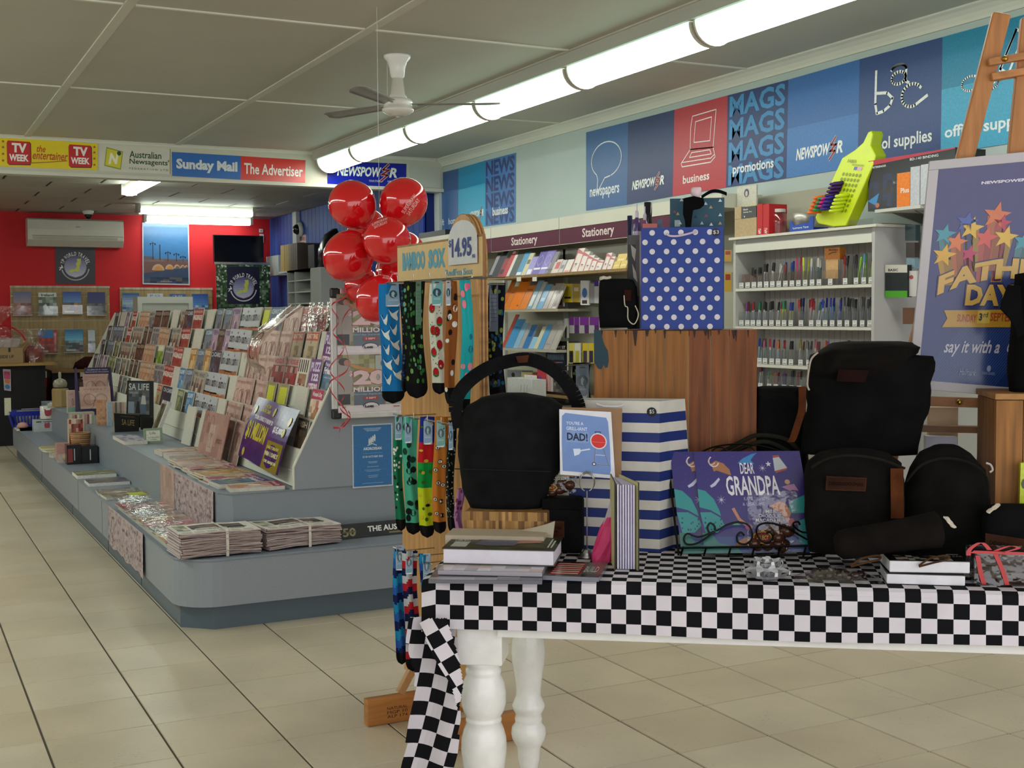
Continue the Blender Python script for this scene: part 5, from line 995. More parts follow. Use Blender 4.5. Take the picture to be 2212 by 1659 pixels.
for (a, b, nm) in ((ya0, ya+.008, 'blank'), (ya, yb+.004, 'left'), (yb-.004, yc_, 'right')):
 f = Fr((XS, a, zb), (XS, b, zb), (XS, b, zm), (XS, a, zm)); m = M().slab(f, .012, '57253a', 'b0a8a0')
 if nm != 'blank': u = (ypx(1105 if nm == 'left' else 1258, XS, 1.93)-a)/(b-a); u2 = (ypx(1161 if nm == 'left' else 1327, XS, 1.93)-a)/(b-a)
 if nm != 'blank': m.text(f, 'Stationery', u, .12, u2, .86, 'd8ccc8', .001, .02); m.rect(f, 0, -.03, 1, .0, 'c8c4b4', .001)
 tag(m.build('header_sign', 'paint'), 'plain maroon header panel behind the sock stand' if nm == 'blank' else f'maroon header sign reading Stationery, {nm} one', 'sign')
 M().box((XS-.004, min(a, b), zm+.001), (WX-.001, max(a, b), zt), 'c9c9ba').build('header_box', 'paint', bk)
def wshelf(l, r, pyl, X, lab_col, dep=.2, th=.02, nm='shelf'):
 y0, y1 = ypx(l, X, 1.7), ypx(r, X, 1.7); z = on(l, pyl, x=X).z
 M().box((X, y1, z-th), (4.799, y0, z), lab_col).build(nm, 'woodh' if lab_col[0] in '98' else 'paint', bk); return z
XP = 4.508
z1 = wshelf(1052, 1352, 600, XP, '937a52'); z2 = wshelf(1084, 1205, 669, XP, 'a8a088'); z3 = wshelf(1084, 1200, 751, XP, 'a8a79a')
z4 = wshelf(1100, 1245, 842, XP, '8a7048')
M().prism([(4.774, ypx(1150, 4.641, 1.8), z1+.02), (4.793, ypx(1150, 4.641, 1.8), z1+.02), (4.793, ypx(1150, 4.641, 1.8), z1+.2), (4.774, ypx(1150, 4.641, 1.8), z1+.2)], (0, ypx(1352, 4.641, 1.8)-ypx(1150, 4.641, 1.8), 0), 'cfcfc2').build('white_riser', 'paint', bk)
def lean(l, r, top, z, col, name, lab, cat='folder', dep=.012, X=XP+.015, draw=None, tilt=.42, grp=None, mt='print'):
 y0, y1 = ypx(l, X, z+.06), ypx(r, X, z+.06); zt_ = on((l+r)/2, top, x=X+.05).z
 h = zt_-z; b0 = z+.002
 f = Fr((X, y0, b0), (X, y1, b0), (X+h*tilt, y1, b0+h), (X+h*tilt, y0, b0+h)); m = M().slab(f, dep, col, mixc(col, 'd0cec4', .5))
 if draw: draw(m, f)
 return tag(m.build(name, mt), lab, cat, grp)
stripe = lambda c, v0=.15, v1=.4: (lambda m, f: m.rect(f, .15, v0, .85, v1, c, .001))
pos = 'on the top stationery shelf'
for l, r, tp, c, nm, dr in [(1052, 1062, 548, '1c1a1e', 'black pocket diary with a silver edge', stripe('8a8a90', .1, .9)), (1063, 1074, 536, '1d2030', 'tall dark navy diary', None), (1074, 1084, 560, '8c1c24', 'deep red small diary', stripe('2a1c24')), (1084, 1093, 538, 'b02830', 'bright red ledger by the dark green pad', stripe('d8d0cc', .8, .9)), (1093, 1099, 552, 'cfcdc4', 'slim white pad', None),
 (1099, 1113, 548, '28403a', 'dark green writing pad', lambda m, f: m.text(f, 'NOTE', .25, .6, .75, .68, '5c8c4c', .001)), (1113, 1125, 546, '2f86b4', 'bright blue writing pad', lambda m, f: m.rect(f, .1, .02, .9, .14, 'd8dce0', .001)), (1125, 1134, 548, 'c0bc90', 'cream and black patterned pad', stripe('5c5a40', .5, .7)), (1134, 1147, 556, '8c84c4', 'small lilac envelope pack', stripe('d8d8e4', .02, .3)),
 (1147, 1163, 544, '4c3c9c', 'violet pad with a white hexagon outline, left one', lambda m, f: (m.line(f, [(.5, .35), (.8, .5), (.8, .68), (.5, .83), (.2, .68), (.2, .5)], .02, 'b8b0dc', closed=True), m.rect(f, .05, .2, .9, .28, 'dcdce8', .001))), (1163, 1179, 542, '7468b8', 'paler violet pad with a white hexagon outline, right one', lambda m, f: (m.line(f, [(.5, .35), (.8, .5), (.8, .68), (.5, .83), (.2, .68), (.2, .5)], .02, 'c8c0e4', closed=True), m.rect(f, .05, .2, .9, .28, 'dcdce8', .001))),
 (1180, 1189, 545, '6c6a78', 'grey spiral pad', None), (1176, 1192, 568, 'b8b49c', 'cream card pack in front of the grey spiral pad', stripe('3c3a34', .3, .4)), (1192, 1204, 562, 'c8b4ac', 'red and white pen packet', stripe('b03c40', .3, .8)), (1205, 1214, 563, 'b0b0b4', 'grey and white pen packet', stripe('6c6c74', .3, .6)),
 (1216, 1229, 562, 'cfc8c0', 'white envelope pack with a coral foot', stripe('cf8478', .0, .15))]:
 lean(l, r, tp, z1, c, 'writing_pad', nm+' '+pos, 'pad', draw=dr, tilt=.5)
redw = lambda m, f: (m.poly(f, [(0, 1), (1, .8), (1, .72), (.2, .8), (0, .6)], 'a8343a', .001), m.rect(f, 0, 0, .12, 1, 'a8343a', .0012), m.rect(f, .3, .3, .6, .36, '3c3434', .0014), m.line(f, [(.35, .2), (.5, .3), (.6, .22)], .02, '8c5a54'))
for i, (l, tp) in enumerate([(1232, 538), (1246, 545), (1259, 553), (1271, 559), (1283, 564)]):
 lean(l, l+14, tp, z1, 'd0c6be', 'envelope_pack', f'white and red envelope pack {pos}, {["first","second","third","fourth","fifth"][i]} of the stepped row', 'envelopes', draw=redw, dep=.03, grp='stepped envelope packs on the top shelf')
for i, (l, tp) in enumerate([(1299, 548), (1309, 556)]): lean(l, l+11, tp, z1, 'd0c6be', 'envelope_pack', f'narrow white and red envelope pack left of the yellow packs, {["farther","nearer"][i]} one', 'envelopes', draw=redw, dep=.03)
for i, (l, r, tp, bt) in enumerate([(1322, 1336, 566, 0), (1337, 1351, 564, 0), (1329, 1349, 550, .035)]):
 lean(l, r, tp, z1+bt, 'c9a92c', 'yellow_pack', ['yellow pack on the top shelf, lower left of three', 'yellow pack on the top shelf, lower right of three', 'yellow pack on the top shelf, topmost of three'][i], 'pack', dep=.04, X=XP+.02+(.02 if i == 2 else 0), draw=stripe('d8c878', .3, .5))
for l in (1116, 1150):
 f = fxq((l, 599), (l+9, 598), (l+9, 607), (l, 608), XP-.004); tag(M().slab(f, .003, 'd4d4c4').build('price_ticket', 'paper'), f'small white price ticket on the top shelf edge, {"left" if l < 1130 else "right"} one', 'ticket')
p2 = 'on the second stationery shelf'
for l, r, tp, c, nm, dr in [(1078, 1086, 606, 'c86820', 'dull orange folder at the far left', None), (1087, 1097, 620, 'd07828', 'narrow orange folder', stripe('8c4c18', .7, .75)), (1098, 1119, 603, 'e07a18', 'wide tall orange folder', lambda m, f: (m.rect(f, .2, .9, .8, .93, '7c4010', .001), m.rect(f, .7, .1, .85, .14, '7c4010', .001))), (1120, 1135, 618, 'd87c2c', 'shorter orange folder beside the wide one', stripe('8c4c18', .8, .84)),
 (1137, 1147, 607, '7ca4b8', 'pale blue sleeve folder with a white label', stripe('d0d8d8', .1, .5)), (1148, 1156, 610, 'b4bcbc', 'clear white sleeve folder', None), (1158, 1170, 615, '5c9cc4', 'sky blue sleeve folder', stripe('a8c8d8', .3, .45)), (1171, 1181, 618, '9c9894', 'grey sleeve folder, left one', None), (1182, 1190, 618, 'a09c98', 'grey sleeve folder, middle one', None), (1191, 1200, 618, 'a9a69f', 'grey sleeve folder with black edge, right one', stripe('3c3c3c', .1, .8))]:
 lean(l, r, tp, z2, c, 'folder', nm+' '+p2, 'folder', draw=dr, tilt=.5, mt='glossy')
p3 = 'on the third stationery shelf'
for l, r, tp, c, nm, dr in [(1083, 1089, 680, 'a83c30', 'red folder', None), (1091, 1107, 690, '3c8cc0', 'wide clear blue folder', stripe('1c4c7c', .7, .72)), (1108, 1118, 698, '84b0cc', 'pale blue folder', None), (1119, 1127, 702, '9ca0a0', 'grey folder next to the pale blue one', None), (1128, 1139, 702, '2c70b0', 'deep blue folder', stripe('1c4c7c', .5, .8)), (1141, 1152, 728, '8cb8d4', 'short pale blue folder', None), (1152, 1160, 706, 'c4c4a8', 'cream folder', None), (1161, 1171, 702, '4c94c8', 'slim sky blue folder', None), (1173, 1186, 702, 'a3a09b', 'wide grey folder', stripe('6c6c6c', .2, .22)), (1187, 1198, 704, 'a9a69f', 'light grey folder end', None)]:
 lean(l, r, tp, z3, c, 'folder', nm+' '+p3, 'folder', draw=dr, tilt=.5, mt='glossy')
def hang(l, t_, r, b, c, name, lab, cat='pack', X=4.641, draw=None, tiltx=0):
 f = fxr(l, t_, r, b, X); o = thing(name, f(.5, 0, -.005), lab, cat); m = M().slab(f, .012, c, 'c8c8c0')
 if draw: draw(m, f)
 m.build('card', 'glossy', o); p = f(.5, .97, -.006); M().tube([p, (4.800, p.y, p.z)], .0025, 5, 'a0a0a0').build('peg_hook', 'metal', o); return o
two = lambda c, v0, v1, u0=.15, u1=.85: (lambda m, f: m.rect(f, u0, v0, u1, v1, c, .001))
hang(1201, 612, 1217, 662, 'a89c90', 'hanging_pack', 'maroon marker hanging pack left of the yellow ones', draw=two('6c1c34', .05, .72)); hang(1217, 613, 1236, 653, 'c0a828', 'hanging_pack', 'yellow hanging pack with black lettering', draw=two('2c2818', .2, .3))
hang(1238, 613, 1252, 653, '9c8434', 'hanging_pack', 'ochre hanging pack behind the white and blue one', draw=two('c8b89c', .6, .8)); hang(1254, 606, 1272, 659, 'd0d4d4', 'hanging_pack', 'white hanging pack with a blue oval gadget', draw=lambda m, f: (m.disc(f, .5, .5, .3, .2, '2c70a8', .001), m.rect(f, .2, .06, .8, .2, '3c3c3c', .001)))
hang(1274, 612, 1283, 655, '8c9094', 'hanging_pack', 'slim grey hanging pack'); hang(1284, 606, 1293, 655, 'b0b4b8', 'hanging_pack', 'white hanging pack with a royal blue top', draw=two('1c2c8c', .75, 1, 0, 1))
hang(1204, 694, 1214, 728, 'b8a8b8', 'hanging_pack', 'white hanging pack with a purple pen'); hang(1219, 688, 1226, 730, 'c4c4c0', 'hanging_pack', 'narrow white hanging pack with a black pen', draw=two('242424', .0, .6, .3, .7))
for i, l in enumerate((1230, 1241, 1253, 1262, 1274, 1284)):
 hang(l, 685, l+10, 720, 'a8a4a8' if i % 2 == 0 else '4c2c5c', 'hanging_pack', f'purple-topped hanging pack in the lower row, {["first","second","third","fourth","fifth","sixth"][i]} from the left', draw=two('6c2c84', .5, 1, 0, 1))
def dk(m, f):
 m.rect(f, 0, .7, 1, .96, '17140f', .001); m.text(f, 'HOBBY KNIFE SET', .08, .74, .92, .84, 'dcd8d0', .0015, .02); m.poly(f, [(.05, .88), (.3, .88), (.26, .95), (.08, .95)], 'b03424', .0015); m.rect(f, .05, .2, .92, .6, '1c2838', .001)
 for i in range(11): m.rect(f, .1+.07*i, .36, .14+.07*i, .56, '6c7c88', .0014)
 m.rect(f, .12, .24, .55, .3, '9c3434', .0014); m.rect(f, .55, .26, .8, .28, 'a8b0b4', .0014)
hang(1179, 737, 1225, 800, '1b1a18', 'knife_set_pack', 'black hanging knife set card with white heading', X=4.601, draw=dk)
for i, (l, c, d) in enumerate([(1228, 'c0b458', '1c1c1c'), (1241, 'c8c8b8', 'a8a030'), (1258, 'c8b030', '3c3848'), (1271, 'c8b030', '342c4c')]):
 hang(l, 741, l+12, 785, c, 'hanging_pack', f'yellow and black tool pack in the bottom row, {["first","second","third","fourth"][i]} from the left', X=4.614, draw=two(d, .05, .62))
for i, (l, t_, r, b, c) in enumerate([(1234, 790, 1245, 835, '9c9a84'), (1247, 788, 1256, 830, '6c6c60')]): hang(l, t_, r, b, c, 'hanging_pack', ['pale slim pack under the tool packs, left', 'dark slim pack under the tool packs, right'][i])
def bxw(name, lab, cat, l, t_, r, b, col, z=None, X=XP+.01, dep=.1, draw=None, side=None, mt='print', lean_=0):
 f = fxr(l, t_, r, b, X); z0 = f.c[0].z if z is None else z; y0, y1 = f.c[0].y, f.c[1].y; zt_ = (f.c[2].z+f.c[3].z)/2
 f = Fr((X, y0, z0), (X, y1, z0), (X+lean_, y1, zt_), (X+lean_, y0, zt_)); m = M().slab(f, dep, col, side)
 if draw: draw(m, f)
 return tag(m.build(name, mt), lab, cat)
z5 = on(1150, 842, x=XP).z
def binders(m, f):
 for u in (.5, .62, .74): m.line(f, [(u, .02), (u+.08, .8)], .012, '3c3c3c')
bxw('ring_binder', 'white ring binders with three dark spine lines, seen through the bag handle', 'binder', 1096, 818, 1150, 872, 'c6cac8', None, XP-.12, .12, binders)
tag(M().box((XP-.15, ypx(1152, XP-.15, 1.1), on(1096, 870, x=XP-.12).z-.02), (4.799, ypx(1080, XP-.15, 1.1), on(1096, 870, x=XP-.12).z-.001), 'a09f94').build('shelf', 'paint'), 'lower pale shelf carrying the white ring binders', 'shelf')
bxw('carton', 'red, white and blue carton on the low shelf', 'carton', 1133, 810, 1160, 838, 'b0242c', z5+.001, draw=lambda m, f: (m.rect(f, 0, .7, 1, 1, 'd0d0cc', .001), m.disc(f, .2, .5, .14, .25, '2c4c9c', .0015, 12)))
bxw('carton', 'leaning red carton with a blue round mark', 'carton', 1161, 797, 1180, 838, 'b02838', z5+.001, X=XP+.02, draw=lambda m, f: m.disc(f, .3, .45, .25, .2, '2c3c9c', .001, 12))
bxw('carton', 'red striped white carton nearer the camera on the low shelf', 'carton', 1181, 806, 1193, 838, 'c8c4c0', z5+.001, draw=lambda m, f: [m.rect(f, .1+.3*i, 0, .22+.3*i, 1, 'a83c40', .001) for i in range(3)])
bxw('bag_pack', 'clear bag of small black clips on the low shelf', 'pack', 1196, 815, 1236, 845, '28221f', z5+.001, draw=pal_draw(['28221f', '4c4440', '15120f', '6c645c'], 8, 5), dep=.06, mt='glossy')
bxw('carton', 'grey camera carton with a round black mark', 'carton', 1096, 800, 1128, 816, '74787c', z5+.07, X=XP+.1, draw=lambda m, f: m.disc(f, .4, .4, .12, .3, '1c1c1c', .001, 12)); bxw('bag_pack', 'cream paper bundle behind the red carton', 'pack', 1126, 804, 1150, 812, 'b8a878', z5+.06, X=XP+.09)
XF = 4.535; XQ = 4.774
yl, yr = ypx(1584, XF, 1.7), ypx(1889, XF, 1.7); ztp = (on(1583, 516, x=XF).z+on(1886, 482, x=XF).z)/2; DEP = XQ-XF
pc = thing('pen_cabinet', (XF+.09, (yl+yr)/2, .3), 'white open-fronted pen cabinet with grooved back and four visible shelves', 'cabinet')
M().box((XF-.02, yr-.03, ztp-.014), (XQ, yl+.02, ztp), 'cfcfc2').build('top_board', 'paint', pc)
M().box((XF+.02, yr-.028, ztp+.0005), (XQ-.01, yr+.1, ztp+.004), '7c5c44').build('loose_veneer', 'wood', pc)
M().box((XF, yl-.022, .0), (XQ, yl, ztp-.0145), 'b4b6b2').build('side_panel', 'paint', pc); M().box((XF, yr-.0, .0), (XQ+.06, yr+.02, ztp-.0145), 'b6b5b4').build('side_panel', 'paint', pc)
zf0, zf1 = (on(1586, 547, x=XF).z+on(1886, 522, x=XF).z)/2, (on(1586, 531, x=XF).z+on(1886, 503, x=XF).z)/2
M().box((XF-.003, yr+.0205, zf0), (XF+.012, yl-.0225, zf1), 'd2d3c8').build('front_rail', 'paint', pc); M().box((XF+.004, yr+.0205, zf1+.0005), (XF+.012, yl-.0225, ztp-.015), 'a3a4a0').build('shade_strip', 'paint', pc)  # upper strip's grey is the shade under the top board, put into colour
ns = 24
for i in range(ns):
 a, b = lerp(yr+.021, yl-.023, i/ns), lerp(yr+.021, yl-.023, (i+1)/ns); M().box((XQ-.02, a+.0015, .0), (XQ-.012, b-.0015, ztp-.015), 'c4c2c2').build('back_slat', 'paint', pc)
M().box((XQ-.0115, yr+.021, .0), (XQ-.004, yl-.023, ztp-.015), '1c1c1a').build('back_board', 'matte', pc)
zs = [(on(1594, 628, x=XF).z+on(1884, 614, x=XF).z)/2, (on(1592, 708, x=XF).z+on(1883, 709, x=XF).z)/2, on(1690, 792, x=XF).z, on(1690, 848, x=XF).z]
for z in zs: M().box((XF+.0, yr+.0205, z-.009), (XQ-.021, yl-.0225, z+.007), 'd0d0c6').build('shelf', 'paint', pc)
PEN = {}
def pen(px, z, cap, body, sh, h=.135, tl=0, X=None, r=.0046, lab=None, grp=None, capl=.05):
 X = X or XF+.07; y = ypx(px, X, z+.08); key = (cap, body, h, r, capl)
 if key not in PEN:
  m = M(); hb = h-capl; m.lathe([(r*.3, 0), (r*.9, .012), (r*.9, hb), (r*1.15, hb+.001), (r*1.15, h-.004), (r*.6, h)], 8, body, cols=[body, body, body, cap, cap, cap]); m.bar((-r*1.4, 0, hb+.004), (-r*1.4, 0, h-.003), .002, .003, cap); PEN[key] = m.mesh('pen', 'plastic')
 o = bpy.data.objects.new('pen', PEN[key]); COL.objects.link(o); ORG[o.name] = V((0, 0, 0)); o.location = (X, y, z+.002); o.rotation_euler = (tl, R.uniform(-.04, .12), R.random()*6)
 o.rotation_euler = (tl, R.uniform(.0, .12), 0); return tag(o, lab, 'pen', grp)
names = {'141414': 'black', 'a82430': 'red', '1c3c9c': 'blue', '1c7c54': 'green', 'c8c8c0': 'white', 'c02c6c': 'magenta', 'c8d428': 'yellow', '2c6c7c': 'teal', '8c1c20': 'dark red', '5c9cb8': 'pale blue', '1c2ca0': 'royal blue', '3c3c44': 'charcoal', '8cc83c': 'lime', 'c86c30': 'orange', '6c3c84': 'purple', '6c6c6c': 'grey', '9cb8a8': 'mint', '8c7c3c': 'gold', 'a85c6c': 'rose'}
BK, RD, BL, GN, WH, MG, YE_, TL, DR, PB, RB, CH, LM, OR_, PU, GY_, MT, GD, RS = names.keys()
def binrow(k, tags, w_, holes=0):
 z = zs[k]+.007; sh = ['top', 'second', 'third', 'bottom'][k]
 for i, (c, pens) in enumerate(tags):
  px = 1560+c/5.53; y0, y1 = ypx(px-w_/2, XF+.02, z+.04), ypx(px+w_/2, XF+.02, z+.04)
  od = ['first', 'second', 'third', 'fourth', 'fifth', 'sixth', 'seventh', 'eighth', 'ninth', 'tenth', '11th', '12th', '13th', '14th', '15th', '16th', '17th', '18th', '19th'][i]
  t = thing('pen_bin', (XF+.05, (y0+y1)/2, z+.001), f'clear pen bin with white price tag, {od} from left, {sh} cabinet shelf', 'pen bin', f'clear pen bins on the {sh} cabinet shelf')
  M().box((XF+.022, min(y0, y1)+.001, z+.001), (XF+.0235, max(y0, y1)-.001, z+.085), 'e8ecec').build('front_pane', 'acrylic', t)
  M().box((XF+.024, min(y0, y1)+.001, z+.001), (XF+.11, min(y0, y1)+.0025, z+.085), 'e8ecec').build('side_pane', 'acrylic', t)
  f = Fr((XF+.02, ypx(px-w_*.37, XF+.02, z+.03), z+.004), (XF+.02, ypx(px+w_*.37, XF+.02, z+.03), z+.004), (XF+.02, ypx(px+w_*.37, XF+.02, z+.03), z+.036), (XF+.02, ypx(px-w_*.37, XF+.02, z+.03), z+.036))
  m = M().slab(f, .0008, 'd8dad8'); m.rect(f, .1, .86, .9, .9, '7c8084', .0004); m.rect(f, .25, .66, .75, .72, '5c6064', .0004); m.text(f, ['$2.50', '$3.95', '$4.50', '$1.95', '$6.50'][i % 5], .2, .1, .85, .3, '26282a', .0005, .04); m.build('price_tag', 'paper', t)
  for j, (cap, body, h, tl) in enumerate(pens):
   pen(px-w_*.4+w_*.8*(j+.5)/max(1, len(pens)), z+.001, cap, body, sh, h, tl, XF+.04+.045*((j*7) % 3)/2, lab=f'{names[cap]} topped pen in the {od} bin, {sh} cabinet shelf', grp=f'{names[cap]} topped pens in the {od} bin, {sh} cabinet shelf')
def P_(cap, n=3, body='c0c4c4', h=.14, tl=0.): return [(cap, body, h+R.uniform(-.006, .008), tl+R.uniform(-.08, .08)) for _ in range(n)]
binrow(0, [(228, []), (303, []), (378, P_(BK, 2, 'a8acac', .115)), (450, P_(BK, 2, 'b8bcbc', .12)), (525, P_(BK, 3, 'b0b4b4', .14)), (598, P_(BK, 2, 'c8c8c0', .14, .1)+P_(WH, 1, 'c8c8c0', .13)), (675, P_(WH, 3, 'c8c8c0', .13, .15)), (755, P_(DR, 1, '3c3c3c', .13)+P_(BL, 1, '3c3c3c', .135)), (832, P_(BL, 2, '3c3c3c', .14)), (910, P_(MG, 2, MG, .16)), (990, P_(YE_, 2, 'b8c02c', .155)), (1073, P_(WH, 3, '9ca8b0', .15)), (1155, P_(WH, 3, '3c6474', .145)), (1290, []), (1468, P_(DR, 2, '9c2c34', .16)+P_(BK, 2, '3c3c3c', .15)), (1598, P_(CH, 3, '3c3c4c', .155)+P_(LM, 1, LM, .14, .2)), (1690, P_(PB, 2, '9cb8c0', .155)+P_(LM, 1, LM, .165)), (1775, P_(BK, 1, LM, .16))], 12.5)
binrow(1, [(228, P_(PB, 1, 'b8a860')+P_(MT, 1, 'b8a860')), (300, P_(PU, 1, 'b0b0bc')+P_(RD, 2, 'b0b0bc')), (365, P_(DR, 1, 'b8b8c0')+P_(RD, 1, 'b8b8c0')), (435, P_(GN, 2, 'b8b8c0')), (512, P_(BK, 3, 'b8b8c0')), (588, P_(BK, 3, 'a8a8b0')), (668, P_(BK, 1, 'b8b8c0')+P_(RD, 1, 'c0b84c')), (738, P_(GN, 2, 'c0b84c')), (818, P_(BL, 2, 'c0b84c')), (940, P_(RD, 1, '8c5c40', .15)+P_(BK, 1, '4c4c58', .155)+P_(BL, 1, '4c4c8c', .155)), (1062, P_(RD, 3, 'a8888c', .15)+P_(DR, 1, '9c9ca0', .14)), (1150, P_(TL, 2, 'b8c0bc', .14, .1)), (1228, P_(RB, 3, '9cb0c4', .15)), (1313, P_(RB, 2, '3c6cb0', .15)+P_(PB, 1, '5c9cb8', .13)), (1402, P_(RB, 1, '3c3c9c', .145)+P_(CH, 2, '6c6c6c', .15)), (1490, P_(CH, 3, '747474', .15)), (1582, P_(CH, 3, '6c6c70', .15)), (1672, P_(GY_, 3, '64646c', .15)), (1760, P_(CH, 3, '6c706c', .15))], 12.5)
binrow(2, [(445, P_(BL, 2, '8ca0b0')), (510, P_(RS, 1, '9ca89c')+P_(GY_, 1, '9ca89c')), (590, P_(RD, 1, 'b0c0c8')+P_(PU, 1, 'b0c0c8')), (665, P_(OR_, 1, 'b0c0c8')+P_(RD, 1, 'b0c0c8')), (745, P_(DR, 2, '8c8c7c')), (820, P_(BK, 2, '8c8c7c')), (935, P_(GD, 3, 'a8a498')), (1030, P_(GY_, 3, 'a8a8ac')), (1130, P_(RS, 3, 'a8a098')), (1240, P_(OR_, 2, 'b0705c')+P_(PU, 2, 'a87c8c')), (1380, P_(WH, 3, '9c9c9c')), (1520, P_(CH, 3, '9c9c9c')), (1650, P_(DR, 3, 'a8a8a0'))], 12.5)
binrow(3, [(455, P_(DR, 1, 'c8c8c0')+P_(BL, 1, 'c8c8c0')), (560, P_(PB, 1, 'c8c8c0', .1)+P_(YE_, 1, 'c8c8c0', .1)), (640, P_(OR_, 1, 'c84030', .1)+P_(RD, 1, 'c84030', .1)), (740, P_(PU, 2, '4c3c8c', .1)), (830, P_(CH, 2, '4c2c4c', .115)), (920, P_(DR, 1, '8c2c30', .11)+P_(BK, 1, 'c8c8a0', .11))], 12.5)
f = fxr(1781, 534, 1814, 560, XF+.06); o = M().slab(f, .04, 'd8862c'); o.text(f, 'MARBIG', .3, .7, .9, .85, '2c2418', .001, .02); o.line(f, [(.3, .4), (.5, .55), (.8, .6)], .06, '2c2418'); o.rect(Fr(f(0, -1.6), f(1, -1.6), f(1, 0), f(0, 0)), .1, 0, .9, 1, 'c8a06c', .001)
tag(o.build('display_card', 'print'), 'orange display box of pens on the top cabinet shelf', 'display box')
zT = ztp+.001
def top(name, lab, cat, l, t_, r, b, col, z=zT, X=4.561, dep=.1, **k): return bxw(name, lab, cat, l, t_, r, b, col, z, X, dep, **k)
top('carton', 'plain kraft carton at the left end of the cabinet top', 'carton', 1587, 472, 1634, 513, 'b09a74', side='a8906a', dep=.12)
zk = on(1610, 472, x=4.561).z+.001
top('carton', 'small kraft carton piece beside the black one', 'carton', 1587, 447, 1601, 470, 'b09a74', z=zk, dep=.12); top('carton', 'small black and white carton stacked on the kraft one', 'carton', 1602, 446, 1634, 471, '201f1e', z=zk, dep=.08, draw=lambda m, f: (m.text(f, 'Black', .12, .7, .45, .85, 'd0d0cc', .001, .02), m.text(f, 'Stamp Set', .12, .45, .7, .6, 'd0d0cc', .001, .02), m.disc(f, .2, .16, .04, .07, 'd0d0cc', .001, 8)), mt='glossy')
top('display_card', 'white card stand with yellow flowers and a round face emblem', 'sign', 1592, 402, 1634, 445, 'c8c6b8', z=zk+.0, X=4.681, dep=.01, draw=lambda m, f: (m.disc(f, .5, .8, .13, .12, '4c5068', .001), m.disc(f, .5, .78, .07, .08, 'c8b8a8', .0015), m.blotch(f, 5, 2, ['c8a83c', 'c8c6b8', 'c8c6b8', 'd0b860'], .1, .25, .95, .5), m.rect(f, .1, .02, .8, .16, 'c0a43c', .001)))
for i, (l, r) in enumerate(((1635, 1647), (1648, 1661))):
 top('carton', f'upright red carton with white lettering, {["left","right"][i]} one on the cabinet top', 'carton', l, 441, r, 506, 'b81c24', dep=.13, draw=lambda m, f: m.text(f, 'APLI', .2, .06, .8, .2, 'e0d0cc', .001, .04, rot=90))
q = on(1682, 500, x=4.641); t = thing('plastic_jar', (4.641, q.y, zT), 'clear jar of red pieces with a white lid on the cabinet top', 'jar')
rj = .042; hj = on(1682, 452, x=4.641).z-zT
M().lathe([(.001, 0), (rj, 0), (rj, hj*.5), (rj*.9, hj*.52), (.001, hj*.53)], 18, '8c2434', (4.641, q.y, zT+.002)).build('contents', 'glossy', t); M().lathe([(rj*1.08, 0), (rj*1.1, hj*.8), (rj*.85, hj*.86)], 20, 'e8e8e8', (4.641, q.y, zT)).build('jar_wall', 'acrylic', t, smooth=True)
M().lathe([(.001, hj*.87), (rj*.95, hj*.87), (rj*.95, hj*1.0), (.001, hj*1.01)], 20, 'd0ccc4', (4.641, q.y, zT)).build('lid', 'plastic', t)
q = on(1738, 498, x=4.681); tag(M().lathe([(.001, .003), (.04, .0), (.055, .066), (.066, .112), (.069, .112), (.058, .066), (.042, .0)], 20, 'b4b2aa', (4.681, q.y, zT)).build('metal_bucket', 'brushed', smooth=True), 'small pale metal bucket behind the blue tray', 'bucket')
f = fxr(1706, 478, 1757, 497, 4.575); y0, y1 = f.c[0].y, f.c[1].y; h = .08; t = thing('tag_tray', (4.614, (y0+y1)/2, zT), 'blue open-top card tray labelled for luggage tags', 'tray')
f = Fr((4.575, y0, zT+.001), (4.575, y1, zT+.001), (4.575, y1, zT+h), (4.575, y0, zT+h)); m = M(); m.prism([f(0, 0), f(1, 0), f(1, 1.0), f(.86, 1.0), f(.82, .6), f(.18, .5), f(.1, .8), f(0, .8)], (.004, 0, 0), '1c48a8'); m.text(f, 'Luggage Tags', .14, .18, .8, .36, 'd0d8e4', .001, .03); m.build('front', 'print', t); M().box((4.581, y1, zT+.001), (4.681, y0, zT+.02), '163c90').build('tray_base', 'paper', t)
Xh = 4.508
P = [(1757, 470), (1762, 455), (1800, 340), (1826, 322), (1842, 306), (1850, 283), (1857, 280), (1861, 288), (1859, 312), (1873, 334), (1871, 352), (1826, 488), (1800, 490), (1765, 483)]
y0 = ypx(1760, Xh, 1.9)
t = thing('highlighter_display', (Xh+.05, ypx(1800, Xh, 1.9), zT), 'giant acid-yellow highlighter-shaped counter display leaning to the right', 'display stand')
pts = [on(x, y, x=Xh) for x, y in P]; pts = [V((Xh+(p.z-zT)*.16, p.y, max(p.z, zT+.001))) for p in pts]
m = M().prism(pts, (.065, -.012, 0), 'c4d81c', 'a8bc14'); m.build('body', 'plastic', t, bevel=.006)
f = Fr(on(1776, 476, x=Xh), on(1822, 480, x=Xh), on(1862, 340, x=Xh), on(1812, 335, x=Xh)); f = Fr(*[V((Xh+(p.z-zT)*.16-.001, p.y, p.z)) for p in f.c])
m = M()
for i in range(6):
 for j in range(9):
  if j >= 1: m.disc(f, .13+.15*i, .1+.078*j, .052, .027, '7c8c10', .001, 10)
m.text(f, 'FABER', .1, .9, .5, .95, '6c7c1c', .001); m.text(f, 'HIGHLIGHTERS', .35, .86, .9, .89, '6c7c1c', .001); m.rect(f, .5, .8, .62, .85, '3c5cb0', .001); m.rect(f, .64, .8, .85, .85, 'c8a0a8', .001); m.build('peg_holes', 'plastic', t)
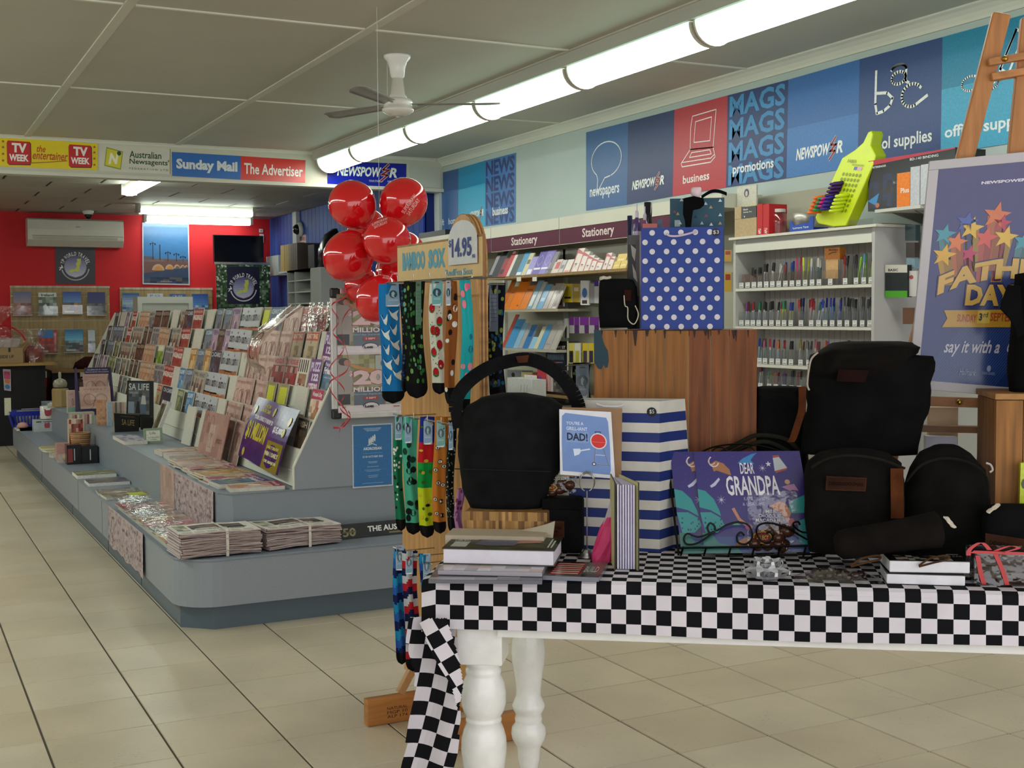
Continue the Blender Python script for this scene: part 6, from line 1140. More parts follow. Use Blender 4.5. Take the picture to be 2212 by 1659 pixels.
hc = [('f06a1c', 1768, 456, 5), ('168c50', 1779, 450, 4), ('c01c88', 1789, 442, 3), ('2c1c8c', 1796, 448, 4), ('3c1464', 1802, 418, 4), ('c8e024', 1815, 452, 5)]
for c, x, y, n in hc:
 nm = {'f06a1c': 'orange', '168c50': 'green', 'c01c88': 'pink', '2c1c8c': 'indigo', '3c1464': 'purple', 'c8e024': 'lime'}[c]
 for k in range(n):
  p = on(x+k*2.4, y-k*8, x=Xh); p = V((Xh+(p.z-zT)*.16-.003, p.y, p.z)); o = M().lathe([(.001, -.004), (.0105, -.002), (.0105, .05), (.008, .056), (.008, .07), (.003, .076)], 10, c, p, (-1, .25, -.15)).build('highlighter', 'plastic', smooth=True)
  tag(o, f'{nm} highlighter plugged into the yellow display, {["lowest","second","third","fourth","fifth","sixth"][k]} of its column', 'highlighter', f'{nm} highlighters in the yellow display')
f = Fr((4.522, ypx(1815, 4.522, 1.85), zT), (4.522, ypx(1884, 4.522, 1.85), zT), (4.522, ypx(1884, 4.522, 1.85), zT+.03), (4.522, ypx(1815, 4.522, 1.85), zT+.03)); m = M().slab(f, .003, 'd8dcd4'); tag(m.build('acrylic_tray', 'acrylic'), 'low clear acrylic tray at the right end of the cabinet top', 'tray')
Xw = 4.508; y0, y1 = ypx(1889, Xw, 1.85), ypx(2010, Xw, 1.85); zw = on(1900, 452, x=Xw).z
t = thing('wall_shelf', (4.641, (y0+y1)/2, zw-.03), 'small white wall shelf on brackets right of the pen cabinet', 'shelf'); M().box((Xw, y1, zw-.016), (WX-.001, y0, zw), 'c0c2bc').build('board', 'paint', t)
for y in (y0-.06, y1+.1): M().prism([(4.575, y, zw-.017), (WX-.001, y, zw-.017), (WX-.001, y, zw-.1)], (0, .012, 0), 'b8bab6').build('bracket', 'metal', t)
def dbind(m, f):
 m.poly(f, [(.0, .9), (1, .98), (1, 1), (0, 1)], 'b02c40', .001); m.text(f, 'MASTERBINDER', .03, .84, .22, .88, 'd8d4d8', .001, .02); m.text(f, 'BD-140 BINDING', .5, .88, .82, .93, 'c8c8cc', .001, .02); m.blotch(f, 9, 5, ['121420', '1c2448', '241c1c', '101018', '16244c'], .02, .05, .5, .7, .0006); m.rect(f, .3, .12, .55, .6, '14151a', .001); m.text(f, 'B-25', .31, .48, .38, .53, '9c9ca4', .0014); m.poly(f, [(0, .2), (.14, .34), (.1, .1)], '2c7cb8', .0012); m.disc(f, .12, .1, .025, .05, 'b0603c', .0016, 12)
bxw('machine_carton', 'large black carton for a binding machine on the wall shelf', 'carton', 1875, 334, 2062, 450, '111217', zw+.001, 4.561, .2, dbind, mt='glossy')
bxw('carton', 'bright orange carton in front of the black machine carton', 'carton', 1937, 373, 1965, 446, 'e07a1c', zw+.001, Xw+.005, .03, lambda m, f: m.text(f, 'Plus', .3, .4, .95, .55, 'e8dccc', .001, .03))
for i, l in enumerate((1966, 1988)): bxw('carton', f'white carton in front of the black machine carton, {["left","right"][i]} one', 'carton', l, 360-i*5, l+20, 446, 'b8bcc4', zw+.001, Xw+.006, .03)
bk2 = M().box((4.853, 2.2, .0), (WX-.001, ypx(1889, 4.853, 1.6)+.0, 1.92), 'a9aaa8').build('peg_panel', 'paint'); tag(bk2, 'grey peg panel on the wall between cabinet and easel', 'display panel')
def hang2(l, t_, r, b, c, lab, draw=None, X=4.641):
 f = fxr(l, t_, r, b, X); o = thing('hanging_pack', f(.5, 0, -.01), lab, 'pack'); m = M().slab(f, .03, c, c)
 if draw: draw(m, f)
 m.build('box', 'glossy', o); p = f(.6, .98, -.01); M().tube([p, (4.853, p.y, p.z)], .0025, 5, 'b0b0b0').build('peg_hook', 'metal', o)
hang2(1912, 572, 1960, 642, '1f2628', 'white, black and green gadget box hanging beside the pen cabinet', lambda m, f: (m.rect(f, 0, .76, 1, 1, 'c8c6bc', .001), m.rect(f, 0, 0, 1, .2, '4ca028', .001), m.text(f, 'BASIC', .15, .8, .6, .88, '2c2c2c', .0015, .03)), 4.601)
hang2(1958, 585, 1980, 640, 'c8c6c6', 'white box with small red mark hanging behind the easel poster', lambda m, f: m.disc(f, .5, .75, .2, .08, 'a84c4c', .001), 4.614)
hang2(1955, 485, 1978, 520, '2c4048', 'dark teal hanging pack above the green gadget box'); hang2(1957, 524, 1976, 556, '3c3430', 'brown-black hanging pack below the dark teal one'); hang2(1958, 558, 1976, 580, '7c98a4', 'pale blue hanging pack beside the easel poster'); hang2(1950, 665, 1972, 700, '6c4c3c', 'brown hanging pack low beside the easel poster')
for i, (l, t_, r, b, c) in enumerate([(1565, 540, 1580, 565, 'b08438'), (1565, 588, 1580, 630, 'b09030')]): hang(l, t_, r, b, c, 'hanging_pack', ['upper yellow and red hanging pack left of the pen cabinet', 'lower yellow and red hanging pack left of the pen cabinet'][i], draw=two('8c2c20', .6, .9))
bxw('printer', 'black angular printer on top of the far fixtures', 'printer', 905, 500, 962, 520, '17181c', zt+.001, 4.601, .15, mt='plastic')
# ================================================================== LOTTERY POSTER, BALLOONS
def rib(m, pts, wv, w_, col, th=0):   # flat band along a path
 P = [V(p) for p in pts]; wv = V(wv).normalized()*w_/2; n = len(P); q = wv.cross((P[-1]-P[0])); q = q.normalized()*max(th, .0008)
 vs = []
 for p in P: vs += [p-wv, p+wv, p+wv+q, p-wv+q]
 fs = []
 for i in range(n-1):
  for k in range(4): fs.append((4*i+k, 4*i+(k+1) % 4, 4*i+4+(k+1) % 4, 4*i+4+k))
 fs += [(0, 3, 2, 1), (4*n-4, 4*n-3, 4*n-2, 4*n-1)]; return m.add(vs, fs, col)
YP = 6.19; x0, x1 = on(716, 760, y=YP-.03).x, on(1012, 760, y=YP-.03).x; z1, z0 = on(730, 622, y=YP-.03).z, on(740, 905, y=YP-.03).z
t = thing('poster_frame', ((x0+x1)/2, YP, z0), 'silver snap frame with black corners holding pink twenty-million lottery posters', 'poster frame')
f = Fr((x0, YP-.03, z0), (x1, YP-.03, z0), (x1, YP-.03, z1), (x0, YP-.03, z1)); rw = .032/f.w; rh = .032/f.h
for a, b, c, d in ((rw*1.6, 0, 1, rh), (rw*1.6, 1-rh, 1, 1), (0, rh*1.6, rw, 1-rh*1.6), (1-rw, rh*1.6, 1, 1-rh*1.6)): M().slab(f, .022, 'c4a4aa' if b > .5 and a > 0 else 'c9c6c4', None, a, b, c, d).build('frame_rail', 'brushed', t, bevel=.004)
for a, b in ((0, 0), (0, 1-rh*1.6), ): M().slab(f, .026, '0e0e0f', None, a, b, rw*1.6, b+rh*1.6).build('corner_cap', 'plastic', t, bevel=.008)
M().slab(f, .012, 'd8d0d4', None, rw, rh, 1-rw, 1-rh).build('backing', 'paper', t)
def lotto(m, g):
 m.rect(g, 0, 0, 1, 1, 'd6cdd4', .001); m.blotch(g, 12, 11, ['7c7a4c', '9c9a6c', '5c6040', 'a8a48c', '8c8460'], 0, .12, 1, 1, .0014, RG); m.rect(g, .6, .45, .98, .98, 'a8b0a8', .0018); m.line(g, [(.7, .5), (.7, .98)], .015, 'd0d0c8', .002); m.rect(g, .25, .12, .75, .4, '5c6878', .0018)
 m.poly(g, [(0, .14), (.2, .14), (.24, .5), (.2, .78), (.12, .84), (0, .8)], '9a928e', .0022); m.rect(g, 0, .14, .19, .32, '2a2d34', .0024); m.disc(g, .1, .88, .09, .065, '3a2620', .003); m.disc(g, .15, .86, .055, .055, 'a8745c', .0034)
 m.poly(g, [(.2, .84), (.45, .77), (.7, .72), (.68, .64), (.42, .7), (.2, .8)], 'b8803c', .0026); m.poly(g, [(.74, .14), (.98, .14), (.98, .76), (.82, .78), (.72, .6)], 'b0685c', .0026); m.rect(g, .76, .14, .98, .3, '9cb0c8', .003); m.disc(g, .76, .84, .08, .08, '8c5c48', .003); m.poly(g, [(.74, .93), (.84, .93), (.9, .76), (.8, .78)], '2c1c1c', .0034); m.disc(g, .95, .86, .06, .08, '241a1c', .003)
 for d, c, l in ((.012, '8c4c54', .0042), (0, 'd8b8bc', .0048)): m.text(g, '20', .24-d, .47-d, .78+d, .73+d, c, l, .06)
 m.text(g, '$', .17, .62, .23, .72, 'd8b8bc', .0048, .03); m.text(g, 'MILLION', .24, .35, .78, .435, 'ddd0d4', .0048, .03); m.text(g, 'Saturday Superdraw', .24, .29, .76, .33, '9cb4c4', .0048, .01, .2)
 m.poly(g, [(.4, .235), (.42, .215), (.62, .215), (.64, .235), (.64, .25), (.62, .27), (.42, .27), (.4, .25)], 'a83438', .0048); m.text(g, '2 SEPT', .44, .228, .6, .257, 'e8d8d8', .0054, .02); m.disc(g, .52, .1, .13, .075, '2a282c', .0052, 16, 0, PI); m.disc(g, .52, .1, .115, .062, 'd6cdd4', .0056, 16, 0, PI); m.text(g, 'Lott', .42, .075, .56, .125, '141414', .006, .05); m.text(g, 'NSW', .06, .08, .12, .11, '3c3c44', .005); m.rect(g, .88, .075, .98, .09, 'a83438', .005)
cu = (on(865, 700, y=YP-.03).x-x0)/(x1-x0); vm = (on(780, 764, y=YP-.03).z-z0)/(z1-z0)
for i, (a, b, c, d) in enumerate(((rw, vm+.006, cu-.006, 1-rh), (rw, rh, cu-.006, vm-.006), (cu+.006, vm+.006, 1-rw, 1-rh), (cu+.006, rh, 1-rw, vm-.006))):
 g = Fr(f(a, b), f(c, b), f(c, d), f(a, d)); m = M(); lotto(m, g); m.build('poster_sheet', 'gpaint', t)
f = fpx((760, 918), (850, 917), (849, 1050), (762, 1055), y=6.198); f = frect(f.c[0], (1, 0, 0), (0, 0, 1), f.w, f.h); m = M().slab(f, .001, 'c4ccd4'); m.rect(f, .03, .02, .97, .98, '2a6ca8', .0004)
m.text(f, 'ARDROSSAN', .27, .59, .72, .635, 'd8e0e8', .001, .03)
for i in range(4): m.disc(f, .42+.045*i, .72+.02*i, .02, .06, 'd8e0e8', .001, 8)
m.line(f, [(.38, .665), (.5, .69), (.6, .66)], .012, 'd8e0e8', .001)
for v, w_, c in ((.93, .22, 'a8bcd0'), (.91, .2, 'a8bcd0'), (.89, .15, 'a8bcd0'), (.535, .24, '5c94bc'), (.4, .12, '8cacc8'), (.38, .1, '8cacc8'), (.32, .14, '8cacc8'), (.27, .2, '7ca0c0'), (.25, .16, '7ca0c0'), (.18, .13, '8cacc8'), (.155, .11, '8cacc8'), (.06, .26, '7ca0c0')): m.rect(f, .5-w_, v, .5+w_, v+.009, c, .0008)
m.text(f, '27-29 OCTOBER 2023', .25, .47, .75, .5, 'd0dce8', .001, .02); tag(m.build('notice_poster', 'print'), 'blue white-bordered notice with a wheat emblem on the end panel', 'poster')
def balloon(px, py, rx, ry, dp, ax, lab, txt=None):
 c = on(px, py, d=dp); k = dp/FPX; r = rx*k; h = ry*k; z = (RT*ax[0]+UP*ax[1]+FW*-ax[2]).normalized()
 t = thing('balloon', c-V((0, 0, h)), lab, 'balloon', 'red lottery balloons')
 prof = [(.001, -1.16), (.10, -1.15), (.07, -1.09), (.11, -1.04)]+[(math.sin(PI*i/18)*(1-.10*max(0, math.cos(PI*i/18)))*1, -math.cos(PI*i/18)) for i in range(1, 18)]+[(.001, 1)]
 prof = [(p*r, q*h) for p, q in prof]; M().lathe(prof, 36, 'd5141c', c, z).build('skin', 'balloon', t, smooth=True)
 if txt:
  (dx, dy, rot, sc) = txt; m = M();
  for li, (s_, q) in enumerate((('SUPERDRAW', .0), ('SATURDAY', -.26))):
   vs, fs, _ = textmesh(s_, .02); pts = []
   for x, y in vs:
    X_ = (x-.5)*sc*(.9 if li == 0 else .78); Y_ = q*sc*.8+(y)*sc*.17; a = math.radians(rot)
    X2, Y2 = dx+X_*math.cos(a)-Y_*math.sin(a), dy+X_*math.sin(a)+Y_*math.cos(a); zz = math.sqrt(max(.02, 1-X2*X2-Y2*Y2))
    nrm = (RT*X2+UP*Y2-FW*zz).normalized(); zc = nrm.dot(z); per = (nrm-z*zc); R2 = r*(1-.10*max(0, -zc)); pts.append(c+z*zc*h*1.006+per*R2*1.006)
   m.add(pts, fs, 'e8b0ac')
  m.build('lettering', 'paper', t)
 return c
bc = [balloon(762, 443, 52, 54, 6.05, (-.45, .85, .1), 'red balloon at the upper left of the cluster, plain side showing'),
      balloon(871, 438, 52, 55, 6.05, (.5, .8, .1), 'red balloon at the upper right with white lettering running downwards', (.38, -.22, 56, .95)),
      balloon(836, 521, 52, 53, 5.85, (.1, .6, .75), 'frontmost red balloon with curved lettering near its top', (-.22, .66, 24, .75)),
      balloon(753, 554, 58, 54, 6.0, (-.7, .5, .3), 'broad red balloon at the left middle of the cluster'),
      balloon(816, 644, 46, 54, 5.85, (-.4, -.75, .2), 'lowest red balloon, beside the top of the poster frame', (.42, .86, -14, .5)),
      balloon(858, 592, 48, 50, 6.2, (.5, -.6, .1), 'red balloon mostly hidden behind the wooden sock sign'),
      balloon(795, 498, 44, 46, 6.4, (0, 1, 0), 'red balloon glimpsed between the upper and middle left balloons'),
      balloon(872, 548, 48, 48, 6.35, (.8, .2, 0), 'red balloon peeping out at the right of the cluster'),
      balloon(786, 620, 42, 40, 6.45, (-.2, -.8, 0), 'red balloon behind the poster frame\'s top rail')]
ctr = on(820, 520, d=6.15); hs = M().tube([(ctr.x, ctr.y, ctr.z), (ctr.x, ctr.y, CZ-.001)], .0012, 4, 'c8c8c8')
for c_ in bc: hs.tube([ctr, c_.lerp(ctr, .3)], .0015, 4, 'c8c8c8')
tag(hs.build('hanging_string', 'plastic'), 'thin string carrying the balloons from the ceiling', 'string')
def curl(name, lab, pts, r=.011, turns=5, dpt=6.05):
 P = smooth_path([on(x, y, d=dpt) for x, y in pts], 14); Q = []
 for i, p in enumerate(P): a = 2*PI*turns*i/len(P); Q.append(p+RT*r*math.cos(a)*1.6+FW*r*math.sin(a))
 m = M(); rib(m, Q, UP, .009, 'b01c24'); return tag(m.build(name, 'glossy'), lab, 'ribbon')
curl('curled_ribbon', 'red curled ribbon trailing down the left rail of the poster frame', [(790, 610), (750, 630), (728, 655), (722, 700), (735, 740), (722, 800), (740, 860), (748, 902)], .014, 5)
curl('curled_ribbon', 'red curled ribbon crossing the lower corner of the poster frame', [(795, 620), (752, 690), (742, 790), (722, 830), (738, 890), (748, 922), (722, 952)], .016, 3, 6.02)
curl('curled_ribbon', 'short red ribbon end hanging under the poster frame', [(748, 888), (758, 905), (744, 922), (716, 924)], .006, 1, 5.98)
# ================================================================== SOCK STAND
KX = 1.80; KT = .034
yf, yn = ypx(868, KX, .9), ypx(1036, KX, 1.2)
t = thing('sock_stand', (KX, (yf+yn)/2, 0), 'tall plywood sock display board with an arched top and timber feet', 'display stand')
zs_ = on(862, 545, x=KX).z; za = on(1003, 462, x=KX).z
ya_ = ypx(966, KX, 1.7); cyy = (ya_+yn)/2; ra = (ya_-yn)/2; zc_ = za-ra*1.15
arch = [(cyy+ra*math.cos(PI*i/14), zc_+ra*1.15*math.sin(PI*i/14)) for i in range(15)]
pts = [(yf, .10), (yf, zs_), (ya_, zs_)]+arch+[(yn, .10)]
M().prism([(KX, y, z) for y, z in pts], (KT*.999, 0, 0), 'c4935c').build('board', 'wood', t)
for i, c in enumerate(('b98a55', '8c6034', 'c49a64', '8c6034', 'b98a55')):    # plies showing on the near edge
 q = KT/5; e = [(cyy+(ra+.002)*math.cos(PI*k/14), zc_+(ra*1.15+.002)*math.sin(PI*k/14)) for k in range(0, 15)]; e += [(yn-.002, .1)]; e2 = [(y_+(.003 if k == 15 else 0), z_) for k, (y_, z_) in enumerate(e)]
 m = M(); prev = None
 for k in range(len(e)-1):
  a, b = e[k], e[k+1]; m.add([(KX+q*i+.0005, a[0], a[1]), (KX+q*(i+1)-.0005, a[0], a[1]), (KX+q*(i+1)-.0005, b[0], b[1]), (KX+q*i+.0005, b[0], b[1])], [(0, 1, 2, 3)], c)
 m.build('ply', 'woodh', t)
sb = fxq((858, 538), (1042, 508), (1042, 600), (858, 606), KX-.012)
m = M().slab(sb, .011, 'cfae78', '8c6236'); m.text(sb, 'BAMBOO', .07, .3, .36, .84, '4c94ac', .001, .06); m.text(sb, 'SOX', .4, .3, .6, .84, '4c94ac', .001, .06); m.text(sb, 'RedFoxSox', .6, .06, .9, .24, '5c8c9c', .001, .03); m.build('sign_board', 'paper', t)
M().slab(Fr(sb(0, 1.001, 0), sb(1, 1.001, 0), sb(1, 1.06, 0), sb(0, 1.06, 0)), .011, '8f6a3c').build('sign_top_edge', 'wood', t)
pc_ = fxq((968, 480), (1029, 470), (1029, 566), (968, 575), KX-.02); m = M(); pp_ = [(0, 0), (1, 0), (1, .55)]+[(.5+.5*math.cos(PI*i/12), .55+.45*math.sin(PI*i/12)) for i in range(1, 12)]+[(0, .55)]
m.prism([pc_(u, v) for u, v in pp_], (.003, 0, 0), 'c6c6c8'); m.text(pc_, '14.95', .14, .16, .84, .6, '22377c', .002, .03); m.text(pc_, '$', .03, .4, .12, .58, '22377c', .002, .02); m.text(pc_, 'ea', .86, .12, .96, .2, '22377c', .002, .02); m.build('price_card', 'paper', t)
for yy, x_a in ((4.235, 1.53), (3.86, 1.60)):    # feet across the bottom with angled braces
 M().box((x_a, yy-.022, .001), (2.02, yy+.022, .098), 'b0763e').build('foot', 'woodh', t, bevel=.002)
 if yy < 4: continue
 m = M(); m.bar((KX-.012, yy-.036, .34), (x_a+.12, yy-.036, .115), .026, .026, 'b88a5c', up=(0, 1, 0)); m.build('brace', 'wood', t)
f = Fr((1.60, 4.2125, .02), (1.70, 4.2125, .02), (1.70, 4.2125, .09), (1.60, 4.2125, .09)); m = M()
for i, s_ in enumerate(('NATURAL', 'MGP 10', 'ALP 174')): m.text(f, s_, .05, .25+.22*(1-i), .85, .4+.22*(1-i), '3c2414', .0006, rot=-90 if False else 0)
m.build('timber_stamp', 'paper', t)
HR = V((math.cos(YAW), math.sin(YAW), 0)); HF = V((-math.sin(YAW), math.cos(YAW), 0))
rows_z = []
for nm, (a, b) in (('top', ((835, 1020), 606)), ('middle', ((850, 990), 903)), ('bottom', ((850, 935), 1192))):
 z = on((a[0]+a[1])/2, b, x=KX-.1).z; rows_z.append(z); M().tube([(KX-.13, ypx(a[0], KX-.13, z), z), (KX-.13, ypx(a[1], KX-.13, z), z)], .003, 6, '8c8c88').build('rail', 'metal', t)
 for px_ in ((870, 905, 940, 975, 1012) if nm == 'top' else (870, 905, 935, 965) if nm == 'middle' else (868, 895, 925)):
  y = ypx(px_, KX-.13, z); M().tube([(KX, y, z), (KX-.15, y, z), (KX-.15, y, z+.022)], .0022, 6, 'a8a8a4').build('prong', 'metal', t)
class SF:
 def __init__(s, fn, w_, h): s.fn, s.w, s.h = fn, w_, h
 def __call__(s, u, v, l=0): return s.fn(u, v)-HF*l
def sock(l, tp, r, bt, lab, base, pat, tagc=None, tagb=None, toe='0d0d10', X=KX-.14, n=1, seed=1, toeh=.1, back=False):
 rn = random.Random(seed); z = on((l+r)/2, tp, x=X).z; y = ypx((l+r)/2, X, z); c = V((X, y, 0)); dp = (c-EYE).dot(FW); w_ = (r-l)*dp/FPX; zb = on((l+r)/2, bt, d=dp).z; h = z-zb
 c = on((l+r)/2, (tp+bt)/2, d=dp); t = thing('sock', (c.x, c.y, zb), lab, 'sock'); ph = rn.random()*6
 def fn(u, v):
  q = 1.0;
  if v < toeh*.8: q = math.sqrt(max(0.001, 1-((toeh*.8-v)/(toeh*.8))**2))*.97+.03
  x = (u-.5)*w_*q*(1+.06*math.sin(v*7+ph)); return V((c.x, c.y, zb+v*h))+HR*(x+.006*math.sin(v*5+ph))-HF*(.012*math.sin(PI*u)*q+.004*math.sin(u*9+v*4+ph))
 def col(u, v): return toe if v < toeh else base(u, v) if callable(base) else base
 m = M().sheet(fn, 10, 48, col); m.sheet(lambda u, v: fn(1-u, v)+HF*(.024*math.sin(PI*u)+.001), 10, 20, lambda u, v: toe if v < toeh else (base(u, v) if callable(base) else base))
 if pat: pat(m, SF(fn, w_, h), rn)
 m.build('knit', 'cloth', t, smooth=False)
 if tagc:
  tl_, tt, tr, tbm = tagc; p0 = on(tl_, tbm, d=dp-.03); p1 = on(tr, tbm, d=dp-.035); p2 = on(tr, tt, d=dp-.02); p3 = on(tl_, tt, d=dp-.02); g = Fr(p0, p1, p2, p3); m = M().slab(g, .001, tagb or '7c9cb8'); k = g.h/g.w
  if not back: m.disc(g, .5, .52, .17*k if k < 2.6 else .36, .17, '26414f', .0008, 14); m.poly(g, [(.5, .64), (.62, .55), (.55, .45), (.62, .36), (.4, .42), (.38, .56)], '8fb0c4', .0014); m.text(g, 'bamboozld', .2, .24, .8, .3, 'd0dce4', .0008); m.poly(g, [(.1, .0), (.8, .0), (.95, .14), (.8, .06), (.1, .04)], 'dde4e8', .001)
  else:
   for i in range(8): m.rect(g, .12, .2+.08*i, .88, .21+.08*i, '3c4c5c', .0008)
  m.disc(g, .5, .92, .25, .025, '5c2c30', .0012, 10); m.build('header_card', 'glossy', t)
 return t
def blobs(cols, n, ru, rv, u0=.05, u1=.95, v0=.13, v1=.97, poly=None):
 def g(m, f, rn):
  for i in range(n):
   u, v, c = rn.uniform(u0, u1), rn.uniform(v0, v1), rn.choice(cols); a, b = ru*rn.uniform(.7, 1.2), rv*rn.uniform(.7, 1.2)
   m.disc(f, min(max(u, a+.02), 1-a-.02), v, a, b, c, .002+.0003*(i % 4), 8)
 return g
def gulls(m, f, rn):
 for i in range(6):
  for j in range(2):
   u, v = .3+.42*j, .2+.125*i+.04*j
   if v > .8: continue
   q = .13; m.poly(f, [(u-.24, v+.05), (u-.06, v+.014), (u+.02, v+.02), (u+.24, v+.045), (u+.14, v+.008), (u+.2, v-.03), (u+.16, v-.048), (u-.02, v-.026), (u-.12, v-.006)] if (i+j) % 2 else [(u-.22, v+.05), (u-.08, v), (u+.02, v+.012), (u+.14, v+.05), (u+.13, v+.0), (u+.06, v-.045), (u-.05, v-.03)], 'd4dad6', .003); m.poly(f, [(u-.17, v+.05), (u-.12, v+.035), (u-.09, v+.02), (u-.14, v+.03)], '101c38', .0035)
def melon(m, f, rn):
 for u, v in ((.25, .78), (.7, .86), (.8, .66), (.3, .58), (.75, .45), (.25, .38), (.7, .27), (.3, .2), (.6, .57)): m.disc(f, u, v, .22, .045, '3f6b34', .002, 12); m.disc(f, u, v+.004, .19, .04, 'a81c24', .0026, 12)
 for i in range(40): m.disc(f, rn.uniform(.08, .92), rn.uniform(.14, .95), .03, .006, '15120f', .0035, 5)
def eyes(m, f, rn):
 for u, v in ((.3, .88), (.7, .9), (.25, .74), (.7, .76), (.5, .62), (.8, .58), (.2, .55), (.45, .44), (.8, .42), (.25, .3), (.7, .28), (.35, .18), (.75, .16)): m.disc(f, min(max(u, .22), .78), v, .18, .02, '201510', .002, 8); m.disc(f, min(max(u, .22), .78), v, .14, .015, 'dcd4c4', .0025, 8); m.disc(f, min(max(u, .22), .78), v, .05, .011, '2c1a10', .003, 8)
sock(822, 612, 868, 872, 'bright blue sock printed with white gulls, top row', '1b73b3', gulls, (833, 611, 866, 662))
sock(866, 612, 884, 848, 'navy and blue leaf-patterned sock squeezed behind the cactus sock', '111a30', blobs(['2c3c6c', '1c2c50', 'a8a848', '3c5c7c'], 60, .16, .012), (882, 612, 893, 655), seed=2)
sock(874, 606, 918, 861, 'black sock covered in green cactus shapes, top row', '10150f', blobs(['2f6b34', '3f7c3c', '24522a', '7c8c3c', '5c9c8c'], 75, .055, .02), (898, 608, 910, 702), '3f6b50', seed=3, back=True, toeh=.12)
sock(930, 612, 960, 852, 'white sock with watermelon slices, top row', 'c9cbbb', melon, (933, 606, 955, 660), '6ca8ac', seed=4)
sock(962, 606, 986, 877, 'brown sock with white animal faces beside the watermelon sock', '8c5024', blobs(['d8d4cc', '1c1414', '6b3818'], 14, .2, .025), (963, 606, 974, 660), 'a4acb4', seed=5, toeh=.14)
sock(994, 603, 1019, 892, 'turquoise sock with pink flamingos, top row right', '229ba0', blobs(['d8587c', '1c6c7c', 'd87c8c'], 10, .18, .03, v0=.2), seed=6)
sock(852, 903, 873, 1148, 'dark green sock with small white dogs, middle row', '1a7050', blobs(['dcdcd4', '14201c', 'dcdcd4'], 26, .12, .012), (853, 896, 869, 950), seed=7)
sock(873, 903, 904, 1156, 'mint sock with black guitars, middle row', '4aa88c', blobs(['0f1a18', '10201c', '1c3c34'], 22, .2, .03), (874, 900, 890, 957), seed=8)
sock(905, 903, 937, 1163, 'red, green and yellow banded sock, middle row', lambda u, v: 'b8c81c' if v < .42 else '14903c' if v < .62 else 'b41c24' if v < .8 else '1c2c84', blobs(['c8a83c', '1c1c1c', '3c5c24'], 18, .14, .014), (915, 902, 934, 960), seed=9)
sock(936, 903, 966, 1154, 'orange sock covered in staring eyes, middle row', 'b8702a', eyes, (943, 908, 962, 966), '6ca8a0', seed=10)
sock(966, 912, 984, 1152, 'black sock with small white flowers beside the orange one', '0f110f', blobs(['8c9484', '5c6c54', 'a8a8a0'], 70, .07, .007), (969, 912, 979, 972), seed=11)
sock(984, 1060, 1001, 1150, 'pink and plum sock end at the edge of the black bag', 'a06c9c', blobs(['6c2c54', 'c89cc0'], 14, .12, .05), seed=12, toeh=.02)
sock(852, 1188, 876, 1437, 'blue sock with navy wave stripes, bottom row left', lambda u, v: ['1c84b8', '101c50', '2456a0'][int((v*13+.25*math.sin(u*7)) % 3)], None, (855, 1178, 873, 1232), seed=13)
sock(873, 1192, 905, 1452, 'red, white and navy scalloped sock, bottom row', lambda u, v: ['b8bcc0', '151a40', 'a8202c'][int((v*16+.5*math.sin(u*9)) % 3)], None, (876, 1192, 892, 1240), seed=14)
sock(909, 1200, 934, 1440, 'second blue sock with navy wave stripes, bottom row right', lambda u, v: ['1c84b8', '101c50', '2456a0'][int((v*13+.25*math.sin(u*7+2)) % 3)], None, (914, 1195, 930, 1254), seed=15)
sock(1055, 610, 1090, 868, 'black sock with blue and green leaves on the far side of the board', '0e1420', blobs(['1c5c84', '2c3c5c', '5c7c3c', '8c9c3c'], 60, .1, .02), (1057, 612, 1076, 716), '5c6c84', X=KX+.16, seed=16, back=True)
for z in (on(1072, 614, x=KX+.16).z,): M().tube([(KX+KT, ypx(1068, KX+.16, z), z), (KX+.2, ypx(1068, KX+.16, z), z)], .003, 6, 'a8a8a4').build('prong', 'metal', t)
# ================================================================== THE FRONT TABLE
TW, TD, CS = 2.3, .84, .0408
def afor(px, b, z=TH):      # position along the table's front direction that projects on px
 lo, hi = -.5, 3.
 for _ in range(40):
  m = (lo+hi)/2; p = T(m, b);
  if proj((p.x, p.y, z))[0] < px: lo = m
  else: hi = m
 return lo
def bfor(px, py, z=TH): return (on(px, py, z=z)-TC).dot(TN)
tb_ = thing('display_table', T(TW/2, TD/2, -TH), 'white painted table with chunky turned legs under a black and white checked cloth', 'table')
def tbox(a0, a1, b0, b1, h0, h1): return [T(a, b, h) for h in (h0, h1) for a, b in ((a0, b0), (a1, b0), (a1, b1), (a0, b1))]
M().hexa(tbox(.02, TW, .02, TD, -.032, -.003), 'dcdcda').build('tabletop', 'gpaint', tb_)
M().hexa(tbox(.17, TW-.05, .004, .03, -.168, -.033), 'e6e5e2').build('apron', 'gpaint', tb_); M().hexa(tbox(.06, TW-.05, TD-.07, TD-.05, -.14, -.033), 'e6e5e2').build('apron', 'gpaint', tb_)
def leg(px, b, prof, sq, dp0):
 a = afor(px, b, .5); c = T(a, b, -TH); D = (V((c.x, c.y, .4))-EYE).dot(FW); rows = [(w_*D/FPX, max(.0, EYE.z-(y-697+(-4))*D/FPX)) for y, w_ in prof]
 m = M(); mb = M()
 if sq: y0, y1, hw = sq; z0 = EYE.z-(y1-697)*D/FPX; z1 = TH-.033; h = hw*D/FPX; mb.hexa([c+TT*x+TN*y+V((0, 0, z)) for z in (z0, z1) for x, y in ((-h, -h), (h, -h), (h, h), (-h, h))], 'ecebe8')
 rows = sorted(rows, key=lambda r: r[1]); rows = [(rows[0][0]*.8, .0)]+[r for r in rows if r[1] > .005]; rows = [(.001, 0)]+rows; m.lathe(rows, 36, 'ecebe8', c)
 return m, mb
def mkleg(*a):
 m, mb = leg(*a); l_ = m.build('leg', 'gpaint', tb_, smooth=True); mb.build('leg_block', 'gpaint', l_, bevel=.004)
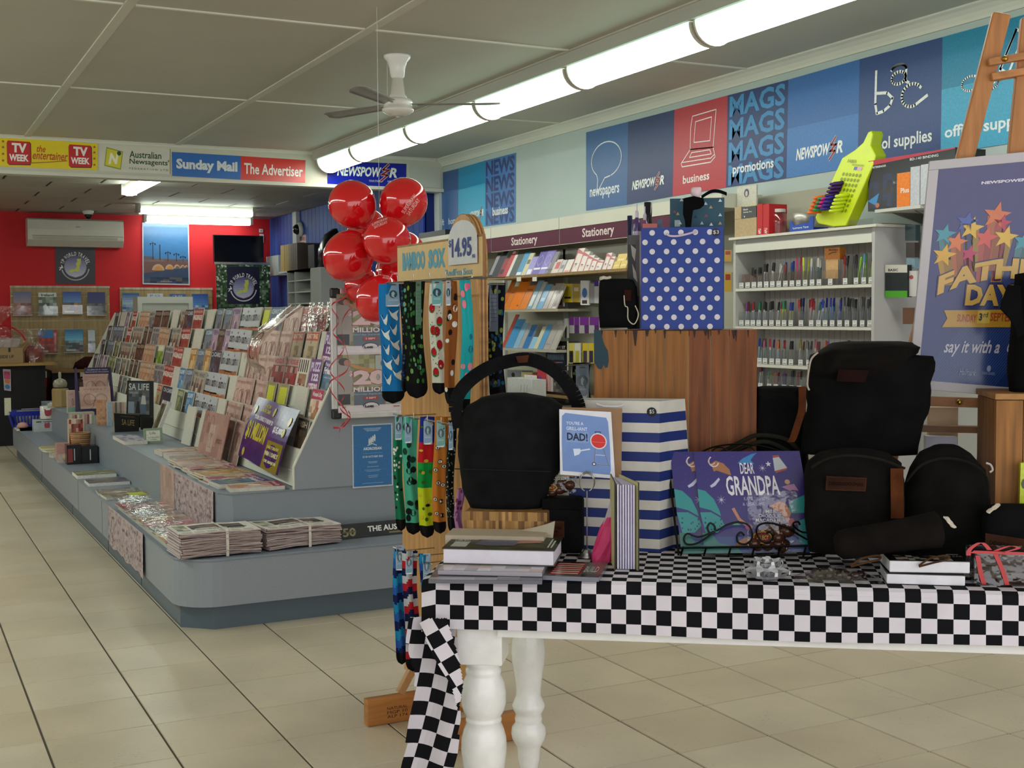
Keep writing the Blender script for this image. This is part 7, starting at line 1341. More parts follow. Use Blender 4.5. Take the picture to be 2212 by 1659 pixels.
mkleg(1044, .085, [(1438, 42), (1450, 39), (1456, 35), (1460, 38), (1466, 39), (1471, 37), (1475, 38), (1490, 45), (1510, 48.5), (1535, 48.5), (1552, 44), (1562, 38), (1566, 37), (1569, 39), (1574, 39), (1577, 37), (1592, 43), (1612, 48.5), (1635, 49.5), (1670, 46), (1705, 40), (1740, 33), (1760, 36), (1770, 36), (1780, 30), (1890, 26)], (1345, 1437, 48.5), 0)
mkleg(1140.6, .50, [(1300, 34), (1350, 34), (1360, 31), (1364, 28.5), (1369, 30), (1375, 29.5), (1380, 31), (1400, 36), (1425, 37.5), (1445, 36), (1470, 32), (1500, 28), (1520, 27), (1530, 31), (1541, 36), (1548, 35.5), (1558, 29.5), (1564, 28), (1570, 30), (1576, 29.5), (1581, 29), (1590, 36), (1603, 38), (1615, 36), (1627, 30), (1632, 27), (1660, 24), (1720, 20)], (1200, 1300, 36), 0)
for a, b in ((TW-.12, .085), (TW-.12, TD-.1)):
 c = T(a, b, -TH); M().lathe([(.001, 0), (.035, 0), (.04, .12), (.06, .3), (.045, .4), (.06, .42), (.06, TH-.034)], 24, 'ecebe8', c).build('leg', 'gpaint', tb_, smooth=True)
DROP = .128; RD = .022
def edge(s):      # path from the tabletop over the front: returns (b, h)
 if s < 0: return -s, .0015
 L = RD*PI/2
 if s < L: a = s/RD; return -RD*math.sin(a)+0, .0015-RD*(1-math.cos(a))
 return -RD-(s-L)*.05, .0015-RD-(s-L)
m = M(); nb = int(TD/CS)+1; OFF = .35
na = int((TW+.02)/CS)
for i in range(-1, na):
 for j in range(-nb*3, 14):
  s0, s1 = j*CS/3+.006, (j+1)*CS/3+.006
  if s1 > DROP+.03: continue
  c = '0f1014' if (i+math.floor(j/3)) % 2 else 'd3cdd4'
  P = []
  for a_, s_ in ((i, s1), (i+1, s1), (i+1, s0), (i, s0)):
   a = a_*CS+OFF*0; b, h = edge(s_); wv = .0035*math.sin(a*7.3)+.002*math.sin(a*19) if s_ > .03 else 0; dip = 0
   if a < 0: dip = -.5*(-a)/CS*.02
   P.append(T(a, max(b, -.05)+wv*-.6 if s_ > 0 else b, h+dip+(.003*math.sin(a*5.1) if s_ > .09 else 0)))
  m.add(P, [(0, 1, 2, 3)], c)
cl = m.build('tablecloth', 'cloth', solid=.0012); tag(cl, 'black and white checked cloth rolled over the front edge of the table', 'tablecloth')
m = M(); s3 = CS/3;
def hangp(x, y):     # x across (m), y down (m) in a plane facing roughly the camera, with folds
 p = T(-.012, -.02, -.118-y)+HR*(x-.03)+TN*.0
 return p+HF*(.05*abs(x-.06)+.018*math.sin(x*38+y*4)+.02*y)+HR*(-.028*min(1, y/.55)*(1-x*4)+.012*math.sin(y*6))
E1 = lambda y: interp([(0, -.035), (.06, -.045), (.16, -.02), (.3, -.035), (.65, -.06)], y); E2 = lambda y: interp([(0, .10), (.06, .10), (.3, .105), (.5, .095), (.65, .06)], y)
ca, sa = math.cos(.18), math.sin(.18)
for i in range(-30, 40):
 for j in range(-20, 62):
  p, q = (i+.5)*s3, (j+.5)*s3; x, y = p*ca-q*sa+.06, p*sa+q*ca
  if y < -.01 or y > .62 or x < E1(y) or x > E2(y): continue
  P = []
  for di, dj in ((0, 1), (1, 1), (1, 0), (0, 0)): p, q = (i+di)*s3, (j+dj)*s3; x, y = p*ca-q*sa+.06, p*sa+q*ca; P.append(hangp(min(max(x, E1(y)), E2(y)), max(y, -.008)))
  m.add(P, [(0, 1, 2, 3)], '0f1014' if (math.floor(i/3)+math.floor(j/3)) % 2 else 'cbc5cc')
m.build('hanging_end', 'cloth', cl, solid=.0012)
m = M(); ca, sa = math.cos(.52), math.sin(.52)
lap = [(907, 1345), (925, 1334), (965, 1334), (990, 1420), (1000, 1478), (990, 1540), (975, 1480), (940, 1420)]
fB = (T(-.03, -.06)-TC).dot(TN); LP = [on(x, y, b=-.062) for x, y in lap]; O_ = LP[0]
def inside(x, y, Pg):
 c = False; j = len(Pg)-1
 for i in range(len(Pg)):
  if (Pg[i][1] > y) != (Pg[j][1] > y) and x < (Pg[j][0]-Pg[i][0])*(y-Pg[i][1])/(Pg[j][1]-Pg[i][1])+Pg[i][0]: c = not c
  j = i
 return c
L2 = [((p-O_).dot(TT), -(p.z-O_.z)) for p in LP]; s4_ = CS/12
for i in range(-70, 140):
 for j in range(-70, 140):
  p, q = (i+.5)*s4_, (j+.5)*s4_; x, y = p*ca+q*sa, -p*sa+q*ca
  x, y = p*ca-q*sa*-1, -p*sa+q*ca
  if not inside(x, y, L2): continue
  P = []
  for di, dj in ((0, 1), (1, 1), (1, 0), (0, 0)):
   p, q = (i+di)*s4_, (j+dj)*s4_; x, y = p*ca+q*sa, -p*sa+q*ca; P.append(O_+TT*x-V((0, 0, y))-TN*(.008*math.sin(x*40)+.004))
  m.add(P, [(0, 1, 2, 3)], '0f1014' if (math.floor(i/12)+math.floor(j/12)) % 2 else 'd3cdd4')
m.build('turned_lapel', 'cloth', cl, solid=.0012)
ZT = TH+.0022
def tbx(name, lab, cat, l, t_, r, b_, dep, col, draw=None, z=ZT, B=None, mt='print', side=None, par=None, yaw=0, tilt=0, bevel=0, **k):
 B = bfor((l+r)/2, b_, z) if B is None else B
 p, q = on(l, b_, b=B), on(r, b_, b=B); zt_ = on((l+r)/2, t_, b=B).z; c = (p+q)/2; c.z = z; w_ = (q-p).length
 ux = TT*math.cos(yaw)+TN*math.sin(yaw); n = TN*math.cos(yaw)-TT*math.sin(yaw); uz = (V((0, 0, 1))*math.cos(tilt)+n*math.sin(tilt))
 f = frect(c-ux*w_/2, ux, uz, w_, (zt_-z)/math.cos(tilt)); m = M().slab(f, dep, col, side)
 if draw: draw(m, f)
 o = m.build(name, mt, par, bevel=bevel); return (tag(o, lab, cat) if par is None else o), f, B
def tflat(name, lab, cat, px, py, z, w_, d_, h, col, draw=None, rz=0, side='c8c4bc', mt='print', **k):
 c = on(px, py, z=z+h); return flat(name, lab, cat, c.x, c.y, z, w_, d_, h, col, draw, TA+rz, side, mt, **k)
tflat('magazine', 'grey-backed magazine with curled corners at the bottom of the left pile', 'magazine', 1055, 1237, ZT, .31, .2, .010, '7c7c84', pal_draw(['8c8890', 'a8a4ac', '5c5c68']), .08, '5c5c66', 'glossy')
tflat('magazine', 'glossy magazine with red and white lettering at the right of the left pile', 'magazine', 1205, 1228, ZT, .26, .2, .012, '3a3a34', lambda m, f: (m.blotch(f, 5, 5, ['3a3a34', '5c5c50', '24241f', '6c685c']), m.rect(f, .45, .1, .78, .9, 'a8282c', .001), [m.rect(f, .47, .14+.13*i, .76, .2+.13*i, 'd8c8b8', .0014) for i in range(6)], m.text(f, 'BUILD', .8, .3, .95, .7, 'b8b8ac', .001, .02)), -.05, '6c707c', 'glossy')
tflat('magazine', 'crinkled wrapped magazine directly under the thick book', 'magazine', 1070, 1217, ZT+.0125, .29, .22, .012, '9c949c', pal_draw(['a8a0a4', 'c0b8bc', 'b08c74', '7c7c88', 'c8c4cc'], 8, 6), .02, '9c98a0', 'glossy')
zb_ = ZT+.0255; B0 = bfor(1075, 1221, zb_)
p, q = on(955, 1221, b=B0), on(1198, 1221, b=B0); wd = (q-p).length; p.z = zb_; hb = on(1075, 1189, b=B0).z-zb_
t = thing('thick_book', (p+q)/2, 'thick white-paged book with a dark green cover photograph lying on the left pile', 'book')
M().hexa([p+TT*x+TN*y+V((0, 0, z)) for z in (.003, hb) for x, y in ((.004, .002), (wd-.004, .002), (wd-.004, .2), (.004, .2))], 'd9d5e0').build('pages', 'paper', t)
def dbook(m, f):
 m.blotch(f, 10, 6, ['252c1c', '303824', '1c2016', '3a4430']); m.text(f, 'HENRY', .05, .55, .2, .92, 'a8aca8', .0012, .05); m.rect(f, .06, .1, .2, .5, 'b0b4ac', .0012); m.poly(f, [(.26, .3), (.4, .2), (.62, .25), (.66, .6), (.5, .75), (.3, .72)], '4c526c', .0014); m.poly(f, [(.24, .6), (.3, .8), (.64, .85), (.62, .7), (.4, .72)], '8c6c6c', .0018); m.poly(f, [(.62, .4), (.85, .5), (.82, .7), (.64, .66)], 'a06a60', .0016); m.rect(f, .92, .15, .935, .8, 'c0c0b0', .0014); m.rect(f, .95, .15, .965, .7, 'c0c0b0', .0014)
for nm, z0_, z1_, d in (('back_cover', 0, .0028, 0), ('front_cover', hb+.0005, hb+.0035, 1)):
 f = Fr(p+V((0, 0, z1_)), p+TT*wd+V((0, 0, z1_)), p+TT*wd+TN*.204+V((0, 0, z1_)), p+TN*.204+V((0, 0, z1_))); m = M().slab(f, z1_-z0_, '272c20')
 if d: dbook(m, f)
 m.build(nm, 'print', t)
c = on(1105, 1148, z=TH+.06)
zs2 = ZT+.035; Bs = bfor(1080, 1135, zs2); tbx('wood_slab', 'rough chipboard-coloured slab under the black cooler bag', 'wood block', 1002, 1106, 1182, 1160, .17, '8a6438', lambda m, f: m.blotch(f, 26, 5, ['9c7440', '7c5630', 'b08850', '6c4a28', 'a8824c'], rnd=R), B=.30, mt='oldwood', bevel=.006)
def curlp(u, v): a0 = afor(975, .2); return T(a0+.30*u, .2+.085*v, .05+.02*v*u+.045*v*u*u+.002*math.sin(u*12))
m = M().sheet(curlp, 12, 4, lambda u, v: mixc('5c5f44', 'a8a48c', RG.random()) if u < .55 and v > .25 else 'b8ae9c'); tag(m.build('open_catalogue', 'paper', solid=.003), 'open catalogue with a leafy cover curling up behind the thick book', 'catalogue')
tbx('paper_block', 'cream block of paper behind the thick book', 'papers', 962, 1158, 1175, 1200, .12, 'b3a58f', B=.175, mt='paper')
def softbag(name, lab, cat, rows, B, dep, col, base=None, p=2.6, wr=.05, seed=1, mt='fabric', par=None, n=28, dz=0):
 R_ = []
 for y, l, r, dd in rows:
  P0, P1 = on(l, y, b=B), on(r, y, b=B); c = (P0+P1)/2+TN*dep*.5*dd*0; R_.append((c+TN*dep*.5+V((0, 0, dz)), TT*((P1-P0).length/2), TN*dep*.5*dd))
 R_.sort(key=lambda q: q[0].z); R2 = []
 for i in range(len(R_)-1):
  for k in range(3): s = k/3; R2.append(tuple(R_[i][j].lerp(R_[i+1][j], s) for j in range(3)))
 R2.append(R_[-1]); R2 = [(R2[0][0], R2[0][1]*.9, R2[0][2]*.8)]+R2+[(R2[-1][0]+V((0, 0, .004)), R2[-1][1]*.7, R2[-1][2]*.5)]
 o = M().loft(R2, n, p, col, wr, seed).build(name, mt, par, smooth=True)
 return o if par is not None else tag(o, lab, cat)
zslab = None
BC = .33; t = thing('cooler_bag', on(1090, 1108, b=BC), 'black soft cooler bag with a broad curved carrying strap on the chipboard slab', 'bag')
softbag('body', '', '', [(1104, 1005, 1162, .8), (1060, 988, 1185, .95), (1010, 982, 1206, 1), (950, 979, 1214, 1), (905, 981, 1214, 1), (880, 1000, 1208, .9), (862, 1030, 1180, .7), (855, 1060, 1140, .4)], BC, .17, '1b1b1d', par=t, wr=.05)
m = M(); path = smooth_path([on(x, y, b=b) for x, y, b in ((990, 925, .36), (984, 870, .37), (1004, 832, .38), (1050, 797, .40), (1105, 779, .41), (1150, 778, .41), (1200, 803, .42), (1238, 850, .43), (1252, 895, .44), (1240, 925, .45))], 6)
for i in range(len(path)-1):
 a, b = path[i], path[i+1]; d = (b-a).normalized(); nn = d.cross(TN).normalized()*.021*(1 if 3 < i < len(path)-5 else .8); th_ = TN*.003; w2 = (TN*.012)
 m.hexa([a-nn, a+nn, a+nn+w2, a-nn+w2, b-nn, b+nn, b+nn+w2, b-nn+w2], '17171a')
m.build('carry_strap', 'fabric', t); f = fpx((1114, 770), (1142, 767), (1139, 783), (1119, 784), b=.395); M().slab(f, .03, '5a3322').build('leather_band', 'fabric', t)
f = fpx((982, 1012), (1190, 1018), (1190, 1020), (982, 1014), b=BC-.005); M().slab(f, .004, '0c0c0d').build('seam', 'matte', t)
_, f, B1 = tbx('lunch_pouch', 'small black roll-top pouch with a brown leather label', 'bag', 1172, 1078, 1257, 1196, .09, '19181a', mt='fabric', bevel=.012)
t = _; f = Fr(f(0, 0, .002), f(1, 0, .002), f(1, 1, .002), f(0, 1, .002)); g = Fr(f(.02, .3), f(.56, .3), f(.56, .6), f(.02, .6)); m = M().slab(g, .002, '5a3626'); m.line(g, [(.04, .06), (.96, .06), (.96, .94), (.04, .94)], .025, '7c5038', closed=True); m.text(g, 'ADDSONNE', .14, .5, .86, .68, '2c1810', .001); m.text(g, 'LEATHER', .3, .28, .7, .42, '2c1810', .001); m.build('leather_label', 'fabric', t); M().slab(Fr(f(-.01, .80), f(1.01, .80), f(1.01, 1.0), f(-.01, 1.0)), .006, '141314').build('flap', 'fabric', t, bevel=.002)
zc_ = on(1215, 1078, b=B1).z
def choc(name, lab, l, t_, r, b_, B, z, nut=16, brand='NUTS', dep=.04, oval=True):
 p0, p1, p2, p3 = on(l, b_, b=B), on(r, b_, b=B), on(r, t_, b=B), on(l, t_, b=B); p0.z = p1.z = z; t = thing(name, (p0+p1)/2, lab, 'sweets'); rn = random.Random(int(l)); W = (p1-p0).length; H = p2.z-z
 for i in range(nut):
  u, v = rn.uniform(.15, .85), rn.uniform(.05, .42); M().ball(p0+TT*W*u+V((0, 0, H*v+.005))+TN*rn.uniform(.012, dep), (W*.15, W*.12, W*.12), '4a281a', 10, 7).build('chocolate_nut', 'glossy', t, smooth=True)
 fn = lambda u, v: p0+(p1-p0)*u+V((0, 0, H*v))-TN*(.018*math.sin(PI*u)*math.sin(PI*min(1, v*1.2))**.5*(1-v)+.003*math.sin(u*17+v*11)-.02)
 M().sheet(fn, 14, 16, 'f4f4f4').build('clear_bag', 'film', t, smooth=True); g = SF(fn, W, H); g.h = H; m = M()
 if oval: m.disc(g, .3, .28, .2, .1, 'b8982c', .003, 18); m.disc(g, .3, .28, .17, .08, '6c1c18', .0036, 18); m.text(g, 'SELECT', .18, .25, .42, .31, 'c8a83c', .0042, .01)
 m.text(g, 'MILK', .36, .66, .58, .71, 'c8c4c0', .003, .01); m.text(g, 'CHOCOLATE', .22, .59, .74, .64, 'c8c4c0', .003, .01); m.text(g, 'MACADAMIAS', .16, .52, .8, .57, 'c8c4c0', .003, .01); m.build('printing', 'paper', t)
choc('chocolate_bag', 'clear bag of milk chocolate macadamias standing on the black pouch', 1163, 1006, 1244, 1080, B1+.025, zc_+.003, 12)
q = on(1268, 1204, z=ZT); Bk = (q-TC).dot(TN); t = thing('card_holder', q, 'spiral wire card holder with a round clip loop', 'card holder')
m = M().tube([on(1268, 1196, b=Bk), on(1268, 1060, b=Bk)], .0022, 8, 'b4b4b4'); m.tube([on(1268+17*math.sin(a), 1040-21*math.cos(a), b=Bk) for a in [PI+.35+(2*PI-.7)*k/20 for k in range(21)]], .0018, 6, 'b4b4b4'); m.tube([on(1268+15*math.sin(a), 1042-20*math.cos(a), b=Bk-.004) for a in [PI+.35+(2*PI-.7)*k/20 for k in range(21)]], .0018, 6, 'b4b4b4'); m.build('clip', 'metal', t)
M().lathe([(.03, 0), (.032, .004), (.02, .009), (.022, .013), (.012, .018), (.013, .022), (.004, .028)], 20, '9c9c9c', q).build('base', 'metal', t, smooth=True)
f = fpx((1208, 884), (1320, 890), (1329, 1034), (1210, 1025), b=Bk+.008); m = M().slab(f, .002, 'd8d8e0'); P8 = [(.05, .06), (.04, .5), (.05, .9), (.12, .95), (.5, .93), (.9, .91), (.93, .85), (.94, .5), (.93, .12), (.9, .05), (.5, .06)]; m.poly(f, P8, '6f8cc4', .0006)
m.text(f, "YOU'RE A", .13, .775, .46, .825, 'd0dcf0', .001, .02, ); m.text(f, 'GRILL-IANT', .13, .69, .53, .745, 'd0dcf0', .001, .02); m.rect(f, .12, .51, .55, .68, '7c98cc', .0009); m.text(f, 'DAD!', .14, .535, .53, .655, '14203c', .0014, .03)
for r_, c, l in ((.155, 'dcdce4', .0014), (.135, 'cc2c28', .002)): m.disc(f, .73, .55, r_, r_*.78, c, l, 22)
m.line(f, [(.6, .535), (.86, .535)], .006, 'd87c74', .0026); m.line(f, [(.68, .67), (.68, .69), (.78, .69), (.78, .67)], .009, '14203c', .0026)
m.line(f, [(.67, .44), (.63, .2), (.9, .19), (.82, .44)], .012, 'dcdce4', .0016); m.line(f, [(.67, .44), (.63, .2), (.9, .19), (.82, .44)], .007, '14203c', .002); m.line(f, [(.66, .34), (.84, .34)], .008, 'dcdce4', .002); m.disc(f, .63, .2, .035, .027, '14203c', .0024, 12); m.disc(f, .63, .2, .022, .017, 'dcdce4', .003, 12)
m.poly(f, [(.25, .41), (.27, .3), (.36, .33), (.4, .38), (.38, .42)], 'd0dcf0', .0016); m.line(f, [(.39, .39), (.56, .42)], .02, 'd0dcf0', .0016); tag(m.build('greeting_card', 'paper'), 'blue greeting card with a red kettle barbecue for dad', 'greeting card')
f = fpx((1214, 880), (1344, 882), (1342, 1034), (1216, 1028), b=Bk+.016); tag(M().slab(f, .002, '8c6a48').build('envelope', 'paper'), 'brown kraft envelope behind the blue barbecue card', 'envelope')
t = thing('gift_packet', on(1300, 1216, b=bfor(1300, 1218)), 'small hot pink crinkled packet gathered to a point', 'packet'); Bp = bfor(1300, 1218)+.0
R_ = []
for y, l, r in ((1217, 1276, 1320), (1200, 1276, 1322), (1170, 1285, 1325), (1140, 1296, 1326), (1120, 1308, 1326)):
 a, b = on(l, y, b=Bp), on(r, y, b=Bp); R_.append(((a+b)/2+TN*.03, (b-a)/2, TN*.028*(1 if y > 1150 else .5)))
M().loft(R_, 16, 3, 'c8346c', .12, 3).build('pink_body', 'paper', t); M().prism([on(x, y, b=Bp+.02) for x, y in ((1297, 1150), (1326, 1120), (1326, 1078), (1318, 1082), (1308, 1115))], TN*.012, 'a89ca4', '5c5864').build('gathered_neck', 'glossy', t)
Bj = bfor(1352, 1234); t = thing('journal', on(1352, 1232, b=Bj), 'hardback journal with cream edges standing open a little, pages towards the front', 'book')
pj = [on(x, 1234, b=Bj) for x in (1327, 1378)]; zj = on(1352, 1042, b=Bj).z; H = V((0, 0, zj-ZT)); a, b = pj[0].copy(), pj[1].copy(); a.z = b.z = ZT; s1, s2 = (TN*.98-TT*.15), (TN*.98-TT*.42)
for o_, s_ in ((a, s1), (b, s2)): M().prism([o_, o_+s_*.15, o_+s_*.15+H*1.02, o_+H], TT*.004, 'c0b884', '2c2c30').build('cover', 'paper', t)
rnj = random.Random(2)
for i in range(7):
 o_ = a.lerp(b, .14+.115*i)+V((0, 0, .003)); s_ = s1.lerp(s2, .14+.115*i); M().prism([o_+s_*.006, o_+s_*.145, o_+s_*.145+H*.97, o_+s_*.006+H*(.95+.01*rnj.random())], TT*(.0045), mixc('b8b0cc', 'd0cce0', rnj.random())).build('page_block', 'paper', t)
Bg = bfor(1340, 1200)+.07; NV = '1a2c6c'
t = thing('gift_bag', on(1425, 1212, b=Bg), 'tall navy and white striped paper gift bag with a five dollar dot', 'gift bag')
pA, pB = on(1222, 1190, b=Bg+.03), on(1425, 1216, b=Bg-.02); zA = ZT; pA.z = pB.z = zA; zt_ = on(1425, 866, b=Bg).z; pC = on(1500, 1192, b=Bg+.10); pC.z = zA; pCt = on(1503, 866, b=Bg+.08); up = V((0, 0, zt_-zA))
lt = V((0, 0, 1))
fA = Fr(pA, pB, pB+up, pA+up+TT*.03); fB_ = Fr(pB, pC, V((pC.x, pC.y, zA))+up-TT*.03, pB+up)
def striped(f, n=7.8):
 m = M(); k = 1/n; v = 1; c = 0
 while v > 0:
  v2 = max(0, v-.5*k*(1.25 if v == 1 else 1)); m.sheet(lambda a, b: f(a, v2+(v-v2)*b), 3, 1, NV if c else 'cac6bc'); v = v2; c = 1-c
 return m
m = striped(fA); k = fA.h/fA.w; m.disc(fA, .91, .93, .036*k, .03, '101014', .0024, 20); m.text(fA, '$5', .885, .916, .94, .946, 'd8d8d4', .0034, .0); m.build('front_panel', 'paper', t)
fm = Fr(fB_(.0, 0), fB_(.42, 0)+HF*.03, fB_(.32, 1), fB_(0, 1)); fn_ = Fr(fB_(.42, 0)+HF*.03, fB_(1, 0), fB_(1, 1), fB_(.32, 1))
for g in (fm, fn_): striped(g).build('side_gusset', 'paper', t)
bk_ = pA+TN*.10; m = M(); m.add([bk_, pC, V((pC.x, pC.y, zA))+up-TT*.03, bk_+up+TT*.03], [(0, 1, 2, 3)], 'bdb9ae'); m.build('back_panel', 'paper', t, solid=.0012)
M().tube(smooth_path([on(x, y, b=Bg-.012) for x, y in ((1288, 872), (1298, 876), (1312, 878), (1335, 878), (1347, 874))], 4), .0035, 8, 'd4d2dc').build('cord_handle', 'cloth', t)
Bc = bfor(1450, 1175)+.0; Bc = .60; zt_ = on(1450, 711, b=Bc).z
xs_ = [1283, 1357, 1395, 1436, 1488, 1535, 1575, 1635]; tones = ['93602f', '8a5a2e', '93622f', '8e5c2b', '754222', '7c4824', '7a4622']
t = thing('timber_crate', T(afor(1459, Bc), Bc, .0), 'tall old timber crate of vertical boards with a dark teal paint run at its left', 'crate')
A_ = [afor(x, Bc, 1.2) for x in xs_]; Hc = zt_-ZT; rnc = random.Random(4)
for i in range(7):
 a, b = A_[i]+.0005, A_[i+1]-.0005; h = Hc-rnc.uniform(0, .004); d = rnc.uniform(0, .002)
 M().hexa([T(x, y, z) for z in (.003, h) for x, y in ((a, Bc+d), (b, Bc+d), (b, Bc+.018), (a, Bc+.018))], tones[i]).build('board', 'oldwood', t, bevel=.0015)
for a in (A_[0], A_[-1]-.018): M().hexa([T(x, y, z) for z in (.003, Hc-.002) for x, y in ((a, Bc+.0185), (a+.018, Bc+.0185), (a+.018, Bc+.38), (a, Bc+.38))], '7c4a26').build('side_board', 'oldwood', t)
M().hexa([T(x, y, z) for z in (Hc-.02, Hc-.001) for x, y in ((A_[0]+.0185, Bc+.0185), (A_[-1]-.0185, Bc+.0185), (A_[-1]-.0185, Bc+.38), (A_[0]+.0185, Bc+.38))], '6c4224').build('top_board', 'oldwood', t)
pb = [(1283, 712), (1298, 714), (1302, 735), (1307, 748), (1313, 757), (1315, 778), (1313, 793), (1308, 795), (1304, 787), (1299, 798), (1292, 796), (1283, 782)]
M().prism([on(x, y, b=Bc-.0012) for x, y in pb], TN*.001, '1f3a46').build('paint_run', 'paint', t)
m = M()
for x, w_, h in ((1300, 5, 12), (1330, 6, 16), (1352, 5, 9), (1372, 11, 34), (1398, 8, 14), (1416, 4, 8), (1436, 6, 18), (1470, 4, 9), (1500, 7, 16), (1524, 9, 12), (1553, 5, 10), (1585, 10, 19), (1616, 4, 16), (1530, 5, 20), (1590, 5, 24)):
 m.add([on(x-w_/2, 713, b=Bc-.0008), on(x-w_*.1, 713+h, b=Bc-.0008), on(x+w_*.15, 713+h, b=Bc-.0008), on(x+w_/2, 713, b=Bc-.0008)], [(0, 1, 2, 3)], '2c1a10')
m.build('nail_stain', 'oldwood', t)['kind'] = 'stuff'
zC = TH+Hc+.001
def ctop(name, lab, cat, l, t_, r, b_, col, dB=.0, dep=.08, draw=None, z=zC, **k): return tbx(name, lab, cat, l, t_, r, b_, dep, col, draw, z, Bc+.03+dB, **k)
_, f, _b = ctop('gift_bag', 'royal blue gift bag with white dots and a three dollar dot', 'gift bag', 1385, 491, 1562, 711, '1c3888', .0, .09, mt='paper', side='17307a')
t = _; m = M(); k = f.h/f.w; Z = lambda x, y: ((x-1385)/177, (711-y)/220)
for j in range(11):
 y = 502+20.3*j
 for i in range(6):
  x = (1409 if j % 2 == 0 else 1393.5)+31*i+(.3*j*.3)
  if x < 1556 and y < 706: u, v = Z(x, y); m.disc(f, u, v, 6.1/177, 6.1/220, 'cdc9cf', .0014, 18)
u, v = Z(1546, 503); m.disc(f, u, v, 9/177, 9/220, '1c1c24', .002, 16); m.text(f, '$3', u-.033, v-.02, u+.036, v+.02, 'd0d0d0', .0028, .0); m.build('dots', 'paper', t); M().tube(smooth_path([f(*Z(x, y), .006) for x, y in ((1440, 505), (1447, 509), (1462, 510), (1480, 507), (1500, 502), (1505, 500))], 4), .0035, 8, 'c4b8cc').build('cord_handle', 'cloth', t)
_, f, _b = ctop('gift_bag', 'tall teal gift bag with small triangles behind the spotted one', 'gift bag', 1447, 428, 1564, 711, '1f4a5c', .10, .04, mt='paper', side='183c4c')
m = M(); Z = lambda x, y: ((x-1447)/117, (711-y)/283)
for x, y, c in ((1472, 431, 'c0c8cc'), (1464, 461, 'a89068'), (1457, 456, '8c4050'), (1469, 481, 'c8d0d4'), (1524, 440, 'b0bcc4'), (1535, 448, 'a89068'), (1555, 434, 'c8d0d4'), (1555, 465, 'b8c4cc'), (1525, 466, '8c4050'), (1502, 468, '142434'), (1516, 482, 'a8b4bc'), (1536, 485, 'd0d8dc'), (1555, 483, 'a89068')):
 u, v = Z(x, y); m.poly(f, [(u-.035, v-.01), (u+.035, v-.01), (u, v+.014)], c, .001)
u, v = Z(1463, 483); m.rect(f, u-.05, v-.02, u+.05, v+.03, 'a8b4b8', .0008); m.build('triangles', 'paper', _)
P = [(1476, 428), (1500, 423), (1502, 424), (1520, 428), (1522, 442), (1512, 450), (1497, 453), (1495, 470), (1492, 495), (1481, 495), (1479, 475), (1475, 462)]
tag(M().prism([on(x, y, b=Bc+.035) for x, y in P], TN*.02, '0d0d0f').build('hanging_tie', 'fabric', bevel=.003), 'black cloth strap drooping over the front of the teal bag', 'strap')
m = M(); rib(m, smooth_path([on(x, y, b=Bc+.07) for x, y in ((1515, 426), (1535, 414), (1552, 413), (1570, 419))], 5), UP, .011, '0d0d0f', .002); tag(m.build('loose_strap', 'fabric'), 'thin black strap end sticking up right of the pale cap', 'strap')
c = on(1504, 424, b=Bc+.06); tag(M().lathe([(.001, 0), (.012, 0), (.012, .012), (.017, .016), (.017, .036), (.014, .04), (.001, .041)], 16, 'd8c0c8', c-V((0, 0, .012))).build('bottle_cap', 'plastic', smooth=True), 'pale pink cap poking above the teal gift bag', 'cap')
for i, (x, top_, c1) in enumerate(((1376, 440, '4c3c70'), (1393, 445, '8c5c84'))):
 p = on(x, 710, b=Bc+.21+.02*i); p.z = zC; Hh = on(x, top_, b=Bc+.21).z-zC; r = .011
 t = thing('spray_bottle', p, ['violet spray bottle left of the spotted gift bag', 'pinkish purple spray bottle next to the violet one'][i], 'bottle')
 M().lathe([(.001, 0), (r*1.3, 0), (r*1.3, Hh*.78), (r*1.2, Hh*.84), (r*.5, Hh*.89), (.001, Hh*.89)], 16, c1, p, cols=[c1, 'b8b0c8', c1, c1, c1]).build('body', 'glossy', t, smooth=True); M().lathe([(r*.5, Hh*.89), (r*.55, Hh*.93), (r*.2, Hh*.95), (r*.2, Hh), (.001, Hh)], 10, 'c8bcd0', p).build('nozzle', 'plastic', t)
p = on(1400, 710, b=Bc+.3); p.z = zC; Hh = on(1400, 437, b=Bc+.3).z-zC; tag(M().lathe([(.001, 0), (.015, 0), (.015, Hh*.84), (.0135, Hh*.86), (.0135, Hh), (.001, Hh)], 18, '15171b', p).build('spray_can', 'glossy', smooth=True), 'black capped spray can behind the two purple bottles', 'can')
p = on(1361, 710, b=Bc+.25); p.z = zC; Hh = on(1361, 466, b=Bc+.25).z-zC; tag(M().lathe([(.001, 0), (.009, 0), (.009, Hh), (.001, Hh+.001)], 14, '1c2450', p).build('glue_bottle', 'glossy', smooth=True), 'slim navy bottle left of the purple spray bottles', 'bottle')
_, f, _b = ctop('gift_bag', 'grey gift bag with dark oval and white squares beside the spotted one', 'gift bag', 1357, 508, 1386, 711, '5c5a5c', .14, .06, mt='paper', draw=lambda m, f: (m.disc(f, .35, .65, .55, .2, '3c3a3a', .001, 20) if False else m.rect(f, .0, .45, .55, .9, '3a3939', .001), m.poly(f, [(.2, .9), (.6, .85), (.5, .72), (.3, .78)], 'b8b0a8', .0015), m.poly(f, [(.3, .7), (.6, .6), (.7, .5), (.4, .55)], 'b4aca4', .0015), m.rect(f, .85, 0, 1, 1, 'b0a0b0', .0015), m.rect(f, .1, .0, .8, .35, '201e20', .001)))
tbx('foil_packet', 'crinkled orange-red packet behind the spotted bag', 'packet', 1388, 483, 1420, 711, .02, 'b8402c', z=zC, B=Bc+.16, mt='glossy'); tbx('card', 'dark blue pointed card beside the orange-red packet', 'card', 1420, 474, 1430, 711, .01, '1f5472', z=zC, B=Bc+.17)
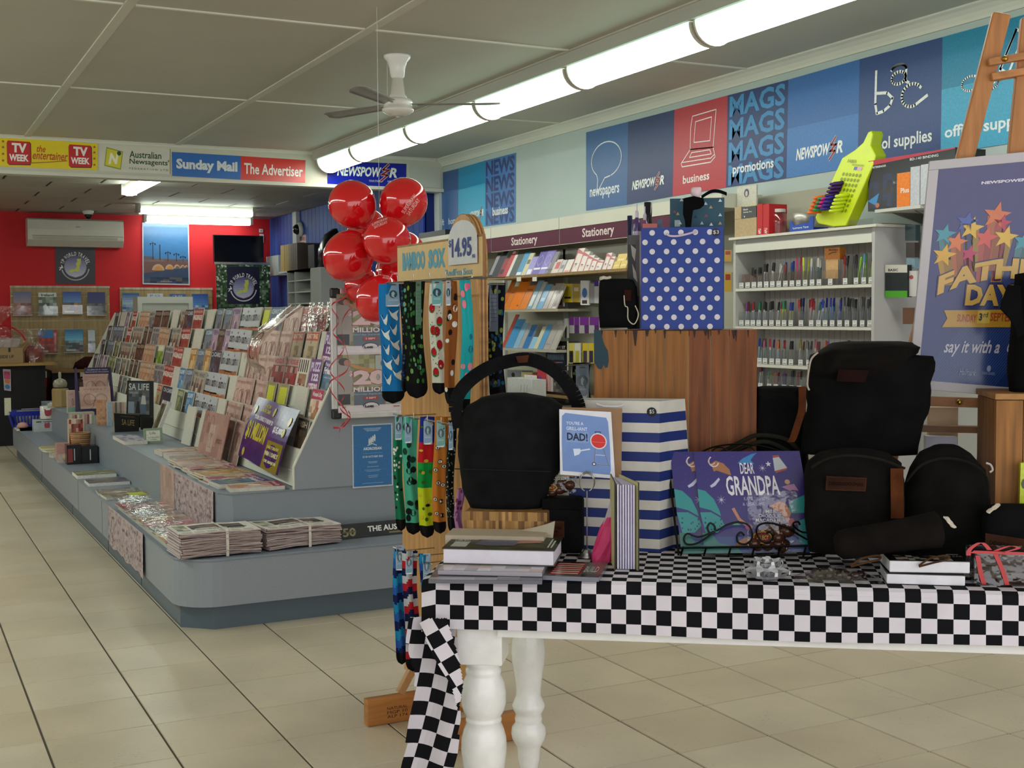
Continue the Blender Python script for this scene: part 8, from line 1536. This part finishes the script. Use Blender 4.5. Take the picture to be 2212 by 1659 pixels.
t = thing('drawstring_pouch', on(1330, 710, b=Bc+.03), 'black roll-top pouch with leather tab and pale cord on the crate\'s left corner', 'bag')
softbag('body', '', '', [(708, 1293, 1372, .9), (660, 1291, 1376, 1), (620, 1292, 1374, 1), (604, 1294, 1366, .8)], Bc+.03, .1, '131315', par=t, wr=.03, p=4)
f = fpx((1348, 626), (1364, 626), (1363, 650), (1349, 650), b=Bc+.026); M().slab(f, .004, '3c1c16').build('leather_tab', 'fabric', t); M().tube(smooth_path([on(x, y, b=Bc+.02) for x, y in ((1348, 638), (1350, 660), (1356, 665), (1357, 690), (1370, 700), (1379, 680), (1372, 660))], 4), .002, 6, 'b8b09c').build('cord', 'cloth', t)
p = on(1304, 603, b=Bc+.05); tag(M().loft([(p+V((-.012+.012*i, 0, .002+.003*(i % 2))), V((.0, .008, 0)), V((0, 0, .006))) for i in range(4)], 8, 2, 'c8beb0').build('cord_knot', 'cloth'), 'little pale cord knot on top of the black roll-top pouch', 'knot')
sock(1240, 785, 1276, 904, 'black and green sock pair with pale blue card hanging left of the crate', '12140f', blobs(['5c7c5c', '8c9c8c', '4c1c20', 'a8a090'], 20, .14, .03), (1244, 788, 1272, 860), '6f8aa4', X=2.27, seed=21, toeh=.01)
M().tube([T(A_[0]-.005, Bc+.0, on(1262, 786, b=Bc).z-TH), T(A_[0]-.09, Bc-.02, on(1240, 790, b=Bc).z-TH)], .002, 6, '8c8c88').build('side_hook', 'metal', bpy.data.objects['timber_crate'])
Bk2 = bfor(1600, 1205); t = thing('wire_book_stand', on(1610, 1205, b=Bk2), 'dark wrought wire book stand with scrolls', 'book stand')
W_ = '262826'
def wire(pts, r=.0028, b=0, k=6, nm='wire'): M().tube(smooth_path([on(x, y, b=Bk2+(bb if len(q_) > 2 else b)) for q_ in pts for x, y, bb in [(q_[0], q_[1], q_[2] if len(q_) > 2 else 0)]], k), r, 7, W_).build(nm, 'metal', t)
wire([(1465, 1184), (1788, 1178)], .0034, -.012, 2, 'ledge_bar'); wire([(1466, 1204), (1786, 1196)], .003, .0, 2, 'ledge_bar')
for x in (1470, 1520, 1573, 1624, 1680, 1735, 1780): wire([(x+6, 1181, -.012), (x, 1202, 0)], .0028, 0, 1, 'ledge_strut')
wire([(1443, 998, .13), (1466, 1200, .0)], .0034, 0, 1, 'upright'); wire([(1741, 995, .13), (1782, 1196, .0)], .0034, 0, 1, 'upright')
wire([(1500, 985, .15), (1540, 966, .15), (1600, 959, .15), (1660, 967, .15), (1715, 985, .15)], .0028, 0, 6, 'top_arch')
for c_, r_ in ((1555, 22), (1615, 22)): wire([(c_-r_, 985, .15), (c_-r_*.6, 971, .15), (c_, 966, .15), (c_+r_*.6, 971, .15), (c_+r_, 985, .15)], .0022, 0, 5, 'arch_scroll')
wire([(1533, 1152), (1528, 1140), (1534, 1130), (1543, 1136), (1548, 1146), (1570, 1134), (1595, 1128), (1618, 1136), (1625, 1160), (1612, 1175), (1595, 1172), (1592, 1158), (1600, 1150), (1608, 1157)], .003, -.014, 6, 'scroll')
wire([(1543, 1148), (1510, 1160), (1485, 1153), (1477, 1165), (1485, 1176), (1510, 1172), (1545, 1148)], .003, -.014, 6, 'scroll')
wire([(1655, 1152), (1664, 1150), (1669, 1160), (1660, 1172), (1645, 1168), (1634, 1150), (1640, 1134), (1665, 1130), (1700, 1140), (1730, 1158), (1760, 1172), (1786, 1170), (1786, 1155), (1765, 1148), (1735, 1150), (1716, 1138), (1714, 1130), (1724, 1127), (1728, 1134)], .003, -.014, 6, 'scroll')
wire([(1486, 1205, 0), (1505, 1208, -.02), (1514, 1222, -.04), (1510, 1240, -.05), (1490, 1244, -.05), (1480, 1232, -.05), (1486, 1224, -.05)], .003, 0, 5, 'foot_scroll'); wire([(1775, 1200, 0), (1748, 1205, -.02), (1738, 1218, -.04), (1740, 1232, -.05)], .003, 0, 5, 'foot_scroll')
def grandpa(m, f):
 LF, LD = '1f8a8c', '1b6c62'
 rn = random.Random(6); m.rect(f, 0, 0, 1, 1, '2c2070', .0006); m.rect(f, 0, 0, 1, .16, '20407c', .0008)
 for i in range(90): m.disc(f, rn.random(), rn.uniform(.2, 1), .0018, .002, '8c86b8', .001, 4)
 m.text(f, 'DEAR', .42, .775, .55, .885, 'd8d4dc', .0016, .015); m.text(f, 'GRANDPA', .27, .56, .76, .755, 'dcd8de', .0016, .02); m.text(f, 'KATE SIMPSON', .42, .51, .65, .545, '9ca0c8', .0014); m.text(f, '& LISA SIMS', .4, .46, .6, .49, '9ca0c8', .0014)
 m.poly(f, [(.14, .87), (.2, .91), (.27, .88), (.32, .82), (.33, .76), (.3, .77), (.25, .79), (.2, .81), (.17, .8), (.16, .85)], '9c6840', .0014)
 m.arc(f, .18, .9, .045, .05, 120, 340, .012, 'd8ccc8', .002); m.arc(f, .16, .9, .03, .03, 120, 340, .008, 'd8ccc8', .002)
 m.poly(f, [(.4, .88), (.46, .93), (.54, .97), (.6, .985), (.56, .95), (.53, .91), (.56, .87), (.5, .88)], '2c7cb8', .0014)
 m.poly(f, [(.74, .93), (.8, .94), (.86, .83), (.74, .8)], 'b0b4bc', .0014); m.poly(f, [(.74, .93), (.74, .955), (.8, .96), (.8, .94)], '9c4038', .0016); m.poly(f, [(.74, .8), (.86, .83), (.85, .81), (.75, .78)], '9c4038', .0016); m.star(f, .69, .87, .03, 'c8c8d0'); m.star(f, .63, .83, .045, 'b8b4d0', n=8, inner=.15); m.star(f, .21, .52, .05, 'b8b4d0', n=8, inner=.15)
 m.poly(f, [(.12, .66), (.16, .69), (.21, .74), (.22, .72), (.17, .66), (.13, .64)], 'b8b8d4', .0014); m.poly(f, [(.78, .64), (.84, .66), (.9, .67), (.93, .6), (.88, .61), (.85, .6)], 'a8749c', .0014); m.disc(f, .84, .69, .025, .025, 'c09070', .0016, 10)
 m.poly(f, [(0, .63), (.07, .61), (.14, .53), (.18, .42), (.19, .36), (.1, .42), (.0, .45)], LF, .0014)
 m.poly(f, [(.0, .4), (.1, .4), (.19, .34), (.21, .27), (.14, .2), (.03, .2)], LF, .0016)
 for i in range(16): m.disc(f, .03+.16*rn.random(), .22+.15*rn.random(), .006, .009, '0f2c4c', .002, 6)
 m.poly(f, [(0, .2), (.08, .2), (.14, .1), (.3, .06), (.34, 0), (0, 0)], LD, .0018); m.poly(f, [(.98, .56), (.84, .5), (.8, .38), (.86, .38), (.98, .38)], LF, .0014); m.poly(f, [(.98, .34), (.88, .3), (.86, .1), (.98, 0)], LF, .0014)
 m.line(f, [(.31, .43), (.35, .33), (.42, .26)], .03, 'b87c60', .002); m.disc(f, .43, .25, .035, .03, 'a85c84', .0024, 8); m.poly(f, [(.28, .27), (.32, .3), (.36, .27)], '3c9c74', .002)
 m.poly(f, [(.64, .45), (.74, .5), (.8, .47), (.83, .38), (.79, .3), (.74, .38)], 'c07c54', .0014); m.poly(f, [(.78, .27), (.86, .27), (.84, .33), (.78, .33)], 'b8505c', .0016); m.poly(f, [(.3, .05), (.44, .06), (.46, .13), (.38, .15), (.3, .1)], '9c6430', .002)
for nm, l0, r0, lb, rb, db in (('rear', 1447, 1706, 1472, 1712, .012), ('front', 1498, 1727, 1522, 1764, .0)):
 B1_, B2_ = Bk2+.012+db, Bk2+.10+db; p0, p1 = on(lb, 1196, b=B1_), on(rb, 1192, b=B1_); p2, p3 = on(r0, 974, b=B2_), on(l0, 976, b=B2_); f = Fr(p0, p1, p2, p3)
 m = M().slab(f, .005, '2c2070', 'b8b4c0'); grandpa(m, f); tag(m.build('picture_book', 'glossy'), f'indigo picture book about a grandpa with jungle leaves, {"behind, showing its left strip" if nm == "rear" else "in front on the wire stand"}', 'book')
choc('chocolate_bag', 'clear bag of dark chocolates leaning on the wire stand over the picture book', 1615, 1063, 1722, 1200, Bk2-.006, on(1660, 1200, b=Bk2).z, 22, dep=.05)
cb = on(1656, 1250, z=ZT); cb.z = ZT; t = thing('gift_bow', cb, 'shiny silver star-shaped gift bow on the checked cloth', 'bow')
rn = random.Random(8)
for ring, (n, L, el) in enumerate(((9, .074, 12), (7, .06, 38), (5, .042, 64))):
 for i in range(n):
  a = 2*PI*i/n+ring*.4; d = (HR*math.cos(a)+HF*math.sin(a)); e = math.radians(el); d3 = d*math.cos(e)+V((0, 0, math.sin(e))); s_ = d.cross(V((0, 0, 1))); up_ = d3.cross(s_)*-1
  m = M(); pth = [(0, 0), (.5, .30), (1, .12), (.95, -.02), (.5, -.12), (.02, 0)]; wv_ = [.008, .021, .004, .005, .018, .008]
  P = [V((cb.x, cb.y, ZT+.006+.006*ring))+d3*L*x+up_*L*z for x, z in pth]; vs = []
  for p, w_ in zip(P, wv_): vs += [p-s_*w_, p+s_*w_]
  m.add(vs, [(2*j, 2*j+1, 2*j+3, 2*j+2) for j in range(5)], 'c8c8cc'); m.build('bow_loop', 'glossy', t)
choc_l = bfor(1815, 1262); c = on(1815, 1258, z=ZT); c.z = ZT
t = thing('chocolate_bag', c, 'clear bag of dark chocolates lying flat at the table edge', 'sweets'); rn = random.Random(12)
for i in range(20): M().ball(c+TT*rn.uniform(-.07, .06)+TN*rn.uniform(-.0, .05)+V((0, 0, .014+.006*(i % 2))), (.014, .013, .011), '2c1c18', 9, 6).build('chocolate_nut', 'glossy', t, smooth=True)
M().sheet(lambda u, v: c+TT*(-.12+.23*u)+TN*(-.025+.1*v)+V((0, 0, .004+.034*math.sin(PI*u)*math.sin(PI*v)+.002*math.sin(u*30+v*17))), 20, 10, 'f4f4f4').build('clear_bag', 'film', t, smooth=True)
DK, BR_ = '121110', '5c3018'
t = thing('backpack', on(1880, 975, b=.46), 'tall black canvas backpack with a wide flap and pale drawcord', 'backpack')
softbag('body', '', '', [(985, 1735, 1990, 1), (930, 1742, 2005, 1), (880, 1748, 2018, 1), (830, 1750, 2024, 1), (790, 1752, 2032, .95), (772, 1760, 2030, .8)], .42, .2, '0f0f10', par=t, wr=.05, p=3)
softbag('flap', '', '', [(856, 1790, 1900, .35), (835, 1764, 1945, .6), (800, 1752, 1968, 1), (770, 1758, 1990, 1), (752, 1790, 2000, .9), (742, 1808, 1985, .6)], .40, .23, '171310', par=t, wr=.06, p=2.6, seed=4)
f = fpx((1812, 798), (1878, 800), (1868, 826), (1808, 824), b=.39); M().slab(f, .02, '24100d').build('leather_label', 'fabric', t); M().tube(smooth_path([on(x, y, b=.395) for x, y in ((1767, 761), (1753, 775), (1747, 800), (1744, 830), (1748, 843))], 5), .003, 6, 'a89c90').build('drawcord', 'cloth', t)
m = M(); rib(m, smooth_path([on(x, y, b=.44) for x, y in ((1733, 835), (1733, 880), (1727, 905), (1714, 945), (1708, 955))], 4), HR, .022, BR_, .003); m.build('leather_strap', 'fabric', t)
t = thing('tote_bag', on(1690, 960, b=.56), 'black tote bag slumped between the crate and the backpack', 'bag'); softbag('body', '', '', [(1060, 1600, 1760, 1), (980, 1632, 1750, 1), (900, 1634, 1745, .9), (860, 1634, 1742, .8), (840, 1634, 1738, .6)], .57, .16, '121213', par=t, wr=.1, p=3, seed=7)
t = thing('camera_bag', on(1845, 1180, b=.22), 'dark brown canvas satchel with stamped leather label and tan strap', 'bag')
softbag('body', '', '', [(1200, 1752, 1955, 1), (1120, 1742, 1960, 1), (1040, 1742, 1962, 1), (1005, 1750, 1955, .9), (985, 1775, 1930, .6), (978, 1800, 1900, .4)], .22, .16, '161412', par=t, wr=.04, p=3.2, seed=9)
f = fpx((1785, 1028), (1873, 1032), (1870, 1062), (1783, 1059), b=.215); m = M().slab(f, .006, '40261a'); m.text(f, 'DIDGERIDOONAS', .08, .38, .92, .62, '1c100a', .001, .01); m.line(f, [(.02, .06), (.98, .06), (.98, .94), (.02, .94)], .03, '5c3c28', .0008, closed=True); m.build('leather_label', 'fabric', t)
m = M(); rib(m, [on(x, y, b=.205) for x, y in ((1938, 1012), (1938, 1040), (1939, 1120))], HR, .036, '66381c', .004); m.build('leather_strap', 'fabric', t)
for nm, pts in (('piping', ((1752, 1010), (1790, 990), (1840, 984), (1900, 992), (1955, 1012))),): M().tube(smooth_path([on(x, y, b=.21) for x, y in pts], 5), .004, 6, '24221c').build(nm, 'fabric', t)
t = thing('round_bag', on(2050, 1180, b=.25), 'round-shouldered dark canvas bag to the right of the satchel', 'bag')
softbag('body', '', '', [(1230, 1960, 2150, 1), (1150, 1958, 2155, 1), (1080, 1960, 2152, 1), (1020, 1975, 2140, .9), (985, 2000, 2110, .8), (970, 2030, 2085, .5)], .27, .17, '151412', par=t, wr=.04, p=2.6, seed=10); M().tube(smooth_path([on(x, y, b=.262) for x, y in ((1958, 1040), (1990, 1005), (2040, 990), (2095, 1000), (2130, 1030), (2135, 1080))], 5), .004, 6, '211f1a').build('piping', 'fabric', t)
M().tube(smooth_path([on(x, y, b=.25) for x, y in ((2130, 1000), (2140, 1004), (2144, 1015), (2138, 1020))], 4), .003, 6, 'b8b0a8').build('cord_end', 'cloth', t)
m = M(); t = thing('duffel_handle', on(1560, 975, b=.5), 'looped dark olive bag handle arching behind the picture books', 'strap')
for pts in (((1520, 1000), (1600, 955), (1640, 940), (1700, 950), (1735, 985)), ((1530, 1005), (1610, 965), (1660, 955), (1720, 985))): M().tube(smooth_path([on(x, y, b=.55) for x, y in pts], 5), .007, 8, '2a2920').build('strap_loop', 'fabric', t)
t = thing('rolled_case', on(1915, 1200, b=.08), 'rolled brown-black canvas case with tan loops lying before the satchel', 'case')
a, b = on(1812, 1178, b=.10), on(2032, 1142, b=.12); ax = (b-a); m = M(); rr = .042; pr = [(rr*.6, -.01), (rr*.95, .005), (rr, .1*ax.length), (rr*1.02, .5*ax.length), (rr*1.12, .8*ax.length), (rr*1.2, .97*ax.length), (rr*.9, ax.length)]
M().lathe(pr, 24, '1a1512', a, ax).build('roll', 'fabric', t, smooth=True)
for x in (1838, 1985): M().tube(smooth_path([on(x+dx, y, b=.03) for dx, y in ((0, 1222), (25, 1206), (60, 1200), (62, 1208), (30, 1216), (0, 1224))], 4), .0028, 6, '5c3f28').build('tan_loop', 'fabric', t)
tag(M().loft([(on(2044+4*i, 1118+5*i, b=.06), HR*(.008-.002*(i % 2)), V((0, 0, .003))+HF*.005) for i in range(5)], 8, 2, 'c4b8a8', .3).build('cord_knot', 'cloth'), 'pale knotted cord end hanging at the mouth of the rolled case', 'knot')
t = thing('zip_pouch', on(2175, 1175, b=.16), 'black pouch with tan leather label partly cut by the right edge', 'bag')
softbag('body', '', '', [(1180, 2135, 2290, 1), (1130, 2132, 2290, 1), (1104, 2140, 2290, .8), (1098, 2150, 2290, .5)], .18, .1, '111213', par=t, p=4, wr=.03, seed=12); f = fpx((2129, 1152), (2222, 1166), (2222, 1206), (2128, 1188), b=.172); m = M().slab(f, .006, '4c3020'); m.text(f, 'DIDGERIDOONAS', .1, .4, .95, .62, '20120c', .001); m.build('leather_label', 'fabric', t)
tag(M().loft([(on(2136+5*i, 1106-4*i, b=.17), HR*.007, V((0, 0, .003))+HF*.005) for i in range(5)], 8, 2, 'c4b8a8', .3).build('cord_knot', 'cloth'), 'second pale cord knot lying on top of the right-hand pouch', 'knot')
zA = ZT
for i, (l, r, yt, yb_, lab) in enumerate(((1915, 2084, 1260, 1286, 'lower white-paged paperback at the front right of the table'), (1921, 2096, 1231, 1263, 'upper white-paged paperback with a photograph cover, front right'))):
 Bb = .035+.004*i; p, q = on(l, yb_-3, b=Bb), on(r, yb_+3, b=Bb); hh = .030 if i == 0 else .034; p.z = q.z = zA; w_ = (q-p).length; t = thing('paperback', (p+q)/2, lab, 'book'); yw = .03 if i else -.02; ux = (TT+TN*yw).normalized(); uy = (TN-TT*yw).normalized()
 M().hexa([p+ux*x+uy*y+V((0, 0, z)) for z in (.0015, hh-.0015) for x, y in ((0, 0), (w_, 0), (w_, .145), (0, .145))], 'd8d6dc').build('pages', 'paper', t, bevel=.003)
 for z in (0, hh-.001): f = Fr(p+V((0, 0, z+.001)), p+ux*w_+V((0, 0, z+.001)), p+ux*w_+uy*.147+V((0, 0, z+.001)), p+uy*.147+V((0, 0, z+.001))); m = M().slab(f, .001, '101012'); (m.blotch(f, 9, 5, ['3c2c20', '241810', '6c5444', '15110e', 'a8a098'], .1, .02, .8, .5), m.rect(f, .8, .6, .95, .64, 'c0c0c0', .001), m.text(f, 'THE BAR', .7, .4, .98, .5, 'a8a8a8', .001)) if z and i else None; m.build('cover', 'glossy', t)
 zA += hh+.001
Bx = .05; t = thing('ribboned_gift', on(2160, 1262, b=Bx), 'clear box of chocolate slices tied with a red ribbon at the right edge', 'gift'); p, q = on(2107, 1262, b=Bx), on(2290, 1266, b=Bx); p.z = q.z = ZT; w_ = (q-p).length; hh = on(2160, 1194, b=Bx).z-ZT
for i in range(5):
 z = ZT+.004+i*(hh-.006)/5; M().loft([(p+TT*w_*.5+TN*.05+V((0, 0, z-ZT+.001)), TT*w_*.46, TN*.045), (p+TT*w_*.5+TN*.05+V((0, 0, z-ZT+hh/5-.004)), TT*w_*.48, TN*.048)], 20, 5, '2c180f', .04, i).build('chocolate_slice', 'glossy', t)
M().hexa([p+TT*x+TN*y+V((0, 0, z)) for z in (.001, hh) for x, y in ((-.004, -.004), (w_, -.004), (w_, .11), (-.004, .11))], 'f0f0f0').build('clear_box', 'film', t)
for pts in (((2150, 1196), (2165, 1230), (2176, 1264)), ((2112, 1200), (2118, 1235), (2126, 1262)), ((2100, 1192), (2150, 1194), (2215, 1196)), ((2150, 1190), (2180, 1180), (2200, 1184), (2165, 1194)), ((2138, 1188), (2120, 1172), (2096, 1186), (2092, 1200))):
 m = M(); rib(m, smooth_path([on(x, y, b=Bx-.008) for x, y in pts], 5), TT*.8+V((0, 0, .6)) if pts[0][1] == 1192 else TT, .012, 'b0181c', .001); m.build('ribbon', 'glossy', t)
BE = .68; t = thing('easel', T(afor(2080, BE), BE, .003), 'tall pine easel with splayed legs, brass knobs and a ledge carrying the framed poster', 'easel'); PN = 'b67c4a'
a, b = on(2163, 30, b=BE+.02), on(2083, 345, b=BE+.02); d = b-a; bt = a+d*((a.z-TH-.004)/(a.z-b.z))
M().bar(a, bt, .054, .034, PN, up=TN).build('leg', 'wood', t, bevel=.006)
a2, b2 = on(2228, 34, b=BE+.02), on(2202, 345, b=BE-.02); c_ = on(2222, 40, b=BE+.02); d = on(2192, 345, b=BE+.02)-c_; M().bar(c_, c_+d*((c_.z-TH-.004)/-d.z), .046, .034, PN, up=TN).build('leg', 'wood', t, bevel=.004)
for (x0_, y0_, x1_, y1_, w_, bb) in ((2135, 135, 2290, 108, .026, -.02), (2140, 168, 2290, 142, .044, 0.0)): M().bar(on(x0_, y0_, b=BE+bb), on(x1_, y1_, b=BE+bb), .022, w_, PN, up=TN).build('cross_bar', 'woodh', t, bevel=.002)
for x, y, bb in ((2171, 127, -.035), (2073, 869, -.03)): M().ball(on(x, y, b=BE+bb), .0095, 'b08c3c', 14, 8).build('brass_knob', 'metal', t, smooth=True)
M().bar(on(1990, 866, b=BE), on(2300, 876, b=BE), .03, .028, '8a5c34', up=TN).build('ledge', 'woodh', t); M().bar(on(1990, 925, b=BE), on(2300, 932, b=BE), .02, .045, '6c4828', up=TN).build('lower_bar', 'woodh', t)
fo = Fr(on(1962, 838, b=BE-.03), on(2330, 872, b=BE-.03), on(2420, 308, b=BE-.03), on(2008, 348, b=BE-.03)); t = thing('framed_poster', fo(.5, 0), 'white framed Father\'s Day poster with coloured stars standing on the easel', 'poster')
fw, fh = .075, .04
for a, b, c, d in ((0, 0, 1, fh), (0, 1-fh, 1, 1), (0, fh, fw*.72, 1-fh), (1-fw*.72, fh, 1, 1-fh)): M().slab(fo, .018, 'bdb9bd', None, a, b, c, d).build('frame_rail', 'paint', t, bevel=.002)
u0, v0_, u1, v1_ = fw*.72, fh, 1-fw*.72, 1-fh; f = Fr(fo(u0, v0_, -.004), fo(u1, v0_, -.004), fo(u1, v1_, -.004), fo(u0, v1_, -.004)); m = M().slab(f, .006, '2a3f74')
for i in range(14): m.rect(f, 0, i/14, 1, (i+1)/14, mixc('1f3570', '3d3a6c', i/13), .0006)
for i in range(90):
 a = -.5+i/60; m.poly(f, [p_ for p_ in [(max(0, a), max(0, -a)*1.0), (max(0, a)+.004, max(0, -a)*1.0)]]+[(min(1, a+.5)+.004 if a+.5 < 1 else 1, .5+ (0 if a+.5 < 1 else (1-a-.5))), (min(1, a+.5), .5)], '3c5c94', .001) if 0 <= a <= .5 else None
SP = lambda x, y: ((x-(2019-(y-357)*.092))/405, (832+(x-1975)*.085-y)/(475+(x-2000)*.183))
def PT(s_, x0, y0, x1, y1, c, l, b=.0, sh=0., wp=None):   # lettering between two picture corners
 (a, q), (c2, d) = SP(x0, y1), SP(x1, y0); m.text(f, s_, a, q, c2, d, c, l, b, sh, warp=wp)
def star3(x, y, r, c, dx, dy):
 u, v = SP(x, y); e = mixc(c, '4c3c2c', .45); m.poly(f, [(u-r*.9, v), (u+r*.9, v), (u+dx+r*.7, v-dy), (u+dx-r*.6, v-dy)], e, .0018); m.poly(f, [(u, v-r*.6), (u+r*.9, v), (u+dx+r*.7, v-dy), (u+dx, v-dy)], mixc(c, '2c2420', .6), .0022); m.star(f, u, v, r*1.05, c, .003, a=80);
for a in ((2165, 460, .075, 'c86a3c', 0, .25), (2092, 476, .06, '3c549c', .02, .14), (2180, 478, .05, 'b0304c', .0, .26), (2037, 504, .06, '3c8c9c', .02, .12), (2104, 490, .065, 'd0a83c', .03, .2), (2140, 512, .065, 'c85048', .0, .2), (2190, 510, .065, 'd0a83c', -.03, .2), (2067, 522, .06, 'd0703c', .03, .16), (2036, 552, .066, 'd0a030', .04, .14), (2100, 548, .05, 'b0285c', .02, .1), (2235, 520, .06, '3c8c9c', -.03, .15)): star3(*a[:2], a[2]*.8, *a[3:])
for d_, c, l in ((.012, '2c2450', .004), (0, 'caa04a', .0052)):
 e = d_*300; PT('FATHER\'S', 2022-e, 572-e, 2372+e, 622+e, c, l, .05, 0., lambda u, v: (u, v-.42*(u-.5)**2+.035)); PT('DAY', 2092-e, 618-e, 2220+e, 665+e, c, l, .05)
m.poly(f, [SP(2035, 714), SP(2330, 716), SP(2310, 698), SP(2335, 674), SP(2039, 676), SP(2048, 694)], 'b88c2c', .004); PT('SUNDAY', 2073, 686, 2124, 702, 'a04030', .0048, .02); m.poly(f, [SP(2124, 706), SP(2157, 706), SP(2159, 677), SP(2127, 677)], 'c8a83c', .0048); PT('3', 2129, 683, 2139, 700, '20201c', .0056, .04); PT('rd', 2141, 681, 2153, 692, '20201c', .0056, .01); PT('SEPTEMBER', 2158, 684, 2250, 701, 'a04030', .0048, .02); PT('NEWSPOWER', 2125, 374, 2235, 390, 'd4d0dc', .002, .04)
PT('say it with a', 2040, 748, 2188, 778, 'b8b4c4', .004, .02, .3, lambda u, v: (u, v+.03*(u-.3))); PT('card', 2205, 744, 2250, 772, 'b8b4c4', .004, .02, .3); PT('Hallmark', 2083, 811, 2128, 822, '9098b8', .004, .01, .3); PT('JOHN SANDS', 2142, 818, 2178, 824, '9098b8', .004); m.disc(f, *SP(2161, 809), .014, .015, '9098b8', .004, 8)
m.build('poster_sheet', 'gpaint', t)
BR2 = .38; t = thing('timber_crate', T(afor(2200, BR2), BR2, 0), 'narrow honey-coloured timber crate cut by the right edge', 'crate'); zt2 = on(2180, 850, b=BR2).z; aa, ab = afor(2150, BR2, 1.1), afor(2330, BR2, 1.1)
for i in range(3): a, b = lerp(aa, ab, i/3)+.001, lerp(aa, ab, (i+1)/3)-.001; M().hexa([T(x, y, z) for z in (.003, zt2-TH-.02) for x, y in ((a, BR2), (b, BR2), (b, BR2+.015), (a, BR2+.015))], ['9a6834', 'a4703a', '946230'][i]).build('board', 'oldwood', t, bevel=.001)
M().hexa([T(x, y, z) for z in (zt2-TH-.018, zt2-TH) for x, y in ((aa-.004, BR2-.006), (ab, BR2-.006), (ab, BR2+.25), (aa-.004, BR2+.25))], 'a4743e').build('lid', 'woodh', t, bevel=.002); M().hexa([T(x, y, z) for z in (.003, zt2-TH-.02) for x, y in ((aa, BR2+.016), (aa+.015, BR2+.016), (aa+.015, BR2+.24), (aa, BR2+.24))], '8a5a2c').build('side_board', 'oldwood', t)
t = thing('hanging_bag', on(2200, 850, b=.36), 'black bag with folded strap standing on the right-hand crate at the edge', 'bag')
softbag('body', '', '', [(850, 2192, 2330, .8), (800, 2190, 2330, 1), (720, 2196, 2330, 1), (640, 2202, 2330, 1), (590, 2206, 2330, .8)], .42, .12, '0c0c0d', par=t, p=3.5, wr=.04, seed=14)
M().prism([on(x, y, b=.38) for x, y in ((2180, 615), (2205, 618), (2212, 720), (2200, 730), (2185, 690), (2164, 668), (2166, 652))], TN*.02, '0c0c0d').build('folded_strap', 'fabric', t)
f = fpx((2205, 1000), (2290, 1000), (2290, 1102), (2202, 1100), b=.34); tag(M().slab(f, .02, 'b8c41c').disc(f, .12, .55, .1, .12, '3c4414', .001, 8).build('highlighter_pack', 'print'), 'acid yellow-green carton just showing at the right edge', 'carton')
for nm, q4, c, lab in (('paper_ream', ((2008, 880), (2070, 880), (2070, 912), (2006, 912)), 'b8a07c', 'tan board seen between the easel ledge and its lower bar'), ('paper_ream', ((2000, 942), (2068, 944), (2068, 1000), (1998, 1000)), 'b4b4c0', 'white paper ream seen beneath the lower bar of the easel')):
 g = fpx(*q4, b=.73 if c == 'b4b4c0' else .785); g = Fr(V((g.c[0].x, g.c[0].y, ZT)), V((g.c[1].x, g.c[1].y, ZT)), g.c[2], g.c[3]); tag(M().slab(g, .04, c).build(nm, 'paper'), lab, 'papers')
